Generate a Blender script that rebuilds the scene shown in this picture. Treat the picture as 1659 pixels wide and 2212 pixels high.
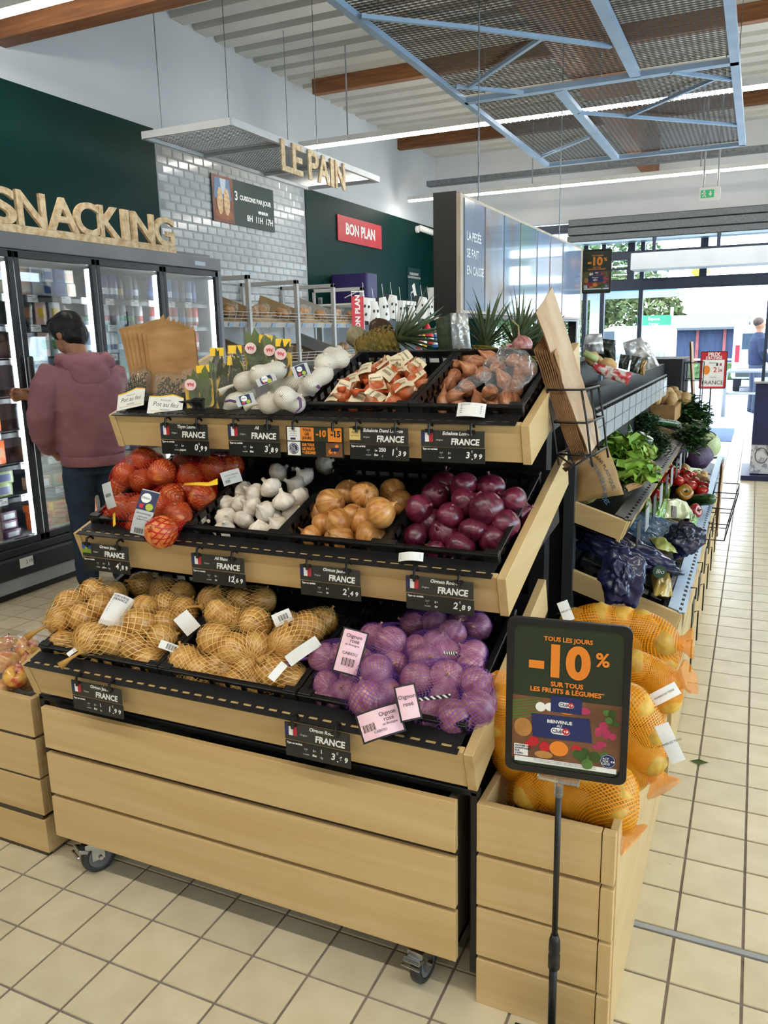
import bpy, bmesh, math, random
import numpy as np
from mathutils import Vector, Matrix, Euler, noise
for o in list(bpy.data.objects): bpy.data.objects.remove(o)
S = bpy.context.scene
COL = S.collection
rad = math.radians
random.seed(7)
# ------------------------------------------------------------ camera
FPX, CX, CY = 1724.4, 829.5, 1106.0
PIT, ROL, YAW = rad(12.317), rad(-1.272), rad(24.887)
CAM = Vector((1.6892, -1.4175, 1.5123))
FW = Vector((-math.sin(YAW)*math.cos(PIT), math.cos(YAW)*math.cos(PIT), -math.sin(PIT)))
_r = FW.cross(Vector((0, 0, 1))).normalized(); _u = _r.cross(FW)
RT = _r*math.cos(ROL)+_u*math.sin(ROL); UP = -_r*math.sin(ROL)+_u*math.cos(ROL)
cd = bpy.data.cameras.new('camera'); cam = bpy.data.objects.new('camera', cd); COL.objects.link(cam)
cd.sensor_fit = 'HORIZONTAL'; cd.sensor_width = 36; cd.lens = FPX*36/1659; cd.clip_end = 200; cd.clip_start = .02
cam.matrix_world = Matrix(((RT.x, UP.x, -FW.x, CAM.x), (RT.y, UP.y, -FW.y, CAM.y), (RT.z, UP.z, -FW.z, CAM.z), (0, 0, 0, 1)))
S.camera = cam
# ------------------------------------------------------------ world, exposure
W = bpy.data.worlds.new('overcast_sky'); S.world = W; W.use_nodes = True
_b = W.node_tree.nodes['Background']; _b.inputs[0].default_value = (.72, .86, 1, 1); _b.inputs[1].default_value = 7.0
S.view_settings.view_transform = 'Standard'; S.view_settings.look = 'None'
S.view_settings.exposure = 0.32; S.view_settings.gamma = 1.0; S.view_settings.use_curve_mapping = False
S.cycles.max_bounces = 6; S.cycles.diffuse_bounces = 3; S.cycles.glossy_bounces = 3; S.cycles.transmission_bounces = 3; S.cycles.transparent_max_bounces = 14; S.cycles.caustics_reflective = False; S.cycles.caustics_refractive = False
S.cycles.use_adaptive_sampling = True; S.cycles.adaptive_threshold = .04
LED = 48.0           # radiance of the ceiling LED diffusers
# ------------------------------------------------------------ pixel to place
def ray(x, y): return FW+RT*((x-CX)/FPX)-UP*((y-CY)/FPX)
def on(axis, val, x, y):
    d = ray(x, y); return CAM+d*((val-CAM[axis])/d[axis])
def plane(O, n, x, y):
    d = ray(x, y); return CAM+d*((O-CAM).dot(n)/d.dot(n))
TA = rad(18); TIER = [(.046, .65), (.28, .97), (.467, 1.30)]
TU = Vector((0, math.cos(TA), math.sin(TA))); TV = Vector((0, -math.sin(TA), math.cos(TA)))
def TO(k): return Vector((0, TIER[k][0], TIER[k][1]))
def tp(k, x, y, h=0): return plane(TO(k)+TV*h, TV, x, y)     # point h above tier k's deck
def TM(k): return Matrix(((1, 0, 0, 0), (0, TU.y, TV.y, TIER[k][0]), (0, TU.z, TV.z, TIER[k][1]), (0, 0, 0, 1)))
RTIER = [(1.52, .60), (1.335, .90), (1.21, 1.255)]
RU = Vector((-math.cos(TA), 0, math.sin(TA))); RV = Vector((math.sin(TA), 0, math.cos(TA)))
def rp(k, x, y, h=0): return plane(Vector((RTIER[k][0], 0, RTIER[k][1]))+RV*h, RV, x, y)
# ------------------------------------------------------------ mesh builder
class MB:
    def __init__(s, M=None): s.v = []; s.f = []; s.m = []; s.uv = []; s.M = M or Matrix(); s.W = None
    def add(s, vs, fs, m=0, uvs=None):
        n = len(s.v); M = s.M
        s.v += [tuple(M @ (s.W(Vector(p)) if s.W else Vector(p))) for p in vs]
        for i, f in enumerate(fs):
            s.f.append([a+n for a in f]); s.m.append(m); s.uv.append(uvs[i] if uvs else None)
        return s
    def box(s, c, d, R=None, m=0):
        x, y, z = d[0]/2, d[1]/2, d[2]/2; c = Vector(c)
        vs = [Vector(p) for p in ((-x,-y,-z),(x,-y,-z),(x,y,-z),(-x,y,-z),(-x,-y,z),(x,-y,z),(x,y,z),(-x,y,z))]
        if R is not None: vs = [R @ p for p in vs]
        return s.add([p+c for p in vs], [(0,3,2,1),(4,5,6,7),(0,1,5,4),(1,2,6,5),(2,3,7,6),(3,0,4,7)], m)
    def bb(s, a, b, m=0):
        return s.box(((a[0]+b[0])/2, (a[1]+b[1])/2, (a[2]+b[2])/2), (abs(b[0]-a[0]), abs(b[1]-a[1]), abs(b[2]-a[2])), None, m)
    def tube(s, pts, r, n=8, m=0, closed=False, caps=True, flat=1.0):
        pts = [Vector(p) for p in pts]; N = len(pts); rs = r if isinstance(r, (list, tuple)) else [r]*N
        vs = []; ref = None
        for i, p in enumerate(pts):
            if closed: t = pts[(i+1) % N]-pts[i-1]
            else: t = pts[min(i+1, N-1)]-pts[max(i-1, 0)]
            t = t.normalized() if t.length > 1e-9 else Vector((0, 0, 1))
            if ref is None: ref = t.orthogonal().normalized()
            a = (ref-t*ref.dot(t)); a = a.normalized() if a.length > 1e-6 else t.orthogonal().normalized(); ref = a; b = t.cross(a)
            vs += [p+(a*math.cos(2*math.pi*j/n)+b*math.sin(2*math.pi*j/n)*flat)*rs[i] for j in range(n)]
        fs = []; 
        for i in range(N if closed else N-1):
            k = (i+1) % N
            fs += [(i*n+j, i*n+(j+1) % n, k*n+(j+1) % n, k*n+j) for j in range(n)]
        if caps and not closed: fs += [tuple(range(n-1, -1, -1)), tuple((N-1)*n+j for j in range(n))]
        return s.add(vs, fs, m)
    def cyl(s, a, b, r, r2=None, n=14, m=0): return s.tube([a, b], [r, r if r2 is None else r2], n, m)
    def lathe(s, prof, n=20, m=0, M=None):
        M = M or Matrix(); vs = []; fs = []; uv = []; K = len(prof)
        for r, z in prof: vs += [M @ Vector((r*math.cos(2*math.pi*j/n), r*math.sin(2*math.pi*j/n), z)) for j in range(n)]
        for i in range(K-1):
            for j in range(n):
                fs.append((i*n+j, i*n+(j+1) % n, (i+1)*n+(j+1) % n, (i+1)*n+j))
                uv.append([(j/n, i/(K-1)), ((j+1)/n, i/(K-1)), ((j+1)/n, (i+1)/(K-1)), (j/n, (i+1)/(K-1))])
        return s.add(vs, fs, m, uv)
    def ell(s, c, r, nu=16, nv=10, m=0, R=None):
        R = R or Matrix.Identity(3); M = Matrix.Translation(Vector(c)) @ (R @ Matrix.Diagonal(Vector(r) if hasattr(r, '__len__') else Vector((r, r, r)))).to_4x4()
        return s.lathe([(max(1e-4, math.sin(math.pi*i/nv)), -math.cos(math.pi*i/nv)) for i in range(nv+1)], nu, m, M)
    def prism(s, poly, z0, z1, m=0, M=None):
        M = M or Matrix(); n = len(poly)
        vs = [M @ Vector((x, y, z0)) for x, y in poly]+[M @ Vector((x, y, z1)) for x, y in poly]
        return s.add(vs, [tuple(range(n-1, -1, -1)), tuple(range(n, 2*n))]+[(i, (i+1) % n, n+(i+1) % n, n+i) for i in range(n)], m)
    def grid(s, fn, nu, nv, m=0, cu=False):
        vs = [fn(i/nu, j/nv) for j in range(nv+1) for i in range(nu+1)]; fs = []; uv = []
        for j in range(nv):
            for i in range(nu):
                a = j*(nu+1)+i; fs.append((a, a+1, a+nu+2, a+nu+1))
                uv.append([(i/nu, j/nv), ((i+1)/nu, j/nv), ((i+1)/nu, (j+1)/nv), (i/nu, (j+1)/nv)])
        return s.add(vs, fs, m, uv)
    def text(s, t, x, y, size, m=0, z=.0006, al='CENTER', bold=0, shear=0, sx=1, M=None, depth=.0004, rot=0):
        vs, fs = font_mesh(t, al, round(bold/size, 3) if size else 0, shear)
        M = (M or Matrix()) @ Matrix.Translation((x, y, z)) @ Matrix.Rotation(rot, 4, 'Z') @ Matrix.Diagonal((size*sx, size, 1, 1))
        return s.add([M @ v for v in vs], fs, m)
    def glyph(s, ch, x0, x1, y0, y1, dep, m=0, bold=.02, M=None):
        vs, fs = font_mesh(ch, 'LEFT', bold, 0, .5); xs = [v.x for v in vs]; ys = [v.y for v in vs]
        a, b, c, d = min(xs), max(xs), min(ys), max(ys); M = M or Matrix()
        return s.add([M @ Vector((x0+(v.x-a)/(b-a)*(x1-x0), y0+(v.y-c)/(d-c)*(y1-y0), v.z*dep)) for v in vs], fs, m)
    def build(s, name, mats, parent=None, smooth=False, bevel=0, loc=None):
        me = bpy.data.meshes.new(name); me.from_pydata(s.v, [], s.f)
        for mt in (mats if isinstance(mats, (list, tuple)) else [mats]): me.materials.append(mt)
        me.polygons.foreach_set('material_index', s.m)
        if smooth: me.polygons.foreach_set('use_smooth', [True]*len(s.f))
        if any(u is not None for u in s.uv):
            l = me.uv_layers.new(name='UVMap'); k = 0
            for f, u in zip(s.f, s.uv):
                for q in range(len(f)):
                    if u: l.data[k].uv = u[q]
                    k += 1
        me.update(); return link(name, me, parent, bevel, loc)
_fm = {}
def font_mesh(t, al, bold, shear, ext=0):
    key = (t, al, bold, shear, ext)
    if key not in _fm:
        c = bpy.data.curves.new('t', 'FONT'); c.body = t; c.align_x = al; c.align_y = 'CENTER'; c.size = 1; c.offset = bold; c.shear = shear; c.resolution_u = 8 if len(t) <= 4 else 2; c.extrude = ext
        o = bpy.data.objects.new('t', c); me = bpy.data.meshes.new_from_object(o)
        _fm[key] = ([v.co.copy() for v in me.vertices], [tuple(p.vertices) for p in me.polygons])
        bpy.data.objects.remove(o); bpy.data.curves.remove(c); bpy.data.meshes.remove(me)
    return _fm[key]
KIDS = {}
def link(name, me, parent=None, bevel=0, loc=None):
    o = bpy.data.objects.new(name, me); COL.objects.link(o)
    if parent: o.parent = parent; KIDS.setdefault(parent.name, []).append(o)
    if loc is not None: o.location = loc
    if bevel:
        b = o.modifiers.new('bevel', 'BEVEL'); b.width = bevel; b.segments = 2; b.limit_method = 'ANGLE'
    return o
def tag(o, label, cat=None, group=None, kind=None):
    if label: o['label'] = label
    if cat: o['category'] = cat
    if group: o['group'] = group
    if kind: o['kind'] = kind
    return o
def thing(name, label, cat, group=None, kind=None, loc=None):
    o = link(name, None, None, 0, loc); o.empty_display_size = .05
    return tag(o, label, cat, group, kind)
def struct(o): o['kind'] = 'structure'; return o
def dup(o, parent=None, M=None):
    c = o.copy(); COL.objects.link(c); c.parent = parent
    if parent: KIDS.setdefault(parent.name, []).append(c)
    if M is not None: c.matrix_basis = M
    for ch in list(KIDS.get(o.name, [])): dup(ch, c)
    return c
ORD = ['first', 'second', 'third', 'fourth', 'fifth', 'sixth', 'seventh', 'eighth', 'ninth', 'tenth', 'eleventh', 'twelfth', 'thirteenth', 'fourteenth', 'fifteenth', 'sixteenth', 'seventeenth', 'eighteenth', 'nineteenth', 'twentieth']
def rows_label(objs, keyrow, keycol, nrow, fmt, cat, group):
    """label each thing of a pile by its row (front first) and its place in the row"""
    objs = sorted(objs, key=keyrow); n = len(objs); per = math.ceil(n/nrow)
    names = {1: ['only'], 2: ['front', 'back'], 3: ['front', 'middle', 'back'], 4: ['front', 'second', 'third', 'back'], 5: ['front', 'second', 'third', 'fourth', 'back']}[nrow]
    for r in range(nrow):
        row = sorted(objs[r*per:(r+1)*per], key=keycol)
        for i, o in enumerate(row): tag(o, fmt % (ORD[i], names[r]), cat, group)
def frame(O, n, up=(0, 0, 1)):
    """x right, y up, z out along n"""
    n = Vector(n).normalized(); x = Vector(up).cross(n).normalized(); y = n.cross(x); O = Vector(O)
    return Matrix(((x.x, y.x, n.x, O.x), (x.y, y.y, n.y, O.y), (x.z, y.z, n.z, O.z), (0, 0, 0, 1)))
def rrect(w, h, r, n=5):
    p = []
    for cx, cy, a in ((w/2-r, h/2-r, 0), (-w/2+r, h/2-r, 90), (-w/2+r, -h/2+r, 180), (w/2-r, -h/2+r, 270)):
        p += [(cx+r*math.cos(rad(a+90*i/n)), cy+r*math.sin(rad(a+90*i/n))) for i in range(n+1)]
    return p
def circ(r, n=20, cx=0, cy=0): return [(cx+r*math.cos(2*math.pi*i/n), cy+r*math.sin(2*math.pi*i/n)) for i in range(n)]
# ------------------------------------------------------------ materials
def srgb(h):
    h = h.lstrip('#'); c = [int(h[i:i+2], 16)/255 for i in (0, 2, 4)]
    return tuple([(x/12.92 if x <= .04045 else ((x+.055)/1.055)**2.4) for x in c]+[1])
MATS = {}
def mat(name, col, rough=.5, metal=0, col2=None, scale=6, stretch=(1, 1, 1), detail=3, bump=0, lo=.35, hi=.65, coord='Object', spec=.5, emit=0, trans=0, coat=0, bscale=None, sub=0):
    if name in MATS: return MATS[name]
    m = bpy.data.materials.new(name); m.use_nodes = True; nt = m.node_tree; b = nt.nodes['Principled BSDF']
    c = srgb(col) if isinstance(col, str) else tuple(col)+(1,)
    b.inputs['Base Color'].default_value = c; b.inputs['Roughness'].default_value = rough; b.inputs['Metallic'].default_value = metal
    b.inputs['Specular IOR Level'].default_value = spec; b.inputs['Coat Weight'].default_value = coat
    if trans: b.inputs['Transmission Weight'].default_value = trans
    if sub: b.inputs['Subsurface Weight'].default_value = sub; b.inputs['Subsurface Radius'].default_value = (.02, .012, .008)
    if emit: b.inputs['Emission Color'].default_value = c; b.inputs['Emission Strength'].default_value = emit
    tc = nt.nodes.new('ShaderNodeTexCoord'); mp = nt.nodes.new('ShaderNodeMapping'); mp.inputs['Scale'].default_value = stretch
    nt.links.new(tc.outputs[coord], mp.inputs[0])
    nz = nt.nodes.new('ShaderNodeTexNoise'); nz.inputs['Scale'].default_value = scale; nz.inputs['Detail'].default_value = detail
    nt.links.new(mp.outputs[0], nz.inputs['Vector'])
    if col2:
        rp_ = nt.nodes.new('ShaderNodeValToRGB'); e = rp_.color_ramp.elements; e[0].position = lo; e[0].color = c; e[1].position = hi; e[1].color = srgb(col2)
        nt.links.new(nz.outputs['Fac'], rp_.inputs[0]); nt.links.new(rp_.outputs[0], b.inputs['Base Color'])
    if bump:
        bp = nt.nodes.new('ShaderNodeBump'); bp.inputs['Strength'].default_value = bump; bp.inputs['Distance'].default_value = .01
        src = nz
        if bscale:
            src = nt.nodes.new('ShaderNodeTexNoise'); src.inputs['Scale'].default_value = bscale; nt.links.new(mp.outputs[0], src.inputs['Vector'])
        nt.links.new(src.outputs['Fac'], bp.inputs['Height']); nt.links.new(bp.outputs[0], b.inputs['Normal'])
    MATS[name] = m; return m
def glassy(name, tint=(1, 1, 1), refl=.08, rough=.02, film=0.0, wrinkle=0, filmcol=(1, 1, 1), fres=.6):
    """thin clear sheet: see-through with a mirror-like sheen that grows at grazing angles"""
    if name in MATS: return MATS[name]
    m = bpy.data.materials.new(name); m.use_nodes = True; nt = m.node_tree; nt.nodes.clear()
    out = nt.nodes.new('ShaderNodeOutputMaterial'); tr = nt.nodes.new('ShaderNodeBsdfTransparent'); tr.inputs[0].default_value = tuple(tint)+(1,)
    gl = nt.nodes.new('ShaderNodeBsdfGlossy'); gl.inputs['Roughness'].default_value = rough
    lw = nt.nodes.new('ShaderNodeLayerWeight'); lw.inputs[0].default_value = .35
    ma = nt.nodes.new('ShaderNodeMath'); ma.operation = 'MULTIPLY_ADD'; ma.inputs[1].default_value = fres; ma.inputs[2].default_value = refl
    nt.links.new(lw.outputs['Fresnel'], ma.inputs[0])
    mx = nt.nodes.new('ShaderNodeMixShader'); nt.links.new(ma.outputs[0], mx.inputs[0]); nt.links.new(tr.outputs[0], mx.inputs[1]); nt.links.new(gl.outputs[0], mx.inputs[2])
    last = mx
    if film:
        df = nt.nodes.new('ShaderNodeBsdfDiffuse'); df.inputs[0].default_value = tuple(filmcol)+(1,)
        m2 = nt.nodes.new('ShaderNodeMixShader'); m2.inputs[0].default_value = film
        nt.links.new(mx.outputs[0], m2.inputs[1]); nt.links.new(df.outputs[0], m2.inputs[2]); last = m2
    if wrinkle:
        tc = nt.nodes.new('ShaderNodeTexCoord'); nz = nt.nodes.new('ShaderNodeTexNoise'); nz.inputs['Scale'].default_value = wrinkle; nz.inputs['Detail'].default_value = 4
        nt.links.new(tc.outputs['Object'], nz.inputs['Vector'])
        bp = nt.nodes.new('ShaderNodeBump'); bp.inputs['Strength'].default_value = .9; bp.inputs['Distance'].default_value = .02
        nt.links.new(nz.outputs['Fac'], bp.inputs['Height']); nt.links.new(bp.outputs[0], gl.inputs['Normal'])
    nt.links.new(last.outputs[0], out.inputs[0]); MATS[name] = m; return m
def netmat(name, col, nu, nv, w, rough=.4, veil=0.0, square=False):
    """knotted net: strands of colour with open holes between, woven along the bag's own UV"""
    m = bpy.data.materials.new(name); m.use_nodes = True; nt = m.node_tree; b = nt.nodes['Principled BSDF']
    b.inputs['Base Color'].default_value = srgb(col); b.inputs['Roughness'].default_value = rough
    L = nt.links.new; out = nt.nodes['Material Output']
    uv = nt.nodes.new('ShaderNodeTexCoord'); sp = nt.nodes.new('ShaderNodeSeparateXYZ'); L(uv.outputs['UV'], sp.inputs[0])
    def mth(op, a, b_=None, c_=None):
        n = nt.nodes.new('ShaderNodeMath'); n.operation = op
        for i, q in enumerate((a, b_, c_)):
            if q is None: continue
            if isinstance(q, (int, float)): n.inputs[i].default_value = q
            else: L(q, n.inputs[i])
        return n.outputs[0]
    u = mth('MULTIPLY', sp.outputs[0], nu); v = mth('MULTIPLY', sp.outputs[1], nv)
    if square: p, q = u, v
    else: p, q = mth('ADD', u, v), mth('SUBTRACT', u, v)
    a = mth('LESS_THAN', mth('ABSOLUTE', mth('SUBTRACT', mth('FRACT', p), .5)), w/2)
    c = mth('LESS_THAN', mth('ABSOLUTE', mth('SUBTRACT', mth('FRACT', q), .5)), w/2)
    fac = mth('MAXIMUM', mth('MAXIMUM', a, c), veil)
    tr = nt.nodes.new('ShaderNodeBsdfTransparent'); mx = nt.nodes.new('ShaderNodeMixShader')
    L(fac, mx.inputs[0]); L(tr.outputs[0], mx.inputs[1]); L(b.outputs[0], mx.inputs[2]); L(mx.outputs[0], out.inputs[0])
    MATS[name] = m; return m
def woodmat(name, axis, c1='#D3B684', c2='#C6A670', c3='#A98558'):
    m = bpy.data.materials.new(name); m.use_nodes = True; nt = m.node_tree; b = nt.nodes['Principled BSDF']; L = nt.links.new
    b.inputs['Roughness'].default_value = .42
    tc = nt.nodes.new('ShaderNodeTexCoord'); mp = nt.nodes.new('ShaderNodeMapping')
    sc = [26, 26, 26]; sc[axis] = 1.6; mp.inputs['Scale'].default_value = sc; L(tc.outputs['Object'], mp.inputs[0])
    oi = nt.nodes.new('ShaderNodeObjectInfo'); ad = nt.nodes.new('ShaderNodeVectorMath'); ad.operation = 'ADD'
    vs = nt.nodes.new('ShaderNodeVectorMath'); vs.operation = 'SCALE'; vs.inputs[0].default_value = (31, 17, 23); L(oi.outputs['Random'], vs.inputs['Scale'])
    L(mp.outputs[0], ad.inputs[0]); L(vs.outputs[0], ad.inputs[1])
    n1 = nt.nodes.new('ShaderNodeTexNoise'); n1.inputs['Scale'].default_value = 1.0; n1.inputs['Detail'].default_value = 5; n1.inputs['Distortion'].default_value = .6; L(ad.outputs[0], n1.inputs['Vector'])
    r1 = nt.nodes.new('ShaderNodeValToRGB'); e = r1.color_ramp.elements; e[0].position = .3; e[0].color = srgb(c2); e[1].position = .7; e[1].color = srgb(c1); L(n1.outputs['Fac'], r1.inputs[0])
    n2 = nt.nodes.new('ShaderNodeTexNoise'); n2.inputs['Scale'].default_value = .45; n2.inputs['Detail'].default_value = 1; L(ad.outputs[0], n2.inputs['Vector'])
    r2 = nt.nodes.new('ShaderNodeValToRGB'); e = r2.color_ramp.elements; e[0].position = .70; e[0].color = (0, 0, 0, 1); e[1].position = .80; e[1].color = (.7, .7, .7, 1); L(n2.outputs['Fac'], r2.inputs[0])
    mx = nt.nodes.new('ShaderNodeMixRGB'); mx.inputs[2].default_value = srgb(c3); L(r2.outputs[0], mx.inputs[0]); L(r1.outputs[0], mx.inputs[1]); L(mx.outputs[0], b.inputs['Base Color'])
    MATS[name] = m; return m
WX, WY, WZ = woodmat('maple_x', 0), woodmat('maple_y', 1), woodmat('maple_z', 2)
BLK = mat('black_plastic', '#0D0D0E', .38, col2='#171718', scale=12)
BLKM = mat('black_powder_coat', '#101012', .45, col2='#19191B', scale=20)
WHT = mat('white_paint', '#E9E9E7', .55, col2='#DEDEDC', scale=3)
PAPER = mat('white_paper', '#EFEFEC', .6, col2='#E2E2DF', scale=8)
INK = mat('black_ink', '#141414', .6, col2='#1d1d1d', scale=30)
CHROME = mat('chrome', '#C9CCD0', .18, 1, col2='#B2B6BA', scale=20)
STEEL = mat('galvanised_steel', '#8E949A', .38, .9, col2='#767C82', scale=30)
DGREY = mat('dark_grey_metal', '#3A3E42', .45, .2, col2='#33373A', scale=6)
LGREY = mat('light_grey_metal', '#A3A7AA', .45, .1, col2='#999DA0', scale=6)
KRAFT = mat('kraft_paper', '#AD8352', .75, col2='#96703F', scale=9, stretch=(1, 1, 3), bump=.15)
RED = mat('red_print', '#C9202F', .5, col2='#BC1A29', scale=4)
NAVY = mat('navy_print', '#1B2350', .5, col2='#171E46', scale=4)
ORANGE = mat('orange_print', '#E98A2B', .5, col2='#E28226', scale=4)
OLIVE = mat('dark_green_print', '#26321F', .5, col2='#222D1C', scale=4)
YEL = mat('yellow_print', '#EFC325', .5, col2='#E7B91C', scale=5)
CLEAR = glassy('clear_film', (.985, .99, .985), .02, .12, .02, 28, fres=.2)
CLEARW = glassy('clear_bag_film', (.98, .985, .985), .02, .14, .05, 16, fres=.22)
GLASS = glassy('pane_glass', (.93, .97, .96), .05, .005)
# ============================================================ the room
XW, YE, ZC = -3.2, 11.35, 4.29
PLAS = mat('white_plaster', '#C9CDD2', .8, col2='#BFC4CA', scale=.8, bump=.05, bscale=40)
GREEN = mat('dark_green_wall_paint', '#08302D', .5, col2='#062A28', scale=1.2, spec=.1)
GROUT = mat('grey_grout', '#7A7068', .85, col2='#8F857B', scale=14)
def tilemat():
    m = mat('beige_floor_tile', '#D8CCAE', .3, col2='#CDC0A0', scale=9, bump=.04, detail=4)
    nt = m.node_tree; b = nt.nodes['Principled BSDF']; L = nt.links.new
    src = b.inputs['Base Color'].links[0].from_socket
    oi = nt.nodes.new('ShaderNodeObjectInfo'); hs = nt.nodes.new('ShaderNodeHueSaturation')
    ma = nt.nodes.new('ShaderNodeMath'); ma.operation = 'MULTIPLY_ADD'; ma.inputs[1].default_value = .12; ma.inputs[2].default_value = .93
    L(oi.outputs['Random'], ma.inputs[0]); L(ma.outputs[0], hs.inputs['Value']); L(src, hs.inputs['Color'])
    tc = nt.nodes.new('ShaderNodeTexCoord'); nz = nt.nodes.new('ShaderNodeTexNoise'); nz.inputs['Scale'].default_value = 34; nz.inputs['Detail'].default_value = 4; L(tc.outputs['Object'], nz.inputs['Vector'])
    oi2 = nt.nodes.new('ShaderNodeVectorMath'); oi2.operation = 'ADD'; L(tc.outputs['Object'], oi2.inputs[0]); L(oi.outputs['Location'], oi2.inputs[1]); L(oi2.outputs[0], nz.inputs['Vector'])
    r = nt.nodes.new('ShaderNodeValToRGB'); e = r.color_ramp.elements; e[0].position = .72; e[0].color = (1, 1, 1, 1); e[1].position = .8; e[1].color = (.72, .66, .6, 1); L(nz.outputs['Fac'], r.inputs[0])
    mx = nt.nodes.new('ShaderNodeMixRGB'); mx.blend_type = 'MULTIPLY'; mx.inputs[0].default_value = 1; L(hs.outputs[0], mx.inputs[1]); L(r.outputs[0], mx.inputs[2]); L(mx.outputs[0], b.inputs['Base Color'])
    return m
TILE = tilemat()
floor = struct(MB().bb((-3.3, -6, -.1), (6.1, YE+.1, -.0035)).build('floor', GROUT))
T = .16
rowsy = [n*T for n in range(-37, 4)]+[.503+T*m for m in range(0, 68)]
tm = bpy.data.meshes.new('floor_tile')
_t = MB().prism([(-.0765, -.0765), (.0765, -.0765), (.0765, .0765), (-.0765, .0765)], -.008, -.001).prism([(-.0755, -.0755), (.0755, -.0755), (.0755, .0755), (-.0755, .0755)], -.001, 0)
tm.from_pydata(_t.v, [], _t.f); tm.materials.append(TILE)
cells = []
for y0 in rowsy:
    if abs(y0-3*T) < 1e-6: continue
    for i in range(-21, 38):
        c = Vector((i*T+T/2, y0+T/2, 0)); d = c-CAM; z = d.dot(FW)
        px, py = CX+FPX*d.dot(RT)/z, CY-FPX*d.dot(UP)/z
        seen = z > .2 and -80 < px < 1740 and py < 2300
        hidden = (-.7 < c.x < 1.42 and c.y > .3) or (1.2 < c.x < 1.42 and c.y > .1) or (c.x < -2.35 and c.y < 4.2) or c.y > 10.5 or (c.x > 1.75 and 7.4 < c.y)
        cells.append((0 if seen and not hidden else 1, z, c))
cells.sort(key=lambda q: (q[0], q[1]))
for q in cells[:298]:
    o = link('floor_tile', tm, floor, 0, q[2]); o.rotation_euler.z = random.choice((0, 1, 2, 3))*math.pi/2
fb = MB()
for q in cells[298:]:
    x, y = q[2].x, q[2].y; fb.bb((x-.0765, y-.0765, -.008), (x+.0765, y+.0765, 0))
tag(fb.build('floor_tile_field', TILE, floor), None, kind='stuff')
MB().bb((-3.2, .4835, -.003), (6, .5005, .0005)).build('metal_joint_strip', LGREY, floor)
# walls
wl = struct(MB().bb((XW-.12, -6, 0), (XW, YE+.1, ZC+.25)).build('wall_left', PLAS))
MB().bb((XW, -6, 0), (XW+.012, 4.535, 3.32)).build('green_paint_panel', GREEN, wl)
MB().bb((XW, 7.125, 0), (XW+.012, YE, 3.22)).build('green_paint_panel', GREEN, wl)
wtile = mat('white_metro_tile', '#B9BEC1', .12, col2='#ADB3B7', scale=3)
MB().bb((XW, 4.54, .9), (XW+.004, 7.12, 3.2)).build('tile_backing', mat('tile_grout', '#9CA0A3', .8, col2='#919598', scale=9), wl)
wm = bpy.data.meshes.new('wall_tile'); a, b_, c_, d_ = .0735, .036, .062, .026
wm.from_pydata([(0, -a, -b_), (0, a, -b_), (0, a, b_), (0, -a, b_), (.009, -c_, -d_), (.009, c_, -d_), (.009, c_, d_), (.009, -c_, d_)], [], [(4, 5, 6, 7), (0, 1, 5, 4), (1, 2, 6, 5), (2, 3, 7, 6), (3, 0, 4, 7)]); wm.materials.append(wtile)
tl = []
for r in range(29):
    z = 3.16-r*.0755
    off = 0 if r % 2 else .075
    for k in range(18):
        y = 4.615+k*.15-off
        if y-.075 < 4.535 or y+.075 > 7.13: continue
        tl.append((z, y))
for z, y in tl[:296]: link('wall_tile', wm, wl, 0, (XW+.004, y, z))
wb = MB()
for z, y in tl[296:]:
    n = [(v.co.x+XW+.004, v.co.y+y, v.co.z+z) for v in wm.vertices]; wb.add(n, [tuple(p.vertices) for p in wm.polygons])
tag(wb.build('wall_tile_field', wtile, wl), None, kind='stuff')
# end wall with shutter, glazing and open door
wbk = MB(); wbk.bb((XW, YE, 3.15), (6, YE+.12, ZC+.25)); wbk.bb((XW, YE, 0), (-2.25, YE+.12, 3.15)); wbk.bb((2.9, YE, 0), (6, YE+.12, 3.15))
wbk = struct(wbk.build('wall_back', PLAS))
MB().bb((XW+.012, YE-.012, 0), (-2.25, YE, 3.22)).build('green_paint_panel', GREEN, wbk)
wr = MB(); wr.bb((6, -6, 0), (6.12, YE+.1, .7)); wr.bb((6, -6, 2.9), (6.12, YE+.1, ZC+.25)); wr.bb((6, -6, .7), (6.12, -3.6, 2.9)); wr.bb((6, 10.2, .7), (6.12, YE, 2.9))
wr = struct(wr.build('wall_right', PLAS))
struct(MB().bb((XW, -6.12, 0), (6.1, -6, ZC+.25)).build('wall_front', mat('grey_plaster', '#7C7C78', .8, col2='#72726e', scale=.8)))
FRM = mat('anthracite_aluminium', '#2E3A4E', .5, .2, col2='#283346', scale=5)
for i in range(6):
    y0 = -3.6+i*2.3; w = MB()
    for y in (y0+.03, y0+2.27): w.bb((5.97, y-.03, .7), (6.06, y+.03, 2.9))
    for z in (.73, 2.87): w.bb((5.97, y0, z-.03), (6.06, y0+2.3, z+.03))
    w = struct(w.build('window_%d' % (i+1), FRM))
    MB().bb((6.0, y0+.06, .76), (6.012, y0+2.24, 2.84)).build('pane', GLASS, w)
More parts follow.
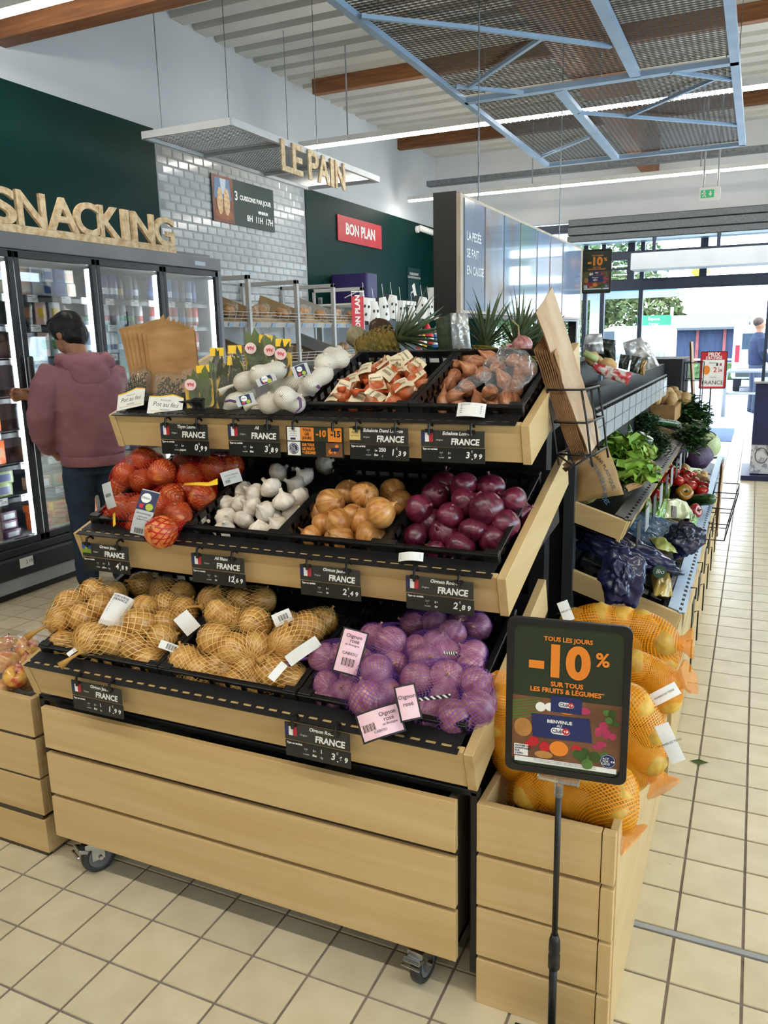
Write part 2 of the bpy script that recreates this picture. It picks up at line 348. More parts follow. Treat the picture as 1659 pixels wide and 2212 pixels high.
# glazed entrance
g = MB(); xs = [-2.25, -1.75, -.76, -.5, .06, 2.9]
for x in xs: g.bb((x-.03, YE-.05, 0), (x+.03, YE+.06, 3.1))
for z, h in ((.05, .1), (2.2, .16), (2.62, .12), (3.06, .12)): g.bb((-2.25, YE-.06, z-h/2), (2.9, YE+.06, z+h/2)) if z > 1 else g.bb((-2.25, YE-.05, 0), (.06, YE+.05, .1))
for x in (-1.5, -.1, .9, 1.9): g.bb((x-.05, YE-.05, 2.25), (x+.05, YE+.05, 3.1))
g.bb((-2.25, YE-.02, 2.42), (-.03, YE+.02, 2.45))
g = struct(g.build('door_1', FRM))
for i in range(4): MB().bb((xs[i]+.03, YE-.005, .1), (xs[i+1]-.03, YE+.005, 2.12)).build('pane', GLASS, g)
for z0, z1 in ((2.3, 2.56), (2.69, 3.0)):
    xx = [-2.25, -1.5, -.1, .9, 1.9, 2.9]
    for i in range(5): MB().bb((xx[i]+.05, YE-.005, z0), (xx[i+1]-.05, YE+.005, z1)).build('transom_pane', GLASS, g)
MB().bb((.4, YE-.08, 2.13), (2.6, YE-.02, 2.27)).build('door_operator', FRM, g)
# rolled shutter housing of galvanised steel
sh = thing('roller_shutter', 'galvanised steel roller shutter housing above the glass entrance', 'shutter')
for i, (z0, z1, yy) in enumerate(((3.06, 3.16, 11.12), (2.93, 3.05, 11.08), (2.83, 2.92, 11.05))):
    MB().bb((-1.0, yy, z0), (3.2, YE, z1)).build('shutter_slat', mat('backlit_shutter_steel', '#4E5358', .5, .6, col2='#5C6167', scale=40), sh, bevel=.01)  # steel colour darkened to stand for the shutter being backlit
MB().bb((-1.0, 11.03, 2.795), (3.2, 11.3, 2.825)).build('bottom_rail', mat('pale_blue_rail', '#A9C4D8', .4, .3, col2='#9DB9CE', scale=4), sh)
# ceiling: corrugated sheet, ribs along X
cl = MB(); prof = []; y = -6.0
while y < YE:
    prof += [(y, ZC), (y+.19, ZC), (y+.225, ZC+.075), (y+.295, ZC+.075), (y+.33, ZC)]; y += .33
P = [q for i, q in enumerate(prof) if i == 0 or q != prof[i-1]]
cl.add([(XW-.1, a, b) for a, b in P]+[(6.1, a, b) for a, b in P], [(i, i+1, len(P)+i+1, len(P)+i) for i in range(len(P)-1)])
ceil = struct(cl.build('ceiling', mat('cream_corrugated_sheet', '#C3C2BD', .55, col2='#B8B7B1', scale=1.5)))
GLU = mat('glulam_timber', '#8A5A34', .6, col2='#6F4526', scale=3, stretch=(1, 12, 12))
GLU2 = mat('glulam_timber_y', '#8A5A34', .6, col2='#6F4526', scale=3, stretch=(12, 1, 12))
for y, h, w_ in ((2.98, .76, .15), (7.0, .15, .1), (4.9, .15, .1), (9.9, .15, .1), (-2, .15, .1)):
    MB().bb((.23 if y == 4.9 else XW if y != 7.0 else -2.95, y-w_/2, ZC-h), (6, y+w_/2, ZC if h < .5 else ZC-.3)).build('roof_beam', GLU, ceil, bevel=.006)
MB().bb((.05, -6, ZC-.62), (.23, YE, ZC-.02)).build('roof_beam', GLU2, ceil, bevel=.006)
MB().bb((4.1, -6, ZC-.62), (4.28, YE, ZC-.02)).build('roof_beam', GLU2, ceil, bevel=.006)
# LED rows
LEDM = mat('led_diffuser', (1, .94, .84), .5, emit=LED, col2=None)
def ledrow(y, x0, x1, z, label, tray=False, rods=()):
    t = thing('linear_ceiling_light', label, 'light', 'linear ceiling lights')
    MB().bb((x0, y-.032, z+.022), (x1, y+.032, z+.075)).build('housing', WHT, t)
    MB().bb((x0+.01, y-.028, z), (x1-.01, y+.028, z+.022)).build('diffuser', LEDM, t)
    for x in rods: MB().cyl((x, y, z+.07), (x, y, ZC), .008, n=8).build('suspension_rod', LGREY, t)
    if tray:
        m = MB(); m.bb((x0+.25, y+.08, z+.2), (x1, y+.09, z+.27)); m.bb((x0+.25, y+.2, z+.2), (x1, y+.21, z+.27)); m.bb((x0+.25, y+.08, z+.2), (x1, y+.21, z+.206)); m.build('cable_tray', STEEL, t)
ledrow(6.2, -2.7, 5.5, 3.4, 'long LED line light hanging past the bread canopy and black mesh', rods=(-2.15, .3, 2.9))
ledrow(9.75, -3.0, 5.5, 3.4, 'far LED line light with steel cable tray before the entrance', True, rods=(-1.2, .9, 2.6))
ledrow(2.42, -3.0, -1.2, 3.42, 'LED line light cut off in the top left corner', rods=(-1.6,))
ledrow(2.42, 4.0, 5.6, 3.42, 'LED line light off to the right', rods=(4,))
ledrow(-1.3, -3.0, 5.5, 3.42, 'LED line light over the camera', rods=(-1, 3)); ledrow(-5.0, -3.0, 5.5, 3.42, 'LED line light far behind the camera', rods=(-1, 3))
# suspended wire mesh sheet: diamonds as real open mesh
def diamonds(mb, x0, x1, y0, y1, z, px, py, w, t, m=0, along='x'):
    """expanded metal: zig-zag strands"""
    nx = int((x1-x0)/px); ny = int((y1-y0)/py)
    for j in range(ny):
        ya = y0+j*py
        for s in (0, 1):
            up = []
            for i in range(nx+1):
                x = x0+i*px; yy = ya+(py*.5 if (i+s) % 2 else 0)
                up.append((x, yy))
            vs = []
            for x, yy in up: vs += [(x, yy-w/2, z), (x, yy+w/2, z+t)]
            mb.add(vs, [(2*i, 2*i+2, 2*i+3, 2*i+1) for i in range(len(up)-1)], m)
bm = thing('suspended_mesh_ceiling_raft', 'black expanded-metal raft in sky-tinted frames hanging over the produce', 'ceiling raft')
ZM = 3.0
SKYF = mat('sky_tinted_aluminium', '#9FB8D4', .4, .3, col2='#90AAC8', scale=4)  # sky reflection on the frame bars is put into this base colour
for a, b, c, d in ((-.14, 1.46, 3.98, 6.2), (-.14, 1.46, .8, 3.9)):
    m = MB(); diamonds(m, a, b, c, d, ZM+.02, .034, .03, .0088, -.0012); m.build('expanded_mesh', BLKM, bm)
def bar(name, p, q, w, h=.03, par=bm, mt=SKYF):
    p, q = Vector(p), Vector(q); d = q-p; R = Matrix.Rotation(math.atan2(d.y, d.x), 3, 'Z')
    MB().box((p+q)/2, (d.length, w, h), R).build(name, mt, par)
for p, q, w in (((-.15, .8), (-.15, 6.23), .04), ((1.46, .8), (1.46, 6.23), .05), ((-.15, 6.22), (1.48, 6.22), .04), ((-.15, 3.94), (1.48, 3.94), .06), ((.45, 3.96), (.45, 6.2), .06), ((.92, .8), (.92, 3.92), .06)):
    bar('frame_bar', (p[0], p[1], ZM), (q[0], q[1], ZM), w)
for pq in (((1017, 60), (1320, 100)), ((1170, 82), (1015, 187)), ((985, 187), (1130, 200)), ((1450, 155), (1578, 172)), ((1545, 170), (1360, 250)), ((1250, 243), (1592, 270)), ((1272, 296), (1170, 338)), ((780, 35), (1017, 60))):
    p, q = [on(2, ZM-.01, *e) for e in pq]; bar('brace', p, q, .022, .02)
for x, y in ((-.1, 4.2), (1.4, 4.2), (-.1, 2.5), (1.4, 2.5), (-.1, 6.0), (1.4, 6.0)): MB().cyl((x, y, ZM), (x, y, ZC), .003, n=6).build('wire', STEEL, bm)
# bread canopy
pc = thing('bread_sign_canopy', 'white mesh canopy hung above the bread counter', 'canopy')
m = MB(); X0, X1, Y0, Y1 = -2.58, -1.79, 3.67, 6.12
diamonds(m, X0, X1, Y0, Y1, 3.02, .03, .032, .014, .008); m.build('expanded_mesh', mat('white_mesh', '#A9ADB0', .5, col2='#9DA1A4', scale=5), pc)
for p, q in (((X0, Y0), (X1, Y0)), ((X1, Y0), (X1, Y1)), ((X1, Y1), (X0, Y1)), ((X0, Y1), (X0, Y0)), ((X0, 4.4), (X1, 4.4)), ((X0, 5.3), (X1, 5.3))):
    bar('frame_bar', (p[0], p[1], 3.02), (q[0], q[1], 3.02), .03, .05, pc, mat('grey_white_frame', '#C3C7CA', .5, col2='#B8BCBF', scale=4))
for x, y in ((X0+.1, Y0+.1), (X1-.05, Y0+.05), (X1-.05, 5.0), (X0+.1, 5.6)): MB().cyl((x, y, 3.03), (x, y, ZC), .003, n=6).build('wire', STEEL, pc)
OSB = mat('pale_strand_board', '#E0C9A2', .6, col2='#BE9C6E', scale=16, stretch=(1, 1.6, 1.6), detail=2, lo=.38, hi=.66)
OSBD = mat('dark_letter_edge', '#4A3520', .7, col2='#3c2a18', scale=9)
def letters(name, label, X, chars, ztop, zbot, dep=.03, rail=None):
    t = thing(name, label, 'sign')
    for ch, p0, p1, py in chars:
        y0 = on(0, X, p0, py).y; y1 = on(0, X, p1, py).y
        M = Matrix(((0, 0, 1, X), (1, 0, 0, 0), (0, 1, 0, 0), (0, 0, 0, 1)))
        o = MB().glyph(ch, y0, y1, zbot, ztop, dep, M=M, bold=.022).build('letter', OSB, t)
    if rail: MB().bb((X-.02, rail[0], zbot-.045), (X+.011, rail[1], zbot+.006)).build('rail', OSB, t)
    return t
letters('snacking_sign', 'pale strand-board letters reading SNACKING on the fridge top', -2.4, [('S', -22, 36, 480), ('N', 38, 100, 480), ('A', 104, 170, 490), ('C', 162, 215, 495), ('K', 214, 260, 500), ('I', 264, 279, 505), ('N', 286, 333, 510), ('G', 334, 376, 520)], 2.425, 2.215, .022, (1.2, 3.72))
letters('le_pain_sign', 'strand-board letters reading LE PAIN on the white canopy edge', -1.765, [('L', 608, 631, 345), ('E', 632, 653, 352), ('P', 666, 688, 365), ('A', 686, 712, 380), ('I', 714, 721, 385), ('N', 724, 745, 390)], 3.03, 2.80, .012)
# ---- wall signs
def plate(name, label, cat, M, w, h, mt, th=.012, mats=None, fn=None, edge=None):
    t = thing(name, label, cat)
    MB(M).prism([(-w/2, -h/2), (w/2, -h/2), (w/2, h/2), (-w/2, h/2)], -th, 0).build('panel', mt, t)
    if fn:
        m = MB(M); fn(m); m.build('print', mats, t)
    return t
DGRN = mat('dark_green_panel', '#143330', .5, col2='#112d2a', scale=3)
def p3(m):
    m.prism([(-.545, -.215), (-.2, -.215), (-.2, .215), (-.545, .215)], 0, .001, 1)
    m.prism([(-.52, -.0), (-.24, -.0), (-.26, .19), (-.5, .19)], .001, .002, 2)
    m.prism([(-.42, .19), (-.32, .19), (-.34, .05), (-.4, .05)], .002, .003, 5)
    for x in (-.43, -.32): m.prism([(x+.05*math.cos(a*.5), -.02+.13*math.sin(a*.5)) for a in range(13)], .003, .004, 3)
    m.prism([(-.37+.16*math.cos(a*.3), -.14+.05*math.sin(a*.3)) for a in range(21)], .002, .0025, 4)
    for s, x, y, z in (('3', -.15, .06, .12), ('CUISSONS PAR JOUR', .2, .055, .062), ('MINIMUM', .33, -.05, .042), ('8H  11H  17H', .27, -.13, .085)): m.text(s, x, y, z, 0, .002, bold=.002)
plate('bread_baking_poster', 'dark green poster with bread photo reading 3 CUISSONS PAR JOUR', 'poster', frame((XW+.03, 5.85, 2.87), (1, 0, 0)), 1.1, .43, DGRN, mats=[PAPER, mat('photo_brown', '#6B3B2A', .5, col2='#7d4a35', scale=6), mat('photo_apron', '#5F7FA6', .5, col2='#51719a', scale=6), mat('photo_bread', '#D9BF98', .5, col2='#b98d5f', scale=30), mat('photo_board', '#9A5B34', .5, col2='#86492a', scale=9), mat('photo_shirt', '#BFCBD8', .5, col2='#aebccb', scale=9)], fn=p3)
plate('bon_plan_wall_sign', 'wide red wall sign reading BON PLAN in white', 'sign', frame((XW+.03, 8.53, 2.87), (1, 0, 0)), 1.3, .31, RED, mats=[PAPER], fn=lambda m: m.text('BON PLAN', 0, 0, .19, bold=.006, sx=.95))
def pcam(m):
    m.text('ETABLISSEMENT', 0, .25, .05); m.text('SOUS VIDEO PROTECTION', 0, .2, .042)
    m.prism([(-.1, .08), (.0, .12), (.1, -.1), (.02, -.14)], 0, .002); m.prism([(-.14, -.02), (-.04, .01), (-.04, -.01), (-.14, -.04)], 0, .002)
    for i, y in enumerate((-.2, -.23, -.27, -.29)): m.prism([(-.13, y), (.13, y), (.13, y+.012), (-.13, y+.012)], 0, .002)
plate('video_notice', 'dark notice with camera pictogram on the green wall', 'sign', frame((XW+.03, 10.35, 2.2), (1, 0, 0)), .5, .68, mat('dark_notice', '#1B3B3E', .4, col2='#17363a', scale=4), mats=[PAPER], fn=pcam)
t = thing('security_camera', 'small white bullet camera on the green wall', 'camera')
MB().cyl((XW+.01, 10.5, 3.12), (XW+.05, 10.5, 3.12), .05).build('mount', WHT, t); MB().tube([(XW+.06, 10.5, 3.14), (XW+.2, 10.72, 3.08)], .045, 12).build('body', WHT, t, True); MB().cyl((XW+.2, 10.72, 3.08), (XW+.205, 10.728, 3.078), .035).build('lens', BLK, t)
t = thing('wall_speaker', 'white wedge-shaped sounder on the green wall near the corner', 'speaker')
MB().prism([(0, -.13), (.1, -.1), (.13, .13), (0, .13)], 10.95, 11.1, M=Matrix(((1, 0, 0, XW+.012), (0, 0, 1, 0), (0, 1, 0, 2.15), (0, 0, 0, 1)))).build('body', WHT, t, bevel=.01); MB().bb((XW+.1, 10.97, 2.2), (XW+.14, 11.08, 2.25)).build('grille', LGREY, t)
tag(MB().prism(rrect(.5, .3, .03), 0, .35, M=Matrix.Translation((XW+.3, 7.75, 1.93))).build('purple_box', mat('purple_plastic', '#2A1F5E', .5, col2='#241a52', scale=4)), 'dark purple box standing on the bread rack top', 'box')
t = thing('exit_sign', 'green and white emergency exit sign hanging before the entrance', 'sign')
M = frame((1.035, 9.5, 3.12), (0, -1, 0)); MB(M).prism(rrect(.24, .15, .02), -.03, 0).build('housing', WHT, t)
m = MB(M); m.prism([(-.1, -.045), (.05, -.045), (.05, .045), (-.1, .045)], 0, .002, 0); m.prism(circ(.012, 10, -.062, .03), .002, .003, 1)
for a, b in (((-.065, .018), (-.055, -.01)), ((-.055, -.01), (-.04, -.035)), ((-.055, -.01), (-.08, -.03)), ((-.065, .012), (-.04, .005)), ((-.065, .012), (-.088, .0))):
    d = (Vector(b)-Vector(a)); n = Vector((-d.y, d.x)).normalized()*.006; m.add([(a[0]+n.x, a[1]+n.y, .003), (b[0]+n.x, b[1]+n.y, .003), (b[0]-n.x, b[1]-n.y, .003), (a[0]-n.x, a[1]-n.y, .003)], [(3, 2, 1, 0)], 1)
m.prism([(0, .03), (.016, .03), (.016, 0), (.03, 0), (.008, -.03), (-.014, 0), (0, 0)], .002, .003, 1); m.build('pictogram', [mat('exit_green', '#1E8A55', .4, emit=.6), PAPER], t)
for x in (.96, 1.12): MB().cyl((x, 9.52, 3.19), (x, 9.52, ZC), .012, n=8).build('hanger', LGREY, t)
t = thing('air_curtain', 'long white air curtain unit above the entrance', 'air curtain')
MB().bb((-.03, 10.75, 2.37), (2.4, 11.2, 2.6)).build('casing', mat('air_curtain_white', '#C8D0DC', .4, col2='#bfc8d5', scale=3), t, bevel=.012)
for x in (.25, 1.1, 1.95): MB().cyl((x, 11.0, 2.6), (x, 11.0, 2.83), .025, n=10).build('bracket', FRM, t)
# ============================================================ onion end-cap
XL, XR = -.11, 1.205
gon = thing('produce_gondola', 'three-tier black gondola with sloping maple trays of onions', 'display stand')
m = MB(); m.bb((-.125, .1, .12), (-.105, .12, .53)); m.bb((-.125, .1, .515), (1.2, .12, .533)); m.bb((1.178, .1, .06), (1.198, .12, .53))
m.build('base_frame', BLKM, gon, bevel=.004)
m = MB(); m.bb((XL+.01, 1.1, 0), (1.09, 1.16, 1.40)); m.build('back_panel', BLKM, gon)
for x in (XL+.03, 1.09): MB().bb((x-.025, 1.03, 0), (x+.025, 1.1, 1.40)).build('upright', BLKM, gon)
for k in range(3):
    M = TM(k); dep = .66 if k < 2 else .60
    f = MB(M); f.bb((XL+.023, 0, -.103), (XR-.023, .018, 0)); f.build('fascia_board', WX, gon, bevel=.0015)
    for x in (XL, XR-.022):
        d = MB(M); d.bb((x, -.004, -.106), (x+.022, dep, 0)); d.build('side_board', WY, gon, bevel=.0015)
    MB(M).bb((XL+.022, .018, -.083), (XR-.022, dep+.02, -.073)).build('shelf_deck', BLKM, gon)
    for x in (XL+.03, XR-.04):
        MB(M).prism([(.05, -.106), (dep, -.106), (dep, -.24)], x, x+.006, M=Matrix(((0, 0, 1, 0), (1, 0, 0, 0), (0, 1, 0, 0), (0, 0, 0, 1)))).build('shelf_bracket', BLKM, gon)
    s = MB(M); a, b = XL+.03, XR-.045; n = int((b-a)/.036); st = (b-a)/n
    s.bb((a-.012, -.010, .001), (b+.012, .006, .004)); s.bb((a-.012, .015, .001), (b+.012, .052, .004))
    for i in range(n+1): s.bb((a+i*st-.006, .006, .001), (a+i*st+.006, .015, .004))
    s.build('slotted_lip', BLKM, gon)
# rolling drawer below
cart = thing('rolling_drawer_cart', 'wheeled maple storage drawer with three planks under the onion tiers', 'drawer cart')
for z0, z1 in ((.394, .518), (.252, .377), (.113, .239)):
    MB().bb((-.075, .06, z0), (1.159, .078, z1)).build('front_plank', WX, cart, bevel=.0015)
m = MB(); m.bb((-.066, .078, .125), (-.05, .9, .51)); m.bb((1.134, .078, .125), (1.15, .9, .51)); m.bb((-.066, .884, .125), (1.15, .9, .51)); m.bb((-.066, .078, .125), (1.15, .9, .14)); m.bb((-.066, .078, .14), (1.15, .081, .515)); m.build('drawer_box', mat('dark_board', '#4A3F2C', .6, col2='#42382a', scale=8), cart)
def caster(x, y, tw):
    c = MB(Matrix.Translation((x, y, 0)) @ Matrix.Rotation(tw, 4, 'Z')).build('caster', CHROME, cart)
    me = MB(Matrix.Translation((x, y, 0)) @ Matrix.Rotation(tw, 4, 'Z'))
    me.bb((-.022, -.01, .104), (.022, .06, .112)); me.bb((-.018, -.012, .045), (-.015, .025, .106)); me.bb((.015, -.012, .045), (.018, .025, .106)); me.bb((-.02, -.03, .085), (.02, .0, .105)); me.cyl((-.024, .012, .05), (.024, .012, .05), .006, n=8)
    c.data = me.build('tmp', CHROME).data; bpy.data.objects.remove(bpy.data.objects['tmp'])
    W_ = Matrix.Translation((x, y, 0)) @ Matrix.Rotation(tw, 4, 'Z') @ Matrix.Translation((0, .012, .05)) @ Matrix.Rotation(math.pi/2, 4, 'Y')
    MB(W_).lathe([(.001, -.011), (.034, -.011), (.036, -.013), (.047, -.012), (.05, -.007), (.05, .007), (.047, .012), (.036, .013), (.034, .011), (.001, .011)], 28).build('wheel', mat('dark_rubber', '#26282B', .5, col2='#2f3134', scale=20), c, True)
    MB(W_).lathe([(.001, -.0125), (.033, -.0125), (.033, .0125), (.001, .0125)], 24).build('hub', mat('grey_hub', '#6C7074', .5, col2='#606468', scale=9), c)
    b = MB(Matrix.Translation((x, y, 0)) @ Matrix.Rotation(tw, 4, 'Z')); b.box((0, -.035, .088), (.042, .03, .012), Matrix.Rotation(rad(-25), 3, 'X')); b.box((0, -.052, .08), (.05, .008, .004)); b.build('brake_pedal', CHROME, c, bevel=.002)
for x, y, tw in ((.03, .095, -.45), (1.062, .09, -.12), (.03, .8, .1), (1.06, .8, .2)): caster(x, y, tw)
# plank-fronted bins on both sides
lb = thing('apple_bin', 'maple plank bin with bagged apples at the left edge', 'bin')
for z0, z1 in ((.393, .512), (.26, .384), (.138, .253), (.012, .121)):
    MB().bb((-.6, .09, z0), (-.15, .11, z1)).build('front_plank', WX, lb, bevel=.0015)
    MB().bb((-.168, .11, z0), (-.15, 2.0, z1)).build('side_plank', WY, lb, bevel=.0015)
m = MB(); m.bb((-.6, .115, 0), (-.175, 2.0, .40)); m.bb((-.6, .092, 0), (-.16, .11, .5)); m.build('inner_box', mat('dark_board', '', 0), lb)
pb = thing('potato_bin', 'maple plank bin holding orange potato sacks beside the aisle', 'bin')
for z0, z1 in ((.395, .513), (.261, .383), (.129, .252), (.0, .118)):
    MB().bb((1.2, .084, z0), (1.468, .104, z1)).build('front_plank', WX, pb, bevel=.0015)
    MB().bb((1.470, .082, z0), (1.497, .104, z1)).build('edge_strip', WZ, pb, bevel=.0015)
MB().bb((1.483, .104, .0), (1.50, 1.2, .515)).build('side_panel', WY, pb, bevel=.0015)
MB().bb((1.2, .104, .36), (1.216, 1.2, .513)).build('side_panel', WY, pb, bevel=.0015)
m = MB(); m.bb((1.215, .104, .02), (1.483, 1.2, .33)); m.bb((1.215, 1.18, .02), (1.483, 1.2, .5)); m.build('inner_box', mat('dark_board', '', 0), pb)
# ------------------------------------------------------------ crates
def crate(k, x0, x1, u0, u1, label, vb=-.07, vt=.026, M=None):
    M = M or TM(k); t = thing('plastic_crate', label, 'crate', 'black crates of the onion stand' if k >= 0 else 'black crates of the aisle gondola')
    MB(M).bb((x0, u0, vb), (x1, u1, vb+.006)).build('base', BLK, t)
    w = .006
    for a, b, c, d in ((x0, u0, x1, u0+w), (x0, u1-w, x1, u1), (x0, u0, x0+w, u1), (x1-w, u0, x1, u1)):
        mb = MB(M); hz = vt-vb
        mb.bb((a, b, vb), (c, d, vb+hz*.62)); mb.bb((a, b, vt-.018), (c, d, vt))
        L = max(c-a, d-b); n = max(4, int(L/.045))
        for i in range(n+1):
            q = i/n*(L-.012)
            if c-a > d-b: mb.bb((a+q, b, vb+.02), (a+q+.012, d, vt))
            else: mb.bb((a, b+q, vb+.02), (c, b+q+.012, vt))
        mb.build('wall', BLK, t)
    r = MB(M); e = .009
    r.bb((x0-e, u0-e, vt-.006), (x1+e, u0+.004, vt)); r.bb((x0-e, u1-.004, vt-.006), (x1+e, u1+e, vt)); r.bb((x0-e, u0+.004, vt-.006), (x0+.004, u1-.004, vt)); r.bb((x1-.004, u0+.004, vt-.006), (x1+e, u1-.004, vt))
    for x in (x0+.01, x1-.01):
        for u in (u0+.004, u1-.004): r.bb((x-.018, u-.01, vt-.03), (x+.018, u+.01, vt+.004))
    r.build('rim', BLK, t, bevel=.0015); return t
C = {}
for i, (a, b) in enumerate(((-.08, .205), (.268, .565), (.58, .868), (.882, 1.165))): C[1, i] = crate(1, a, b, .058, .47, ['black crate of red-netted onions', 'black crate of loose garlic', 'black crate of loose yellow onions', 'black crate of loose red onions'][i]+', middle tier')
for i, (a, b) in enumerate(((-.078, .325), (.345, .74), (.762, 1.165))): C[0, i] = crate(0, a, b, .058, .47, ['black crate of netted yellow onions, far left of bottom tier', 'black crate of netted yellow onions, centre of bottom tier', 'black crate of purple-netted onions, right of bottom tier'][i])
for i, (a, b) in enumerate(((-.08, .2), (.545, .862), (.882, 1.168))): C[2, i] = crate(2, a, b, .058, .47 if i else .3, ['black crate of herb packs on the top tier', 'black crate of orange-netted shallots on the top tier', 'black crate of loose long shallots on the top tier'][i])
# ------------------------------------------------------------ vegetables
def skinmat(name, c1, c2, tip=None, rough=.33, su=26, sv=1.2, bump=.15, coat=.3, lo=.35, hi=.68, t0=.82):
    m = bpy.data.materials.new(name); m.use_nodes = True; nt = m.node_tree; b = nt.nodes['Principled BSDF']; L = nt.links.new
    b.inputs['Roughness'].default_value = rough; b.inputs['Coat Weight'].default_value = coat; b.inputs['Coat Roughness'].default_value = .25
    tc = nt.nodes.new('ShaderNodeTexCoord'); mp = nt.nodes.new('ShaderNodeMapping'); mp.inputs['Scale'].default_value = (su, sv, 1); L(tc.outputs['UV'], mp.inputs[0])
    oi = nt.nodes.new('ShaderNodeObjectInfo'); cb = nt.nodes.new('ShaderNodeCombineXYZ'); ml = nt.nodes.new('ShaderNodeMath'); ml.operation = 'MULTIPLY'; ml.inputs[1].default_value = 40; L(oi.outputs['Random'], ml.inputs[0]); L(ml.outputs[0], cb.inputs[2])
    ad = nt.nodes.new('ShaderNodeVectorMath'); L(mp.outputs[0], ad.inputs[0]); L(cb.outputs[0], ad.inputs[1])
    nz = nt.nodes.new('ShaderNodeTexNoise'); nz.inputs['Scale'].default_value = 1; nz.inputs['Detail'].default_value = 3; L(ad.outputs[0], nz.inputs['Vector'])
    n2 = nt.nodes.new('ShaderNodeTexNoise'); n2.inputs['Scale'].default_value = 2.2; L(tc.outputs['Object'], n2.inputs['Vector'])
    mxf = nt.nodes.new('ShaderNodeMixRGB'); mxf.inputs[0].default_value = .4; L(nz.outputs['Fac'], mxf.inputs[1]); L(n2.outputs['Fac'], mxf.inputs[2])
    r = nt.nodes.new('ShaderNodeValToRGB'); e = r.color_ramp.elements; e[0].position = lo; e[0].color = srgb(c1); e[1].position = hi; e[1].color = srgb(c2); L(mxf.outputs[0], r.inputs[0])
    col = r.outputs[0]
    if tip:
        sp = nt.nodes.new('ShaderNodeSeparateXYZ'); L(tc.outputs['UV'], sp.inputs[0]); r2 = nt.nodes.new('ShaderNodeValToRGB'); e = r2.color_ramp.elements
        e[0].position = t0; e[0].color = (0, 0, 0, 1); e[1].position = min(1, t0+.12); e[1].color = (1, 1, 1, 1); L(sp.outputs[1], r2.inputs[0])
        mx = nt.nodes.new('ShaderNodeMixRGB'); mx.inputs[2].default_value = srgb(tip); L(r2.outputs[0], mx.inputs[0]); L(col, mx.inputs[1]); col = mx.outputs[0]
    hs = nt.nodes.new('ShaderNodeHueSaturation'); mv = nt.nodes.new('ShaderNodeMath'); mv.operation = 'MULTIPLY_ADD'; mv.inputs[1].default_value = .3; mv.inputs[2].default_value = .85; L(oi.outputs['Random'], mv.inputs[0]); L(mv.outputs[0], hs.inputs['Value']); L(col, hs.inputs['Color'])
    L(hs.outputs[0], b.inputs['Base Color'])
    bp = nt.nodes.new('ShaderNodeBump'); bp.inputs['Strength'].default_value = bump; bp.inputs['Distance'].default_value = .01; L(nz.outputs['Fac'], bp.inputs['Height']); L(bp.outputs[0], b.inputs['Normal'])
    MATS[name] = m; return m
def veg(name, prof, mt, n=24, wob=.04, ridge=0, nr=0, seed=0):
    """a revolved vegetable of unit radius, slightly uneven"""
    mb = MB()
    mb.lathe(prof, n); vs = []
    for p in mb.v:
        a = math.atan2(p[1], p[0]); k = 1+wob*noise.noise(Vector((p[0]*1.3+seed*7, p[1]*1.3, p[2]*1.3)))*2
        if ridge: k *= 1+ridge*math.cos(a*nr)*min(1, max(0, 1.2-abs(p[2])))
        vs.append((p[0]*k, p[1]*k, p[2]))
    mb.v = vs; me = bpy.data.meshes.new(name); me.from_pydata(mb.v, [], mb.f); me.materials.append(mt); me.polygons.foreach_set('use_smooth', [True]*len(mb.f))
    l = me.uv_layers.new(name='UVMap'); k = 0
    for f, u in zip(mb.f, mb.uv):
        for q in range(len(f)): l.data[k].uv = u[q]; k += 1
    return me
def onionprof(sq=.9, neck=.5):
    P = [(.015, -sq-.05), (.07, -sq-.03), (.12, -sq+.01)]
    for i in range(1, 14):
        a = math.pi*(i/14)
        P.append((math.sin(a)**.95, -math.cos(a)*sq))
    P += [(.22, sq*.97), (.13, sq+.12*neck*2), (.085, sq+.3*neck), (.07, sq+.55*neck), (.10, sq+.8*neck), (.03, sq+.85*neck)]
    return P
YO = skinmat('yellow_onion_skin', '#A8632A', '#DFAA62', '#A9783F'); YO2 = skinmat('golden_onion_skin', '#A86C2A', '#E2B468', '#B98A4E')
RO = skinmat('red_onion_skin', '#3E0A1E', '#7A2440', '#8A5560', rough=.3); PO = skinmat('pink_onion_skin', '#96494C', '#D49C92', '#B88A70')
OO = skinmat('orange_onion_skin', '#B34A18', '#E8924A', '#B0793F')
SHL = skinmat('shallot_skin', '#9A5836', '#D89A70', '#94603C', su=18)
GAR = skinmat('garlic_skin', '#D6C8B4', '#F5EEE2', '#DDD2BA', rough=.5, su=12, coat=0)
def protos(nm, mt, sqs, necks): return [veg(nm, onionprof(s, n), mt, seed=i+1) for i, (s, n) in enumerate(zip(sqs, necks))]
YOM = protos('yellow_onion', YO, (.88, .95, .82), (.45, .3, .6)); YGM = protos('golden_onion', YO2, (.9, .98, .84), (.4, .3, .5))
ROM = protos('red_onion', RO, (.86, .92, .8), (.5, .35, .4)); POM = protos('pink_onion', PO, (.88, .95), (.4, .3)); OOM = protos('orange_onion', OO, (.9, .96), (.3, .2))
SHM = [veg('shallot', [(.02, -1.75), (.2, -1.6), (.55, -1.1), (.85, -.5), (.95, 0), (.85, .5), (.58, 1.05), (.25, 1.6), (.1, 2.0), (.05, 2.35), (.08, 2.5), (.01, 2.5)], SHL, 16, seed=3), veg('shallot', [(.02, -1.3), (.3, -1.15), (.75, -.7), (1, 0), (.9, .5), (.55, 1.0), (.2, 1.5), (.1, 1.9), (.02, 1.95)], SHL, 16, seed=5)]
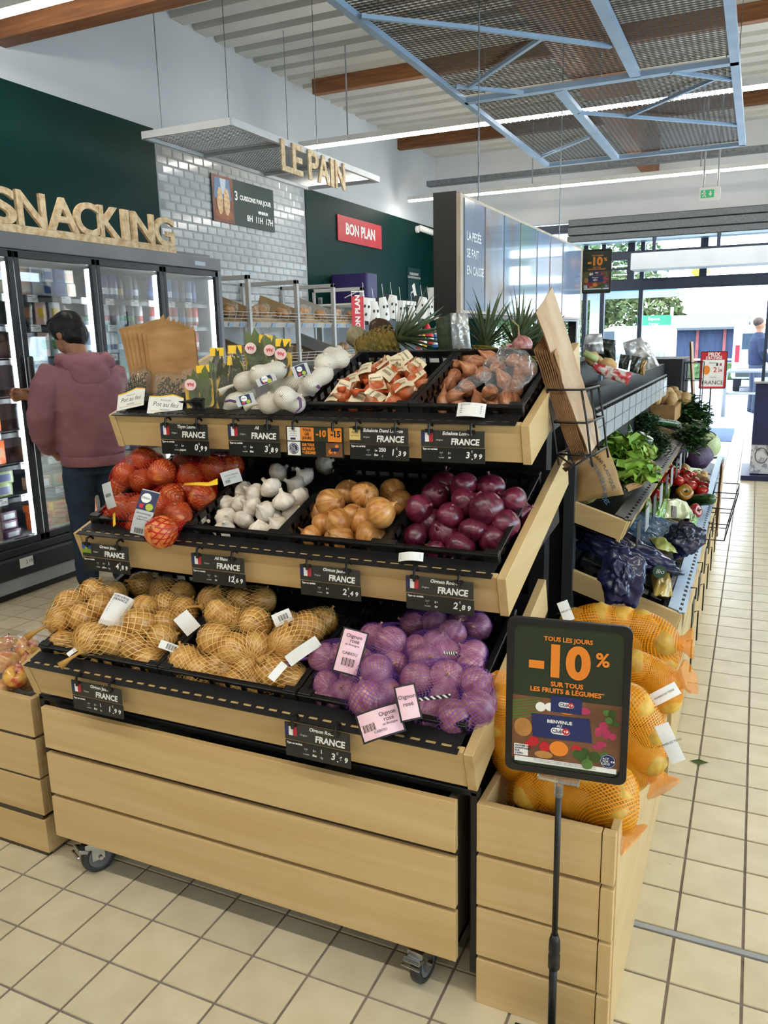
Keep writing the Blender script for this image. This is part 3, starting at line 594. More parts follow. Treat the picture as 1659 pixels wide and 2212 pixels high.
GAM = [veg('garlic_bulb', [(.05, -.62), (.25, -.66), (.62, -.52), (.92, -.18), (1, .08), (.86, .38), (.52, .66), (.27, .84), (.18, 1.0), (.16, 1.2), (.17, 1.3), (.02, 1.3)], GAR, 30, .02, .06, 9, s) for s in (1, 2)]
def rotm(seed, tilt=1.0):
    r = random.Random(seed); return Euler((r.uniform(-1.3, 1.3)*tilt, r.uniform(-1.3, 1.3)*tilt, r.uniform(0, 6.28))).to_matrix()
SEED = [0]
def put(me, name, loc, r, R=None, parent=None):
    SEED[0] += 1; o = link(name, me, parent); R = R or rotm(SEED[0])
    o.matrix_basis = Matrix.Translation(loc) @ R.to_4x4() @ Matrix.Diagonal((r, r, r, 1)); return o
def pile(k, pts, meshes, name, r, fmt, cat, group, nrow, lay=.06, tilt=1.0):
    out = []
    for i, q in enumerate(pts):
        px, py, L = q[:3]; rr = q[3] if len(q) > 3 else r
        out.append(put(meshes[i % len(meshes)], name, tp(k, px, py, -.064+rr+L*lay), rr, rotm(i*13+k, tilt)))
    key = lambda o: o.matrix_basis.translation.y
    rows_label(out, key, lambda o: o.matrix_basis.translation.x, nrow, fmt, cat, group); return out
STRAW = mat('dry_root_fibre', '#B29C6A', .8, col2='#9b8554', scale=20)
def roots(o, r, n=9, lenr=.5, seed=0, mt=STRAW):
    rn = random.Random(seed); m = MB()
    for i in range(n):
        a = rn.uniform(0, 6.28); b = rn.uniform(.1, .5)
        m.tube([(0, 0, -.86), (.1*math.cos(a), .1*math.sin(a), -.95), (b*math.cos(a), b*math.sin(a), -1.05-rn.uniform(-.1, lenr)*.5)], [.02, .014, .006], 4)
    m.build('roots', mt, o)
red = pile(1, [(906, 1099, 1), (941, 1070, 1), (973, 1113, 1, .036), (1004, 1085, 1.2), (1051, 1101, 1, .047), (1109, 1082, 1), (1002, 1050, 1.4), (1060, 1054, 1.2), (896, 1160, 0), (961, 1152, .1, .042), (994, 1181, 0), (1023, 1145, .5), (1068, 1164, .1, .043), (1092, 1134, .6), (943, 1192, 0, .03), (928, 1128, .3), (1030, 1120, .2), (1125, 1110, .1), (960, 1045, .8)], ROM, 'red_onion', .0395, 'red onion, %s from left in the %s row of the loose red onion crate', 'onion', 'loose red onions', 4)
for i, o in enumerate(red):
    if i % 2 == 0: roots(o, 1, 10, .6, i)
pile(1, [(714, 1087, 1, .042), (787, 1070, 1, .04), (752, 1064, .8), (822, 1107, 1.4, .042), (848, 1062, .4), (760, 1117, .6), (732, 1128, .6, .04), (783, 1127, .4), (672, 1160, 0, .036), (732, 1164, 0, .042), (801, 1158, .1, .042), (703, 1132, .3), (863, 1085, .2), (690, 1110, .1), (770, 1150, -.2)], YOM, 'yellow_onion', .039, 'yellow onion, %s from left in the %s row of the loose yellow onion crate', 'onion', 'loose yellow onions', 4)
pile(1, [(437, 1132, 0), (489, 1119, .2), (485, 1147, 0), (489, 1090, .4), (524, 1090, .6), (551, 1066, 1.3, .032), (586, 1054, 1.6, .033), (613, 1084, 1.2, .033), (546, 1097, .7), (574, 1105, .8, .032), (527, 1124, .2), (562, 1144, 0, .032), (602, 1138, 0), (648, 1075, .8), (600, 1022, 1), (658, 1033, 1), (527, 1062, .6), (630, 1110, .2), (590, 1120, .2), (640, 1050, .9), (700, 1005, 1)], GAM, 'garlic_bulb', .033, 'white garlic bulb, %s from left in the %s row of the loose garlic crate', 'garlic', 'loose garlic bulbs', 4, .05)
pile(2, [(981, 792, 1), (1028, 783, 1.2), (1005, 778, .8), (1017, 800, 1), (981, 812, .8), (1043, 809, 1), (968, 832, .6), (947, 848, .3), (981, 857, .4), (924, 874, 0), (957, 871, 0), (1011, 841, .8), (1058, 848, .9, .024), (1112, 841, .8, .025), (1094, 862, .6), (1075, 876, .1), (1109, 874, .1), (1036, 868, .1), (1090, 825, .6), (1143, 800, 1.1), (1125, 818, .6), (1000, 825, .2), (1075, 795, .8), (1060, 775, 1), (1110, 780, 1), (990, 875, -.1), (1060, 865, .1), (940, 862, .1), (1130, 785, .9)], SHM, 'long_shallot', .0235, 'long shallot, %s from left in the %s row of the loose shallot crate', 'shallot', 'loose long shallots', 4, .045, 1.2)
# ------------------------------------------------------------ net bags
def netbag(name, label, cat, group, balls, meshes, ball, nm, axis=None, tie=.05, parent=None, infl=1.02, iters=14, flatten=None, squash=(1, 1, 1), tieparts=True):
    """balls: (centre, radius). net is a taut membrane round them, gathered at its two ends"""
    t = thing(name, label, cat, group); 
    P = np.array([list(c) for c, r in balls]); Rr = np.array([r for c, r in balls]); c0 = P.mean(0)
    if axis is None:
        w, v = np.linalg.eigh(np.cov((P-c0).T)+1e-6*np.eye(3)); axis = v[:, -1]
    ax = Vector(axis).normalized(); e1 = ax.orthogonal().normalized(); e2 = ax.cross(e1)
    NU, NV = 40, 26
    th = np.linspace(0.06, math.pi-.06, NV+1); ph = np.arange(NU)/NU*2*math.pi
    D = (np.cos(th)[:, None, None]*np.array(ax)+np.sin(th)[:, None, None]*(np.cos(ph)[None, :, None]*np.array(e1)+np.sin(ph)[None, :, None]*np.array(e2)))
    Q = P-c0; star = np.full(D.shape[:2], .012)
    for q, r in zip(Q, Rr*infl):
        b = D @ q; disc = b*b-q@q+r*r; s = np.where(disc > 0, b+np.sqrt(np.maximum(disc, 0)), 0); star = np.maximum(star, s)
    r = star.copy()
    for _ in range(iters):
        a = (np.roll(r, 1, 1)+np.roll(r, -1, 1)); up = np.vstack([r[:1], r[:-1]]); dn = np.vstack([r[1:], r[-1:]])
        r = np.maximum(star, (a+up+dn)/4*1.004)
    V = D*r[:, :, None]+c0
    mb = MB(); vs = [tuple(p) for p in V.reshape(-1, 3)]; fs = []; uv = []
    for i in range(NV):
        for j in range(NU):
            k = (j+1) % NU; fs.append((i*NU+j, i*NU+k, (i+1)*NU+k, (i+1)*NU+j)); uv.append([(j/NU, i/NV), ((j+1)/NU, i/NV), ((j+1)/NU, (i+1)/NV), (j/NU, (i+1)/NV)])
    mb.add(vs, fs, 0, uv)
    mb.build('net', nm, t, True)
    if tie:
        A = Vector(V[0].mean(0)); p = A+ax*tie*.5
        if name == 'potato_sack':
            B = Vector(V[1].mean(0)); g = MB(); g.grid(lambda u, v: B+ax*(tie*.55*v-.015)+(e1*math.cos(u*6.283)+e2*math.sin(u*6.283))*(.018+.022*v*v)*(1+.35*noise.noise(Vector((math.cos(u*6.283)*2, math.sin(u*6.283)*2, v*3)))*v), 24, 6); g.build('net_frill', nm, t, True)
        else:
          tb = MB(); tb.tube([A-ax*.012, A, p, p+ax*tie*.6+e1*.01], [.014, .004, .005, .012], 8); tb.build('gathered_end', MATS[nm.name+'_solid'] if nm.name+'_solid' in MATS else nm, t, True)
    for i, (c, rr) in enumerate(balls): put(meshes[i % len(meshes)], ball, Vector(c), rr*.97, rotm(SEED[0]+i*7+3), t)
    return t
REDNET = netmat('red_net', '#B0140E', 34, 20, .2, veil=.05); YELNET = netmat('straw_net', '#E2BE74', 24, 13, .13, veil=.0)
PURNET = netmat('purple_net', '#7549A6', 40, 27, .14, veil=.05); WHTNET = netmat('white_net', '#E9E4D6', 40, 26, .26, veil=.45)
ORGNET = netmat('orange_net', '#D2632B', 40, 26, .26, veil=.35); POTNET = netmat('orange_sack_net', '#F0980C', 84, 56, .27, veil=.08, square=True)
for n, c in (('red_net', '#A81C18'), ('straw_net', '#B88A40'), ('purple_net', '#6A3A9A'), ('white_net', '#D9D4C6'), ('orange_net', '#C2531F'), ('orange_sack_net', '#E88A10')): mat(n+'_solid', c, .6, col2=c, scale=20)
def T_(k, pts, r, base=-.064, lay=.06): return [(tp(k, x, y, base+(q[0] if q else r)+L*lay), (q[0] if q else r)) for x, y, L, *q in pts]
G1 = 'red net bags of onions'
netbag('onion_net_bag', 'red net bag of onions on top, by the shopper, in the middle tier', 'onion bag', G1, T_(1, [(270, 1025, 1.3), (311, 990, 1.8), (350, 1022, 1.5, .047), (308, 1040, 1.1), (262, 1052, .6), (330, 1000, .9)], .042), OOM, 'onion', REDNET)
netbag('onion_net_bag', 'red net bag of onions hanging over the front lip, with paper band', 'onion bag', G1, T_(1, [(338, 1095, 1.1, .044), (372, 1073, 1.1), (384, 1113, 1, .043), (348, 1150, 1.0, .047), (300, 1096, .8), (262, 1098, .8, .043), (237, 1120, .2, .036), (300, 1135, .3)], .041), OOM, 'onion', REDNET)
netbag('onion_net_bag', 'red net bag of onions with yellow strap beside the garlic', 'onion bag', G1, T_(1, [(410, 1028, 1.2), (458, 1010, 1.2, .044), (501, 1006, 1.1), (437, 1076, .8, .044), (405, 1060, .5), (400, 995, .8)], .041), OOM, 'onion', REDNET)
G0 = 'straw net bags of yellow onions'
for lb_, pts in (('far left back', [(202, 1277, 1.3), (151, 1306, 1.1, .047), (130, 1340, .8, .046), (178, 1334, 1.1, .045), (218, 1310, 1.3), (246, 1284, 1)]),
                 ('left centre with white paper slip', [(195, 1381, .9, .05), (249, 1385, .8, .047), (302, 1347, 1, .05), (312, 1314, 1.1), (250, 1340, .8)]),
                 ('left front by the lip', [(287, 1400, .6), (318, 1430, .2, .043), (228, 1424, .0), (136, 1392, .2, .045), (352, 1380, .5, .046)]),
                 ('left crate back right', [(357, 1310, .6, .045), (398, 1318, .7), (357, 1350, .7, .044), (394, 1345, .4)]),
                 ('left crate dark back corner', [(304, 1262, .5), (350, 1275, .5), (394, 1285, .5)]),
                 ('centre crate middle', [(465, 1381, .9, .05), (500, 1337, .8), (551, 1347, .9, .048), (506, 1404, .8, .048), (555, 1400, .8, .046)]),
                 ('centre crate front left', [(400, 1428, .4, .046), (432, 1451, .2, .045), (477, 1443, .3, .045), (405, 1455, -.2, .04)]),
                 ('centre crate front right', [(535, 1443, .3, .043), (510, 1478, 0), (588, 1453, .4, .047), (635, 1473, .2, .045), (552, 1478, .0)]),
                 ('centre crate back right with barcode tag', [(618, 1390, .8, .05), (665, 1358, .8, .048), (620, 1350, .5), (700, 1342, .5)]),
                 ('centre crate back left', [(459, 1296, .9, .043), (475, 1324, .9, .045), (516, 1300, .8), (567, 1298, .7)])):
    netbag('onion_net_bag', 'straw net bag of yellow onions, '+lb_+', bottom tier', 'onion bag', G0, T_(0, pts, .041), YGM, 'onion', YELNET)
GP = 'purple net bags of pink onions'
for lb_, pts in (('with large pink label, back left', [(700, 1422, 1, .04), (745, 1415, 1), (806, 1375, 1.1), (843, 1388, 1.2, .043), (853, 1435, .8), (780, 1430, .9)]),
                 ('bulging over the front left', [(703, 1479, .4), (710, 1513, .1), (749, 1496, .6, .038), (793, 1510, .9, .046), (813, 1450, 1.1, .045), (835, 1496, .7), (762, 1469, .6)]),
                 ('at the right back', [(901, 1402, .9), (943, 1388, 1), (918, 1425, .9, .041), (977, 1368, .9), (1022, 1412, .8), (1017, 1440, .6), (965, 1410, .8)]),
                 ('with striped tie at the right front', [(901, 1466, .9, .043), (965, 1462, .9, .042), (1028, 1477, .7, .042), (1030, 1530, .5, .043), (982, 1550, .5, .044), (920, 1543, .3, .04), (960, 1505, .6)]),
                 ('in the dark at the very back', [(891, 1350, .5), (940, 1345, .5), (1032, 1354, .6), (1000, 1340, .6)])):
    netbag('onion_net_bag', 'purple net bag of pink onions, '+lb_, 'onion bag', GP, T_(0, pts, .037), POM, 'onion', PURNET)
GW = 'white net tubes of garlic'
for lb_, pts in (('lying on top at the left', [(525, 826, 1.2, .028), (560, 810, 1.6, .028), (600, 800, 1.6, .026)]), ('bulging over the front lip', [(580, 872, .6, .029), (615, 858, 1, .03), (640, 872, .6, .026)]),
                 ('beside the orange shallots', [(672, 830, 1, .026), (700, 808, 1.2, .027), (660, 850, .5, .024)]), ('at the top right back', [(700, 785, 1.6, .028), (735, 775, 1.5, .028), (715, 768, 1.4, .026)]), ('at the front left with blue label', [(505, 868, .4, .025), (535, 852, .6, .024), (500, 888, -.1, .024)]), ('low in the middle', [(600, 835, .6, .026), (640, 830, .7, .026), (560, 880, -.1, .025)])):
    netbag('garlic_net_bag', 'white net bag of garlic, '+lb_, 'garlic bag', GW, T_(2, pts, .026, -.03), GAM, 'garlic_bulb', WHTNET, tie=.04)
GS = 'orange nets of small shallots'; sb = []
for i, (x, y, L) in enumerate([(788, 816, .8), (857, 806, .8), (898, 812, .8), (814, 845, .6), (741, 859, .3), (777, 877, 0), (812, 874, .1), (866, 850, .6), (857, 872, .1), (722, 873, 0), (840, 824, .6), (760, 838, .5), (897, 832, .5), (825, 800, .7), (885, 866, .1), (870, 792, .6)]):
    c = tp(2, x, y, -.03+.02+L*.05); R = Euler((0, 0, i*1.3)).to_matrix(); d = R @ Vector((.017, 0, 0))
    sb.append(netbag('shallot_net', 'x', 'shallot net', GS, [(c-d, .021), (c+d, .02), (c+R @ Vector((0, .012, .012)), .018)], SHM[1:], 'shallot', ORGNET, tie=.03, iters=14))
    sb[-1]['_x'], sb[-1]['_y'] = c.x, c.y
    M = frame(c+Vector((.005, -.012, .028)), (rn := random.Random(i)).choice([Vector((.3, -.7, .6)), Vector((-.2, -.5, .8)), Vector((.5, -.5, .7))])) @ Matrix.Rotation(rn.uniform(-1, 1), 4, 'Z')
    m = MB(M); m.W = lambda p: Vector((p.x, p.y, p.z-8*p.x*p.x)); m.grid(lambda u, v: Vector(((u-.5)*.05*(1-.3*v), (v-.5)*.055, 0)), 6, 2, 0)
    for q in range(7): m.add([(-.014+q*.004, -.012, .0012), (-.0125+q*.004, -.012, .0012), (-.0125+q*.004, .0, .0012), (-.014+q*.004, .0, .0012)], [(0, 1, 2, 3)], 1)
    m.text('Echalote', 0, .012, .009, 1, .0012); m.build('paper_flag', [mat('cream_label', '#E8D9B8', .6, col2='#dccba6', scale=9), INK], sb[-1])
rows_label(sb, lambda o: o['_y'], lambda o: o['_x'], 4, 'orange net of shallots with cream flag, %s from left, %s row, top-tier crate', 'shallot net', GS)
for o in sb: del o['_x']; del o['_y']
# ============================================================ price tags
TAGM = mat('tag_black', '#1A1B1A', .32, col2='#232422', scale=7); TAGM2 = mat('tag_slate', '#2B2C29', .32, col2='#343531', scale=7)
FB, FR_ = mat('flag_blue', '#27325F', .5, col2='#222c57', scale=9), mat('flag_red', '#B9343C', .5, col2='#ad2c35', scale=9)
def pricetag(Y, TL, BR, name, unit, price, label, flag='fr', qty=''):
    a, b = on(1, Y, *TL), on(1, Y, *BR); w, h = b.x-a.x, a.z-b.z
    t = thing('price_tag', label, 'price tag', 'black price tags on the onion stand')
    M = Matrix(((1, 0, 0, (a.x+b.x)/2), (0, 0, -1, Y), (0, 1, 0, (a.z+b.z)/2), (0, 0, 0, 1)))
    m = MB(M); m.prism([(-w/2, -.01*h), (w/2, -.01*h), (w/2, h/2), (-w/2, h/2)], -.003, 0); m.build('upper_board', TAGM2, t, bevel=.0008)
    m = MB(M); m.prism([(-w/2+.001, -h/2), (w/2+.002, -h/2), (w/2+.002, -.03*h), (-w/2+.001, -.03*h)], -.002, .001); m.build('lower_board', TAGM, t, bevel=.0008)
    f = MB(M); fx, fy, fw, fh = -w*.4, h*.28, w*.19, h*.3
    if flag == 'fr':
        for i in range(3): f.prism([(fx-fw/2+i*fw/3, fy-fh/2), (fx-fw/2+(i+1)*fw/3, fy-fh/2), (fx-fw/2+(i+1)*fw/3, fy+fh/2), (fx-fw/2+i*fw/3, fy+fh/2)], 0, .0008, i)
        f.build('flag', [FB, PAPER, FR_], t)
    elif flag == 'sun':
        f.prism([(fx-fw/2, fy), (fx+fw/2, fy), (fx+fw/2, fy+fh/2), (fx-fw/2, fy+fh/2)], 0, .0008, 0); f.prism([(fx-fw/2, fy-fh/2), (fx+fw/2, fy-fh/2), (fx+fw/2, fy), (fx-fw/2, fy)], 0, .0008, 1); f.prism(circ(fw*.13, 12, fx, fy+fh*.16), .0008, .0012, 2); f.prism([(fx-fw*.02, fy-fh*.1), (fx+fw*.02, fy-fh*.1), (fx+fw*.02, fy+fh*.1), (fx-fw*.02, fy+fh*.1)], .0008, .0012, 2)
        f.build('origin_badge', [mat('badge_blue', '#2E5FA8', .5, col2='#27559b', scale=9), mat('badge_green', '#7D9A2A', .5, col2='#718d22', scale=9), YEL], t)
    else:
        f.prism([(fx-fw/2, fy-fh*.6), (fx+fw/2, fy-fh*.6), (fx+fw/2, fy+fh*.6), (fx-fw/2, fy+fh*.6)], 0, .0008, 0); f.text('Reflets', fx, fy+fh*.18, h*.085, 1, .001, shear=.3); f.text('de France', fx, fy-fh*.15, h*.07, 1, .001, shear=.3)
        f.build('origin_badge', [mat('badge_cream', '#E3C982', .5, col2='#d9bd72', scale=9), INK], t)
    m = MB(M); m.text(name, w*.08, h*.405, h*.145, 0, .0006, shear=.2, bold=.0004); m.text('FRANCE', w*.2, h*.15, h*.265, 0, .0006, shear=.12, bold=.0008, sx=.92); m.text('Origine:', -w*.2, h*.2, h*.07, 0, .0006, shear=.2)
    m.text('Type ou variété:', -w*.47, -h*.09, h*.075, 0, .0016, 'LEFT', .0003, .1)
    m.text('CAT', -w*.17, -h*.2, h*.06, 0, .0016); m.text('I', -w*.17, -h*.27, h*.06, 0, .0016); m.text('CALIBRE', -w*.17, -h*.35, h*.05, 0, .0016)
    m.text('Le', -w*.04, -h*.2, h*.09, 0, .0016, shear=.2, bold=.0003); m.text(unit, -w*.04, -h*.34, h*.09, 0, .0016, shear=.2, bold=.0003)
    if qty: m.text(qty, w*.07, -h*.18, h*.16, 0, .0016, bold=.0004); m.text('kg' if len(qty) == 1 else 'g', w*.07, -h*.35, h*.09, 0, .0016, shear=.2)
    e, c = price.split('.')
    m.text(e, w*.245, -h*.25, h*.27, 0, .0016, shear=.15, bold=.0006); m.text('€', w*.315, -h*.13, h*.1, 0, .0016); m.text('.', w*.315, -h*.31, h*.2, 0, .0016, bold=.0008); m.text(c[0], w*.36, -h*.27, h*.2, 0, .0016, shear=.15, bold=.0006); m.text(c[1], w*.44, -h*.28, h*.2, 0, .0016, shear=.15, bold=.0006)
    m.build('lettering', PAPER, t)
    for sx in (-.36, .3):
        x = M.translation.x+sx*w; z0 = a.z
        hk = MB(); hk.tube([(x, Y-.004, z0-.012), (x, Y-.004, z0+.004), (x, Y-.002, z0+.014), (x, Y+.012, z0+.017), (x, Y+.022, z0+.008)], .0035, 6); hk.bb((x-.01, Y-.006, z0-.006), (x+.01, Y-.002, z0+.003)); hk.build('hook', BLK, t)
    return t
Y0, Y1, Y2 = .028, .262, .449
pricetag(Y2, (345, 914), (452, 985), 'Thym Laurier', 'paquet', '0.99', 'black price tag reading Thym Laurier FRANCE 0.99')
pricetag(Y2, (491, 916), (605, 989), 'Ail', 'filet', '3.89', 'black price tag reading Ail FRANCE 3.89')
pricetag(Y2, (754, 922), (882, 997), 'Echalote Demi Longue', 'filet', '1.39', 'black price tag reading Echalote Demi Longue FRANCE 1.39', 'cream', '250')
pricetag(Y2, (909, 928), (1046, 1003), 'Echalote Longue', 'kg', '3.99', 'black price tag reading Echalote Longue FRANCE 3.99')
pricetag(Y1, (176, 1171), (281, 1242), 'Oignon Jaune', 'pièce', '4.89', 'black price tag reading Oignon Jaune FRANCE 4.89 with sun badge', 'sun', '1')
pricetag(Y1, (412, 1194), (530, 1271), 'Ail Blanc', 'kg', '12.69', 'black price tag reading Ail Blanc FRANCE 12.69')
pricetag(Y1, (647, 1218), (779, 1300), 'Oignon Jaune', 'kg', '2.49', 'black Oignon Jaune price tag below the loose yellow onions, 2.49')
pricetag(Y1, (876, 1242), (1022, 1332), 'Oignon Rouge', 'kg', '2.89', 'black price tag reading Oignon Rouge FRANCE 2.89')
pricetag(Y0, (153, 1468), (267, 1554), 'Oignon Jaune', 'filet', '1.99', 'black Oignon Jaune price tag on the bottom tier, 1.99', 'fr', '1')
pricetag(Y0, (614, 1558), (757, 1661), 'Oignon Rosé', 'filet', '3.69', 'black price tag reading Oignon Rosé FRANCE 3.69', 'fr', '1')
# promotion tag of orange squares
a, b = on(1, Y2, 617, 920), on(1, Y2, 743, 990); w, h = b.x-a.x, a.z-b.z
t = thing('promotion_tag', 'orange and white promotion tag reading TOUS LES JOURS -10 -15', 'price tag'); M = Matrix(((1, 0, 0, (a.x+b.x)/2), (0, 0, -1, Y2), (0, 1, 0, (a.z+b.z)/2), (0, 0, 0, 1)))
MB(M).prism([(-w/2, -h/2), (w/2, -h/2), (w/2, h/2), (-w/2, h/2)], -.003, 0).build('board', TAGM, t)
def photo_veg(m, x0, y0, x1, y1, base, seed, n=9, z=.0008, mi=(2, 3, 4, 5)):
    rn = random.Random(seed); m.prism([(x0, y0), (x1, y0), (x1, y1), (x0, y1)], z-.0004, z, base)
    for i in range(n):
        r = rn.uniform(.08, .2)*(y1-y0); x = rn.uniform(x0+r, x1-r); y = rn.uniform(y0+r, y1-r); m.prism(circ(r, 10, x, y), z, z+.0002+.00002*i, mi[i % len(mi)])
PH = [mat('photo_wood', '#7A5136', .5, col2='#5f3c26', scale=9, stretch=(1, 6, 1)), mat('photo_red', '#B5222B', .4, col2='#8f1a22', scale=20), mat('photo_orange', '#E08A2A', .4, col2='#d07a1c', scale=20), mat('photo_leaf', '#3E5A22', .5, col2='#2b421a', scale=30), mat('photo_pink', '#C23A66', .4, col2='#a32d55', scale=20)]
m = MB(M); g = .006
for i, mi in enumerate((1, 0, 6, 0)):
    x0 = -w/2+.004+i*(w-.008)/4; m.prism([(x0, .02*h), (x0+(w-.008)/4-.001, .02*h), (x0+(w-.008)/4-.001, h*.47), (x0, h*.47)], 0, .0006, mi)
for i, s in enumerate(('TOUS', 'LES', 'JOURS')): m.text(s, -w*.125, h*(.38-.13*i), h*.12, 7, .0008, bold=.0004)
m.text('-10', w*.12, h*.27, h*.28, 0, .0008, bold=.001); m.text('-15', w*.37, h*.27, h*.28, 7, .0008, bold=.001); m.text('%', w*.2, h*.36, h*.09, 0, .0008); m.text('%', w*.45, h*.36, h*.09, 7, .0008)
for i, s in enumerate(('PAIEMENT', 'grâce à votre', 'carte Club', 'CARREFOUR')): m.text(s, -w*.375, h*(.42-.08*i), h*.055, 8, .0008)
m.prism([(-w*.42, h*.05), (-w*.33, h*.05), (-w*.33, h*.12), (-w*.42, h*.12)], .0008, .001, 8)
m.prism([(-w/2+.004, -h*.47), (-w*.25, -h*.47), (-w*.25, -.02*h), (-w/2+.004, -.02*h)], 0, .0006, 1); m.prism(circ(h*.19, 20, -w*.37, -h*.245), .0006, .0008, 8); m.prism(circ(h*.165, 20, -w*.37, -h*.245), .0008, .0009, 1); m.prism(circ(h*.15, 20, -w*.37, -h*.245), .0009, .001, 8); m.text('ACT', -w*.38, -h*.18, h*.09, 1, .0012); m.text('FOR', -w*.38, -h*.25, h*.09, 1, .0012); m.text('FOOD', -w*.38, -h*.32, h*.09, 1, .0012)
for i, s in enumerate(('SUR TOUS', 'LES FRUITS', '& LÉGUMES')): m.text(s, -w*.22, -h*(.11+.13*i), h*.125, 0, .0008, 'LEFT', .0006, sx=.8)
photo_veg(m, w*.2, -h*.47, w*.48, -h*.02, 2, 4, 8, mi=(3, 4, 5, 0)); m.prism([(w*.28, -h*.3), (w*.42, -h*.28), (w*.43, -h*.16), (w*.29, -h*.18)], .0014, .0016, 8)
m.build('print', [ORANGE, PAPER, PH[0], PH[1], PH[3], PH[2], OLIVE, INK, NAVY], t)
for sx in (-.36, .33):
    x = M.translation.x+sx*w; MB().tube([(x, Y2-.004, a.z-.01), (x, Y2-.003, a.z+.012), (x, Y2+.012, a.z+.016), (x, Y2+.022, a.z+.008)], .0035, 6).build('hook', BLK, t)
# ============================================================ standing sign
st = thing('standing_promotion_sign', 'black framed -10% TOUS LES JOURS sign on a telescopic pole', 'sign')
yw, pt = rad(6.09), rad(1.41); n = Vector((math.sin(yw)*math.cos(pt), -math.cos(yw)*math.cos(pt), math.sin(pt))); SM = frame((1.3992, .0304, .8161), n)
def signframe(M, w, h, b, parent, th=.008):
    f = MB(M); o = rrect(w, h, .016); i_ = rrect(w-2*b, h-2*b, .014); N = len(o)
    f.add([(x, y, -th) for x, y in o]+[(x, y, .003) for x, y in o]+[(x, y, .003) for x, y in i_]+[(x, y, -.001) for x, y in i_], [(k, (k+1) % N, N+(k+1) % N, N+k) for k in range(N)]+[(N+k, N+(k+1) % N, 2*N+(k+1) % N, 2*N+k) for k in range(N)]+[(2*N+k, 2*N+(k+1) % N, 3*N+(k+1) % N, 3*N+k) for k in range(N)]+[tuple(range(N-1, -1, -1))])
    f.build('frame', BLK, parent, bevel=.001)
CLUBR = mat('club_red', '#C4202E', .45, col2='#b51a28', scale=9); CLUBB = mat('club_blue', '#1F2C63', .45, col2='#1a2658', scale=9)
def clublogo(m, x, y, s, z, wht, blu, rdd):
    m.prism([(x+px*s, y+py*s) for px, py in rrect(2.4, .86, .42)], z, z+.0003, wht); m.text('Club', x-.38*s, y, s*.72, blu, z+.0005, bold=.02*s)
    m.prism(circ(s*.46, 18, x+.72*s, y+.08*s), z+.0003, z+.0006, rdd)
    m.prism([(x+s*.42, y+.08*s), (x+s*.62, y+.28*s), (x+s*.62, y-.12*s)], z+.0006, z+.0009, wht); m.prism([(x+s*1.04, y+.08*s), (x+s*.82, y+.3*s), (x+s*.72, y+.2*s), (x+s*.82, y+.08*s), (x+s*.72, y-.04*s), (x+s*.82, y-.14*s)], z+.0006, z+.0009, wht)
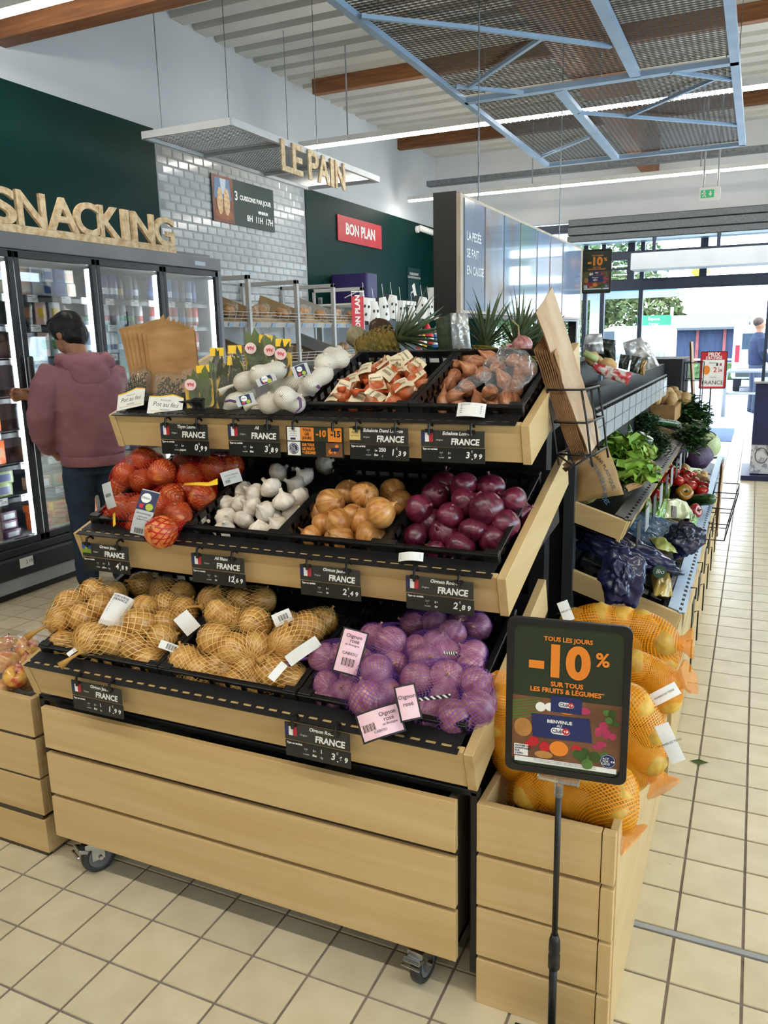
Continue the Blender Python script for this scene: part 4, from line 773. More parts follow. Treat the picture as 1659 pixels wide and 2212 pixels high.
def promoprint(M, w, h, parent):
    k = w/.212
    m = MB(M)
    def cut(x0, y0, x1, y1, mi, z0, z1): m.prism([(x0*k, y0*k), (x1*k, y0*k), (x1*k, y1*k), (x0*k, y1*k)], z0, z1, mi)
    m.prism(rrect(w, h, .016*k), -.0012, -.0008, 0)
    cut(-.106, -.136, .106, -.0, 1, -.0008, -.0006); cut(-.1, -.1425, .1, -.132, 2, -.0006, -.0004)
    m.text('TOUS LES JOURS', .0, .124*k, .0125*k, 3, bold=.0004*k); m.text('-10', -.016*k, .076*k, .088*k, 3, bold=.0042*k, sx=1.0); m.text('%', .066*k, .09*k, .038*k, 3, .0016, bold=.0010*k)
    m.text('SUR TOUS', 0, .031*k, .0135*k, 3, bold=.0005*k); m.text('LES FRUITS & LÉGUMES*', 0, .017*k, .0135*k, 3, bold=.0005*k)
    cut(-.03, -.027, .03, .007, 4, 0, .0003); clublogo(m, 0, -.01*k, .0125*k, .0004, 2, 5, 6)
    rn = random.Random(3); Z = [0]
    def disc(x, y, r, mi, ry=None):
        Z[0] += .00002; m.prism([(x*k+r*k*math.cos(a*.349), y*k+(ry or r)*k*math.sin(a*.349)) for a in range(18)], -.0006, -.0003+Z[0], mi)
    for i in range(7):
        Z[0] += .00002; y = -.012-.006*i; m.prism([(-.106*k, (y-.004)*k), (-.052*k, (y+.01)*k), (-.05*k, (y+.0125)*k), (-.106*k, (y-.0005)*k)], -.0006, -.0003+Z[0], 9)
    for x, y, r, mi, *e in ((-.084, -.068, .018, 10, .02), (-.062, -.095, .0105, 6), (-.072, -.104, .008, 6), (-.04, -.105, .011, 6), (-.012, -.105, .0185, 3, .016), (.022, -.101, .0095, 6), (-.03, -.018, .012, 2, .009), (.002, -.018, .019, 3, .012), (.035, -.018, .012, 8, .007), (.072, -.045, .008, 8, .010), (.063, -.058, .007, 8, .010), (.078, -.06, .008, 8, .010), (.09, -.064, .007, 8), (.07, -.083, .01, 8, .006), (.062, -.09, .010, 8, .005), (-.042, -.122, .018, 10, .008), (-.05, -.02, .01, 2)): disc(x, y, r, mi, *e)
    for i in range(12): disc(rn.uniform(.02, .1), rn.uniform(-.13, -.105), rn.uniform(.006, .012), 7 if i % 2 else 9)
    for i in range(5): disc(rn.uniform(.07, .1), rn.uniform(-.04, -.015), rn.uniform(.005, .009), 9 if i % 2 else 7)
    Z[0] += .0001; m.prism([(-.064*k, -.085*k), (.052*k, -.083*k), (.046*k, -.034*k), (-.068*k, -.036*k)], -.0006, -.0002+Z[0], 4)
    m.text('BIENVENUE', -.012*k, -.048*k, .0095*k, 2, .0008, bold=.0003*k, rot=.01); m.text('AU', -.012*k, -.056*k, .0075*k, 2, .0008, bold=.0002*k); clublogo(m, -.01*k, -.067*k, .0155*k, .0008, 2, 5, 6)
    m.prism([(-.101*k, -.129*k), (-.073*k, -.129*k), (-.073*k, -.105*k), (-.101*k, -.105*k)], 0, .0006, 2)
    for i, (s, mi) in enumerate((('ACTIVEZ VOS', 11), ('AVANTAGES', 11), ('SUR', 5), ("L'APPLI", 5))): m.text(s, -.099*k, (-.1085-.0055*i)*k, .0052*k, mi, .001, 'LEFT', .0002*k)
    disc(.083, -.117, .015, 5); disc(.083, -.117, .0138, 2); disc(.083, -.117, .0132, 5)
    for i, s in enumerate(('ACT', 'FOR', 'FOOD')): m.text(s, .079*k, (-.112-.0055*i)*k, .006*k, 2, .0012, bold=.0001)
    m.prism([(.088*k, -.117*k), (.091*k, -.1145*k), (.091*k, -.1195*k)], .001, .0012, 2); m.prism([(.0965*k, -.117*k), (.0925*k, -.1145*k), (.0925*k, -.1195*k)], .001, .0012, 2)
    for i in range(2): m.text("*Voir conditions en magasin et sur l'application. Offre valable sur les fruits et légumes avec la carte.", 0, (-.134-.0035*i)*k, .0034*k, 11, .0003, sx=.9)
    return m.build('printed_sheet', [OLIVE, PH[0], PAPER, ORANGE, CLUBB, CLUBB, CLUBR, PH[3], PH[4], mat('photo_bean', '#5B7F3A', .5, col2='#47682c', scale=20), mat('photo_potato', '#C08A4A', .5, col2='#a9743a', scale=20), INK], parent)
signframe(SM, .235, .322, .013, st); promoprint(SM, .209, .296, st)
px_, py_ = 1.3885, .033
GLZ = glassy('clear_acrylic', (.92, .94, .95), .12, .03, .06)
m = MB(); m.bb((px_-.042, py_-.012, .640), (px_+.042, py_+.004, .652)); m.cyl((px_, py_, .605), (px_, py_, .64), .009, n=14); m.build('clear_clip', GLZ, st, bevel=.003)
MB().cyl((px_, py_, .26), (px_, py_, .625), .0062, n=14).build('upper_pole', BLKM, st, True); MB().cyl((px_-.001, py_-.001, .008), (px_-.001, py_-.001, .25), .0085, n=14).build('lower_pole', BLKM, st, True)
MB(Matrix.Translation((px_, py_, .235))).lathe([(.009, -.035), (.0125, -.03), (.0125, 0), (.0105, .005), (.0125, .012), (.0115, .035), (.0075, .05), (.006, .05)], 18).build('locking_collar', BLKM, st, True)
MB().bb((1.3, -.23, .0005), (1.47, .06, .008)).build('base_plate', BLKM, st, bevel=.002)
# ============================================================ potato sacks
POT = [veg('potato', [(.02, -1.3), (.35, -1.22), (.7, -.95), (.93, -.5), (1, 0), (.95, .5), (.74, .95), (.36, 1.22), (.02, 1.3)], skinmat('potato_skin', '#B98A2C', '#E0B84A', None, .5, 5, 4, .2, 0), 18, .12, seed=s) for s in (1, 2, 3)]
def yp(Y, pts, r): return [(on(1, Y+(q[0] if q else 0), x, y), r*(.9+.2*((x*7+y) % 10)/10)) for x, y, *q in pts]
GP_ = 'orange net potato sacks'; SK = {}
for lb_, Y, ax, pts in (('at the back of the bin', .74, (1, 0, .1), [(1245, 1350), (1290, 1338), (1340, 1345), (1390, 1352), (1432, 1385), (1300, 1395), (1360, 1395), (1425, 1432), (1370, 1440), (1280, 1420)]),
                        ('bulging over the aisle side', .52, (1, -.2, .5), [(1330, 1450), (1380, 1440), (1425, 1470), (1390, 1500), (1345, 1500), (1400, 1540), (1440, 1500)]),
                        ('lower on the aisle side', .32, (.6, -.2, -.7), [(1365, 1520), (1400, 1570), (1375, 1610), (1335, 1570), (1330, 1630), (1365, 1660), (1395, 1630)]),
                        ('wedged against the onion stand', .24, (-.3, 0, 1), [(1090, 1520), (1085, 1565), (1100, 1605), (1130, 1560), (1110, 1645), (1150, 1625), (1160, 1570)]),
                        ('lying over the front plank', .21, (.9, -.3, -.5), [(1110, 1700, .1), (1150, 1705), (1200, 1708), (1250, 1718), (1300, 1738), (1336, 1758, -.03), (1220, 1650), (1280, 1665), (1335, 1700), (1240, 1610), (1180, 1640)]),
                        ('hidden behind the sign', .42, (1, 0, 0), [(1150, 1480), (1200, 1440), (1250, 1470), (1230, 1530), (1290, 1500), (1180, 1560), (1280, 1560)])):
    SK[lb_] = netbag('potato_sack', 'orange net sack of potatoes '+lb_, 'potato sack', GP_, yp(Y, pts, .042), POT, 'potato', POTNET, axis=ax, tie=.09, infl=1.05, iters=16)
def slip(parent, O, n, w, h, roll, lines=(), bend=6, mt=PAPER, name='paper_label', up=(0, 0, 1), extra=None):
    M = frame(O, n, up) @ Matrix.Rotation(roll, 4, 'Z'); m = MB(M); m.W = lambda p: Vector((p.x, p.y, p.z-bend*p.x*p.x-bend*.4*p.y*p.y))
    m.grid(lambda u, v: Vector(((u-.5)*w, (v-.5)*h, 0)), 8, 8)
    for s, x, y, sz, *e in lines:
        if s == '#':
            for q in range(11): m.add([(x+q*sz*.16, y-sz/2, .001), (x+q*sz*.16+sz*(.05+.05*(q*7 % 3 == 0)), y-sz/2, .001), (x+q*sz*.16+sz*(.05+.05*(q*7 % 3 == 0)), y+sz/2, .001), (x+q*sz*.16, y+sz/2, .001)], [(0, 1, 2, 3)], 1)
        elif s == '-': m.add([(x-sz/2, y-.0006, .001), (x+sz/2, y-.0006, .001), (x+sz/2, y+.0006, .001), (x-sz/2, y+.0006, .001)], [(0, 1, 2, 3)], 1)
        else: m.text(s, x, y, sz, 1, .001)
    return m.build(name, [mt, INK], parent)
cn = lambda P: (CAM-Vector(P)).normalized()
for key, Y, px, py, w, h, ro in (('bulging over the aisle side', .42, 1435, 1500, .07, .03, .6), ('at the back of the bin', .66, 1222, 1320, .03, .055, .4), ('lower on the aisle side', .2, 1447, 1605, .03, .08, .5)):
    P = on(1, Y, px, py); slip(SK[key], P, cn(P), w, h, ro, [('POMMES DE TERRE', 0, 0, .006)])
# ============================================================ slips, bands, straps on the onions
def tpn(k, x, y, h): P = tp(k, x, y, h); return P
def free(name, label, cat, P, n, w, h, roll, lines, bend=4, mt=PAPER): 
    o = slip(None, P, n, w, h, roll, lines, bend, mt, name); tag(o, label, cat); return o
LN = [('-', 0, y*.001, .05) for y in (24, 17, 9, 2, -6, -12)]
P = tp(0, 252, 1316, .085); free('paper_slip', 'crumpled white paper slip on the left net of yellow onions', 'paper slip', P, (cn(P)+Vector((0, 0, .5))), .062, .1, -.55, LN+[('ORIGINE', -.005, .04, .011), ('FRANCE', -.004, .03, .011)], 9)
P = tp(2, 1017, 884, .03); free('paper_slip', 'white paper slip hanging over the loose shallot crate', 'paper slip', P, (.1, -1, .5), .072, .036, -.04, [('-', 0, y*.001, .055) for y in (10, 6, 2, -3, -8)]+[('ECHALOTE', -.015, .013, .005)], 5)
P = tp(1, 885, 1201, .025); free('paper_slip', 'torn white paper slip on the red onion crate rim', 'paper slip', P, (.1, -1, .6), .062, .022, .08, [('-', 0, y*.001, .05) for y in (6, 1, -4)], 12)
for i, (px, py, w, h, ro, hh) in enumerate(((404, 1345, .045, .06, .6, .06), (610, 1334, .05, .035, .35, .07), (368, 1398, .06, .022, -.5, .05), (655, 1405, .09, .03, .55, .08), (160, 1405, .04, .012, .5, .04), (600, 1450, .05, .02, .8, .06))):
    P = tp(0, px, py, hh); o = free('net_tag', ['blank white tag between the two yellow onion crates', 'white barcode tag at the back of the centre onion crate', 'white tag strip on the left crate corner', 'long pale tag leaning on the purple nets', 'small white tag end in the left onion crate', 'twisted white tag strip at the centre crate front'][i], 'tag', P, cn(P)+Vector((0, 0, .3)), w, h, ro, [('#', -.01, 0, .015)] if i in (1, 2) else [], 3)
PINK = mat('pink_label', '#E6B3C0', .5, col2='#F1D3DA', scale=14)
for i, (px, py, hh, w, h, ro, ln) in enumerate(((757, 1407, .105, .055, .1, -.3, [('Oignon', 0, .036, .013), ('rosé', .004, .025, .013), ('de Bretagne', 0, .015, .007), ('CABIOU', 0, -.006, .010), ('#', -.014, -.026, .018)]), (822, 1560, .05, .09, .058, .28, [('Oignon', .02, .016, .013), ('rosé', .02, .004, .013), ('de Bretagne', .02, -.006, .007), ('CABIOU', -.005, -.017, .008), ('#', -.04, -.004, .016)]), (881, 1517, .09, .04, .07, .2, [('Oignon', 0, .012, .013), ('rosé', 0, -.004, .013)]))):
    P = tp(0, px, py, hh); o = free('pink_label', ['large pink label with barcode on the back-left purple net', 'pink label hanging over the front lip below the purple nets', 'small pink label tied to the right purple net'][i], 'label', P, cn(P)+Vector((0, 0, .15)), w, h, ro, ln, 5, PINK)
    M = frame(P-cn(P)*.002, cn(P)+Vector((0, 0, .15))) @ Matrix.Rotation(ro, 4, 'Z'); m = MB(M); m.W = lambda p: Vector((p.x, p.y, p.z-5*p.x*p.x-2*p.y*p.y)); m.grid(lambda u, v: Vector(((u-.5)*(w+.008), (v-.5)*(h+.008), 0)), 8, 8); m.build('label_border', INK, o)
def twist(pxs, k, hh, name, label):
    pts = [tp(k, x, y, hh) for x, y in pxs]; t = thing(name, label, 'tie'); P = Vector(pts[0]); Q = Vector(pts[1]); N = 40; e = (Q-P).normalized(); a = e.orthogonal().normalized(); b = e.cross(a)
    for ph, mt in ((0, PAPER), (math.pi, INK)): MB().tube([P+(Q-P)*(i/N)+(a*math.cos(i*.8+ph)+b*math.sin(i*.8+ph))*.0022 for i in range(N+1)], .0024, 6).build('cord_strand', mt, t, True)
twist([(905, 1511), (972, 1503)], 0, .08, 'striped_tie', 'black and white twisted tie on the right purple net'); twist([(960, 1411), (985, 1412)], 0, .1, 'striped_tie', 'short striped tie on the back right purple net')
# paper bands and straps on red nets
P = tp(1, 311, 1106, .105); b1 = free('paper_band', 'grey and navy paper band on the front red net', 'label', P, cn(P)+Vector((-.25, 0, .1)), .05, .125, -.28, [('POULE ROUGE', 0, -.005, .006), ('Oignon jaune', 0, -.014, .005), ('Origine France', 0, -.021, .005), ('#', -.014, -.052, .014)], 7, mat('grey_label', '#B9BCBC', .5, col2='#aeb1b1', scale=9))
def bandtop(parent, P, n, w, h, ro, dy):
    M = frame(P, n) @ Matrix.Rotation(ro, 4, 'Z'); m = MB(M); m.W = lambda p: Vector((p.x, p.y, p.z-7*p.x*p.x-2.8*p.y*p.y+.0008)); m.grid(lambda u, v: Vector(((u-.5)*w, dy+(v-.5)*h, 0)), 6, 4, 0)
    m.prism(circ(w*.28, 12, -w*.1, dy+h*.12), 0, .001, 1); m.prism(circ(w*.2, 12, w*.2, dy-h*.3), 0, .001, 2); m.prism([(-w*.35, dy-h*.4), (-w*.12, dy-h*.4), (-w*.12, dy-h*.2), (-w*.35, dy-h*.2)], 0, .001, 3); m.text('Filière', -w*.1, dy+h*.12, w*.18, 0, .0016); m.build('navy_print', [NAVY, PAPER, mat('olive_badge', '#A8B33A', .5, col2='#98a52e', scale=9), RED], parent)
bandtop(b1, P, cn(P)+Vector((-.25, 0, .1)), .05, .055, -.28, .032)
P = tp(1, 500, 1030, .11); b2 = free('paper_band', 'grey paper band with yellow strap on the right red net', 'label', P, cn(P)+Vector((.1, 0, .3)), .055, .04, .22, [('LA POULE ROUGE', 0, .006, .005), ('Oignon jaune', 0, -.002, .005), ('#', -.02, -.01, .008)], 5, mat('grey_label', '', 0))
m = MB(); m.tube([tp(1, 398, 1046, .1), tp(1, 425, 1045, .105), tp(1, 450, 1046, .1), tp(1, 470, 1040, .105)], [.004, .006, .007, .012], 8, flat=.25); m.build('yellow_strap', YEL, b2, True)
m = MB(); m.tube([tp(1, 246, 1110, .08), tp(1, 247, 1135, .07)], [.006, .006], 8, flat=.3); tag(m.build('yellow_strap', YEL, None, True), 'yellow strap end at the left red net', 'strap')
P = tp(1, 234, 1070, .11); free('paper_band', 'grey paper band edge at the far left of the red nets', 'label', P, cn(P)+Vector((-.6, 0, 0)), .03, .075, .35, [('#', -.008, 0, .01)], 5, mat('grey_label', '', 0))
for i, (px, py, hh, w, h, ro) in enumerate(((530, 863, .04, .05, .03, .25), (650, 800, .09, .045, .035, .3), (575, 820, .07, .055, .022, .35))):
    P = tp(2, px, py, hh+.035); o = free('garlic_label', ['grey label with barcode on the front-left garlic net', 'navy label on the back right garlic net', 'navy and grey label across the long garlic net'][i], 'label', P, cn(P)+Vector((0, 0, .4)), w, h, ro, [('#', -.01, 0, .012)], 4, mat('grey_label', '', 0)); bandtop(o, P, cn(P)+Vector((0, 0, .4)), w*.6, h*.9, ro, 0)
PURT = mat('purple_tape', '#5A2A6E', .45, col2='#4c225f', scale=9)
for i, pp in enumerate(([(628, 850), (648, 862), (650, 880), (636, 893)], [(660, 812), (672, 820), (690, 838)], [(672, 803), (690, 812), (712, 820)], [(485, 868), (497, 865), (510, 868)], [(590, 818), (605, 812), (625, 800)])):
    tag(MB().tube([tp(2, x, y, .055) for x, y in pp], .0045, 6, flat=.4).build('purple_tape', PURT, None, True), 'purple tape strip '+['on the front garlic net', 'on the garlic net left of the shallots', 'on the back right garlic net', 'on the small front-left garlic net', 'by the long garlic net'][i], 'tape')
# ============================================================ herbs
LEAF = [mat('dried_herb_green', '#3F4426', .7, col2='#2E331C', scale=30), mat('bay_leaf', '#5B6A32', .55, col2='#4A5828', scale=20)]
def leafclump(m, w, h, d, n, seed, ln=.02, mi=0):
    rn = random.Random(seed)
    for i in range(n):
        c = Vector((rn.uniform(-w/2, w/2), rn.uniform(-h/2, h/2), rn.uniform(-d/2, d/2))); a = rn.uniform(0, 6.28); e = Vector((math.cos(a), math.sin(a), rn.uniform(-.4, .4)))*ln*rn.uniform(.5, 1.2); s = e.cross(Vector((rn.uniform(-1, 1), rn.uniform(-1, 1), 1))).normalized()*ln*.28
        m.add([c-e, c+s, c+e, c-s], [(0, 1, 2, 3)], mi)
def clamshell(label, M, text):
    t = thing('herb_clamshell', label, 'herb pack', 'clear boxes of stew herbs')
    m = MB(M); o = rrect(.105, .13, .02); m.prism(o, -.014, .014); m.build('clear_box', CLEAR, t, True, .004)
    m = MB(M); leafclump(m, .082, .10, .018, 170, 5, .009); 
    for i in range(7): m.tube([(-.03+i*.01, -.05, 0), (-.02+i*.008, .04, .004)], .0012, 5)
    m.build('herb_sprigs', LEAF[0], t)
    m = MB(M); s = .0155
    m.add([(-.056, -.066, s), (.056, -.066, s), (.056, -.012, s), (.02, -.004, s), (-.02, -.012, s), (-.056, -.014, s)], [(0, 1, 2, 3, 4, 5)], 0); m.add([(-.056, -.016, s+.0002), (-.02, -.014, s+.0002), (.02, -.006, s+.0002), (.056, -.014, s+.0002), (.056, -.011, s+.0002), (.02, -.002, s+.0002), (-.02, -.010, s+.0002), (-.056, -.012, s+.0002)], [(0, 1, 6, 7), (1, 2, 5, 6), (2, 3, 4, 5)], 1)
    m.text(text, 0, -.036, .02, 2, s+.0005, shear=.2); m.text('Bouquet garni', 0, -.022, .006, 3, s+.0005); m.text('PROVENCE', 0, -.052, .006, 3, s+.0005)
    m.add([(-.045, -.058, s+.0004), (.045, -.058, s+.0004), (.045, -.0565, s+.0004), (-.045, -.0565, s+.0004)], [(0, 1, 2, 3)], 1)
    m.build('sleeve_label', [PAPER, YEL, mat('label_green', '#3C5A2A', .5, col2='#33502a', scale=9), INK], t)
P = tp(2, 293, 842, .05); clamshell('leaning clear box of stew herbs reading Pot au feu, nearest the shopper', frame(P, (-.1, -1, .45)) @ Matrix.Rotation(.2, 4, 'Z'), 'Pot au feu')
P = tp(2, 366, 852, .04); clamshell('upright clear box of stew herbs sunk in the black crate', frame(P, (.25, -1, .35)) @ Matrix.Rotation(-.08, 4, 'Z'), 'Pot au feu')
def pouch(label, M, w, h, leaf, card, seed, price=False):
    t = thing('herb_pouch', label, 'herb pouch', 'clear pouches of bay leaves and thyme')
    m = MB(M); m.grid(lambda u, v: Vector(((u-.5)*w, (v-.5)*h, .012*math.sin(math.pi*u)*math.sin(math.pi*min(1, v*1.25)))), 8, 8); m.grid(lambda u, v: Vector(((.5-u)*w, (v-.5)*h, -.012*math.sin(math.pi*u)*math.sin(math.pi*min(1, v*1.25)))), 8, 8); m.build('clear_pouch', CLEAR, t, True)
    m = MB(M); m.prism([(x, y-h*.14) for x, y in rrect(w*.9, h*.66, .012)], -.0095, -.0085, 0)
    if card: m.prism([(-w*.4, h*.30), (w*.4, h*.30), (w*.4, h*.47), (-w*.4, h*.47)], .004, .005, 0); 
    m.build('yellow_card', YEL, t)
    m = MB(M); rn = random.Random(seed)
    for i in range(20):
        c = Vector((rn.uniform(-.26, .26)*w, (-.36+i*.034)*h, -.007+.0007*i)); a = rn.uniform(1.2, 1.9); e = Vector((math.cos(a), math.sin(a), 0))*h*.19; s = Vector((-e.y, e.x, 0))*.36 if leaf else Vector((-e.y, e.x, 0))*.2
        m.add([c-e, c-e*.4+s*.8, c+e*.3+s, c+e, c+e*.3-s, c-e*.4-s*.8], [(0, 5, 4, 3, 2, 1)])
    m.build('leaves', LEAF[1] if leaf else LEAF[0], t)
    if price:
        m = MB(M); m.prism(circ(.017, 16, -w*.12, h*.12), .0125, .0132, 0); m.text('99¢', -w*.12, h*.12, .014, 1, .0138, bold=.0004); m.build('price_sticker', [mat('sticker_pink', '#E9C9C6', .5, col2='#e2bdb9', scale=9), RED], t)
    return t
pch = [(418, 843, .05, .055, .13, 1, 0, 1), (442, 834, .06, .05, .13, 1, 1, 0), (462, 830, .055, .045, .15, 1, 0, 0), (482, 835, .05, .05, .18, 0, 0, 0), (500, 825, .06, .04, .16, 0, 1, 0), (516, 815, .07, .04, .15, 0, 0, 0), (548, 768, .11, .058, .17, 1, 0, 1), (572, 772, .10, .05, .14, 1, 1, 0), (590, 770, .11, .05, .14, 1, 0, 1), (612, 778, .1, .055, .13, 0, 1, 1), (470, 800, .09, .05, .14, 0, 1, 0), (510, 795, .09, .05, .14, 0, 1, 0)]
for i, (px, py, hh, w, h, lf, cd_, pr) in enumerate(pch):
    P = tp(2, px, py, hh); rn = random.Random(i); pouch('clear %s pouch, %s in the row from the stew herbs to the garlic' % ('bay leaf' if lf else 'thyme', ORD[i]), frame(P, (rn.uniform(.2, .9), -1, .2)) @ Matrix.Rotation(rn.uniform(-.12, .12), 4, 'Z'), w, h, lf, cd_, i, pr)
for i in range(6): 
    P = tp(2, 330+i*16, 818-i*2, .05); pouch('clear herb pouch, %s of the ones behind the stew herb boxes' % ORD[i], frame(P, (.3, -1, .3)) @ Matrix.Rotation(.1*(i % 3-1), 4, 'Z'), .055, .10, i % 2, 0, i+30)
# kraft bags standing behind the herbs
for i in range(7):
    P = tp(2, 322+i*9, 762+i*3.5, .12-.004*i); R = frame(P, (.35, -1, .12)) @ Matrix.Rotation(.2-.02*i, 4, 'Z'); m = MB(R)
    m.grid(lambda u, v: Vector(((u-.5)*.155, (v-.5)*.19+(.012 if u > .92 else 0)*v, .004*math.sin(u*9+i)+.003)), 10, 6); m.grid(lambda u, v: Vector(((.5-u)*.155, (v-.5)*.185, -.003-.004*math.sin(u*7+i))), 10, 6)
    m.add([(-.0775, -.095, .003), (-.0775, -.095, -.003), (-.0775, .095, -.003), (-.0775, .095, .003)], [(0, 3, 2, 1)])
    tag(m.build('kraft_bag', KRAFT, None, True), 'flat brown kraft bag behind the herbs, %s from the back' % ORD[i], 'paper bag', 'kraft bags behind the herbs')
# clear bag lying on the shallots
def filmbag(name, label, cat, P, n, w, h, d, seed, mt=CLEARW, roll=0, parent=None, amp=.35, nu=26, nv=26):
    M = frame(P, n) @ Matrix.Rotation(roll, 4, 'Z'); m = MB(M)
    def fn(u, v):
        a = u*2*math.pi; b = v*math.pi; e = Vector((math.cos(a)*math.sin(b), math.sin(a)*math.sin(b), math.cos(b)))
        k = 1+amp*noise.noise(e*1.9+Vector((seed*3.1, 0, 0)))+amp*.55*abs(noise.noise(e*4.5+Vector((0, seed, 0))))
        return Vector((e.x*w/2*k, e.y*h/2*k, e.z*d/2*k))
    m.grid(fn, nu, nv); o = m.build(name, mt, parent, False)
    if label: tag(o, label, cat)
    return o
P = tp(2, 1098, 800, .06); filmbag('plastic_bag', 'crumpled clear plastic bag lying on the loose shallots', 'plastic bag', P, cn(P), .14, .11, .06, 2, roll=.2)
P = tp(2, 1022, 826, .05); filmbag('plastic_bag', 'small twisted clear plastic bag end on the shallots', 'plastic bag', P, cn(P), .1, .03, .03, 5, roll=.4)
# apples in a clear bag on the left bin
APL = [veg('apple', [(.02, -.78), (.2, -.86), (.55, -.8), (.9, -.35), (1, .1), (.92, .5), (.6, .8), (.3, .84), (.1, .72), (.01, .66)], skinmat('apple_skin', '#B8322C', '#E7C45A', None, .25, 5, 2, .02, .4), 20, .04, seed=s) for s in (1, 2)]
ab = thing('apple_bag', 'clear plastic bag of red and yellow apples on the left bin', 'apple bag')
for i, (px, py, Y, r) in enumerate(((15, 1432, .2, .042), (35, 1462, .15, .038), (60, 1400, .28, .04), (8, 1490, .14, .036), (62, 1470, .2, .034), (70, 1425, .25, .036), (20, 1395, .35, .04), (-20, 1450, .2, .04))):
    o = put(APL[i % 2], 'apple', on(1, Y, px, py), r, rotm(i, .6), ab); MB().tube([(0, 0, .66), (.05, .02, .95), (.12, .03, 1.15)], .04, 5).build('stalk', mat('stalk_brown', '#4E3A22', .8, col2='#3d2c18', scale=9), o)
P = on(1, .2, 35, 1440); filmbag('clear_bag', None, None, P, cn(P), .2, .2, .18, 8, parent=ab, amp=.25)
# spiral notebook in the shadow gap
nb = thing('spiral_notebook', 'black spiral notebook lying in the drawer gap below the centre crate', 'notebook'); MB().bb((.42, .14, .4), (.72, .4, .512)).build('cover', BLK, nb)
MB().tube([(.415+.006*math.cos(i*.9), .14+i*.003, .512+.008*math.sin(i*.9)) for i in range(80)], .0012, 5).build('spiral', BLKM, nb)
# ============================================================ wire holder with paper bags at the stand's right end
def wireloop(m, pts, r=.0032, closed=False): m.tube(pts, r, 6, closed=closed)
wh = thing('wire_bag_holder', 'black wire basket of kraft bags on the right end of the onion stand', 'bag holder')
YB = .66; loops = []
for (a, b, c) in (((1183, 842), (1258, 836), (1292, 762)), ((1194, 912), (1268, 908), (1302, 830)), ((1203, 981), (1276, 977), (1308, 897))):
    p1, p2 = on(1, YB, *a), on(1, YB, *b); p2.z = p1.z; p3 = on(2, p1.z, *c); p3.x = p2.x+.012; p3.y = p2.y+.17; p4 = Vector((p1.x+.012, p3.y, p1.z)); loops.append((p1, p2, p3, p4))
    m = MB(); wireloop(m, [p1, p2, p3, p4], closed=True); m.build('wire_ring', BLKM, wh, True)
for k in range(4):
    m = MB(); L3 = [l[k] for l in loops]; wireloop(m, [L3[0]+Vector((-.002, 0, .0)), L3[1], L3[2], L3[2]+Vector((.004, .01, -.03))]); m.build('wire_upright', BLKM, wh, True)
for f in (.5,):
    m = MB(); wireloop(m, [loops[0][1].lerp(loops[0][2], f), loops[2][1].lerp(loops[2][2], f)]); m.build('wire_upright', BLKM, wh, True)
m = MB(); wireloop(m, [loops[2][0], loops[2][0].lerp(loops[2][1], .5)+Vector((0, 0, -.03)), loops[2][1]]); wireloop(m, [loops[2][3], loops[2][3].lerp(loops[2][2], .5)+Vector((0, 0, -.03)), loops[2][2]]); m.build('wire_floor', BLKM, wh, True)
PK = mat('pale_paper_bag', '#C3A98A', .55, col2='#A98661', scale=14, stretch=(1, 1, .4), bump=.1); PKD = mat('paper_bag_edge', '#6B4B30', .7, col2='#7d5a3b', scale=40, stretch=(1, 1, .2))  # paler kraft tone with darker mottles, and a brown edge
def bagsheet(A1, A2, B1, B2, th, name, label, group, mt=PK, curl=0):
    t = thing(name, label, 'paper bag', group); A1, A2, B1, B2 = map(Vector, (A1, A2, B1, B2)); n = (B1-A1).cross(A2-A1).normalized()
    def f(s): return lambda u, v: (A1.lerp(B1, u)).lerp(A2.lerp(B2, u), v)+n*s*(.4+.6*math.sin(math.pi*v))+n*.004*noise.noise(Vector((u*3, v*5, s*40)))
    m = MB(); m.grid(f(th/2), 6, 14); m.grid(lambda u, v: f(-th/2)(1-u, v), 6, 14); m.build('bag_face', mt, t, True)
    m = MB(); m.grid(lambda u, v: f(th/2*(2*u-1))(0, v), 2, 14); m.grid(lambda u, v: f(th/2*(1-2*u))(1, v), 2, 14); m.grid(lambda u, v: f(th/2*(1-2*u))(v, 0), 2, 6); m.build('folded_edge', PKD, t, True)
    return t
bagsheet(on(1, .67, 1157, 676), on(1, .67, 1272, 985), on(1, .81, 1192, 620), on(1, .81, 1297, 945), .006, 'kraft_bag', 'tall pale kraft bag sticking out of the wire basket', 'kraft bags in the wire basket')
for i in range(9):
    f = i/8; bagsheet(on(1, .67, 1153+44*f, 757+6*f), on(1, .67, 1240+24*f, 1000-8*f), on(1, .80, 1178+36*f, 715+10*f), on(1, .80, 1262+22*f, 955-6*f), .004, 'kraft_bag', 'brown kraft bag in the wire basket stack, %s from the left' % ORD[i], 'kraft bags in the wire basket', KRAFT)
m = MB(); pts = [on(1, .70, *q) for q in ((1262, 950), (1252, 985), (1238, 1008), (1222, 1020), (1214, 1012))]
for s in (0, .01): m.grid(lambda u, v: pts[min(4, int(v*4))].lerp(pts[min(4, int(v*4)+1)], v*4-int(v*4))+Vector((0, u*.1, s)), 3, 12)
tag(m.build('kraft_bag', KRAFT, None, True), 'bent kraft bag bottom curling under the wire basket', 'paper bag', 'kraft bags in the wire basket')
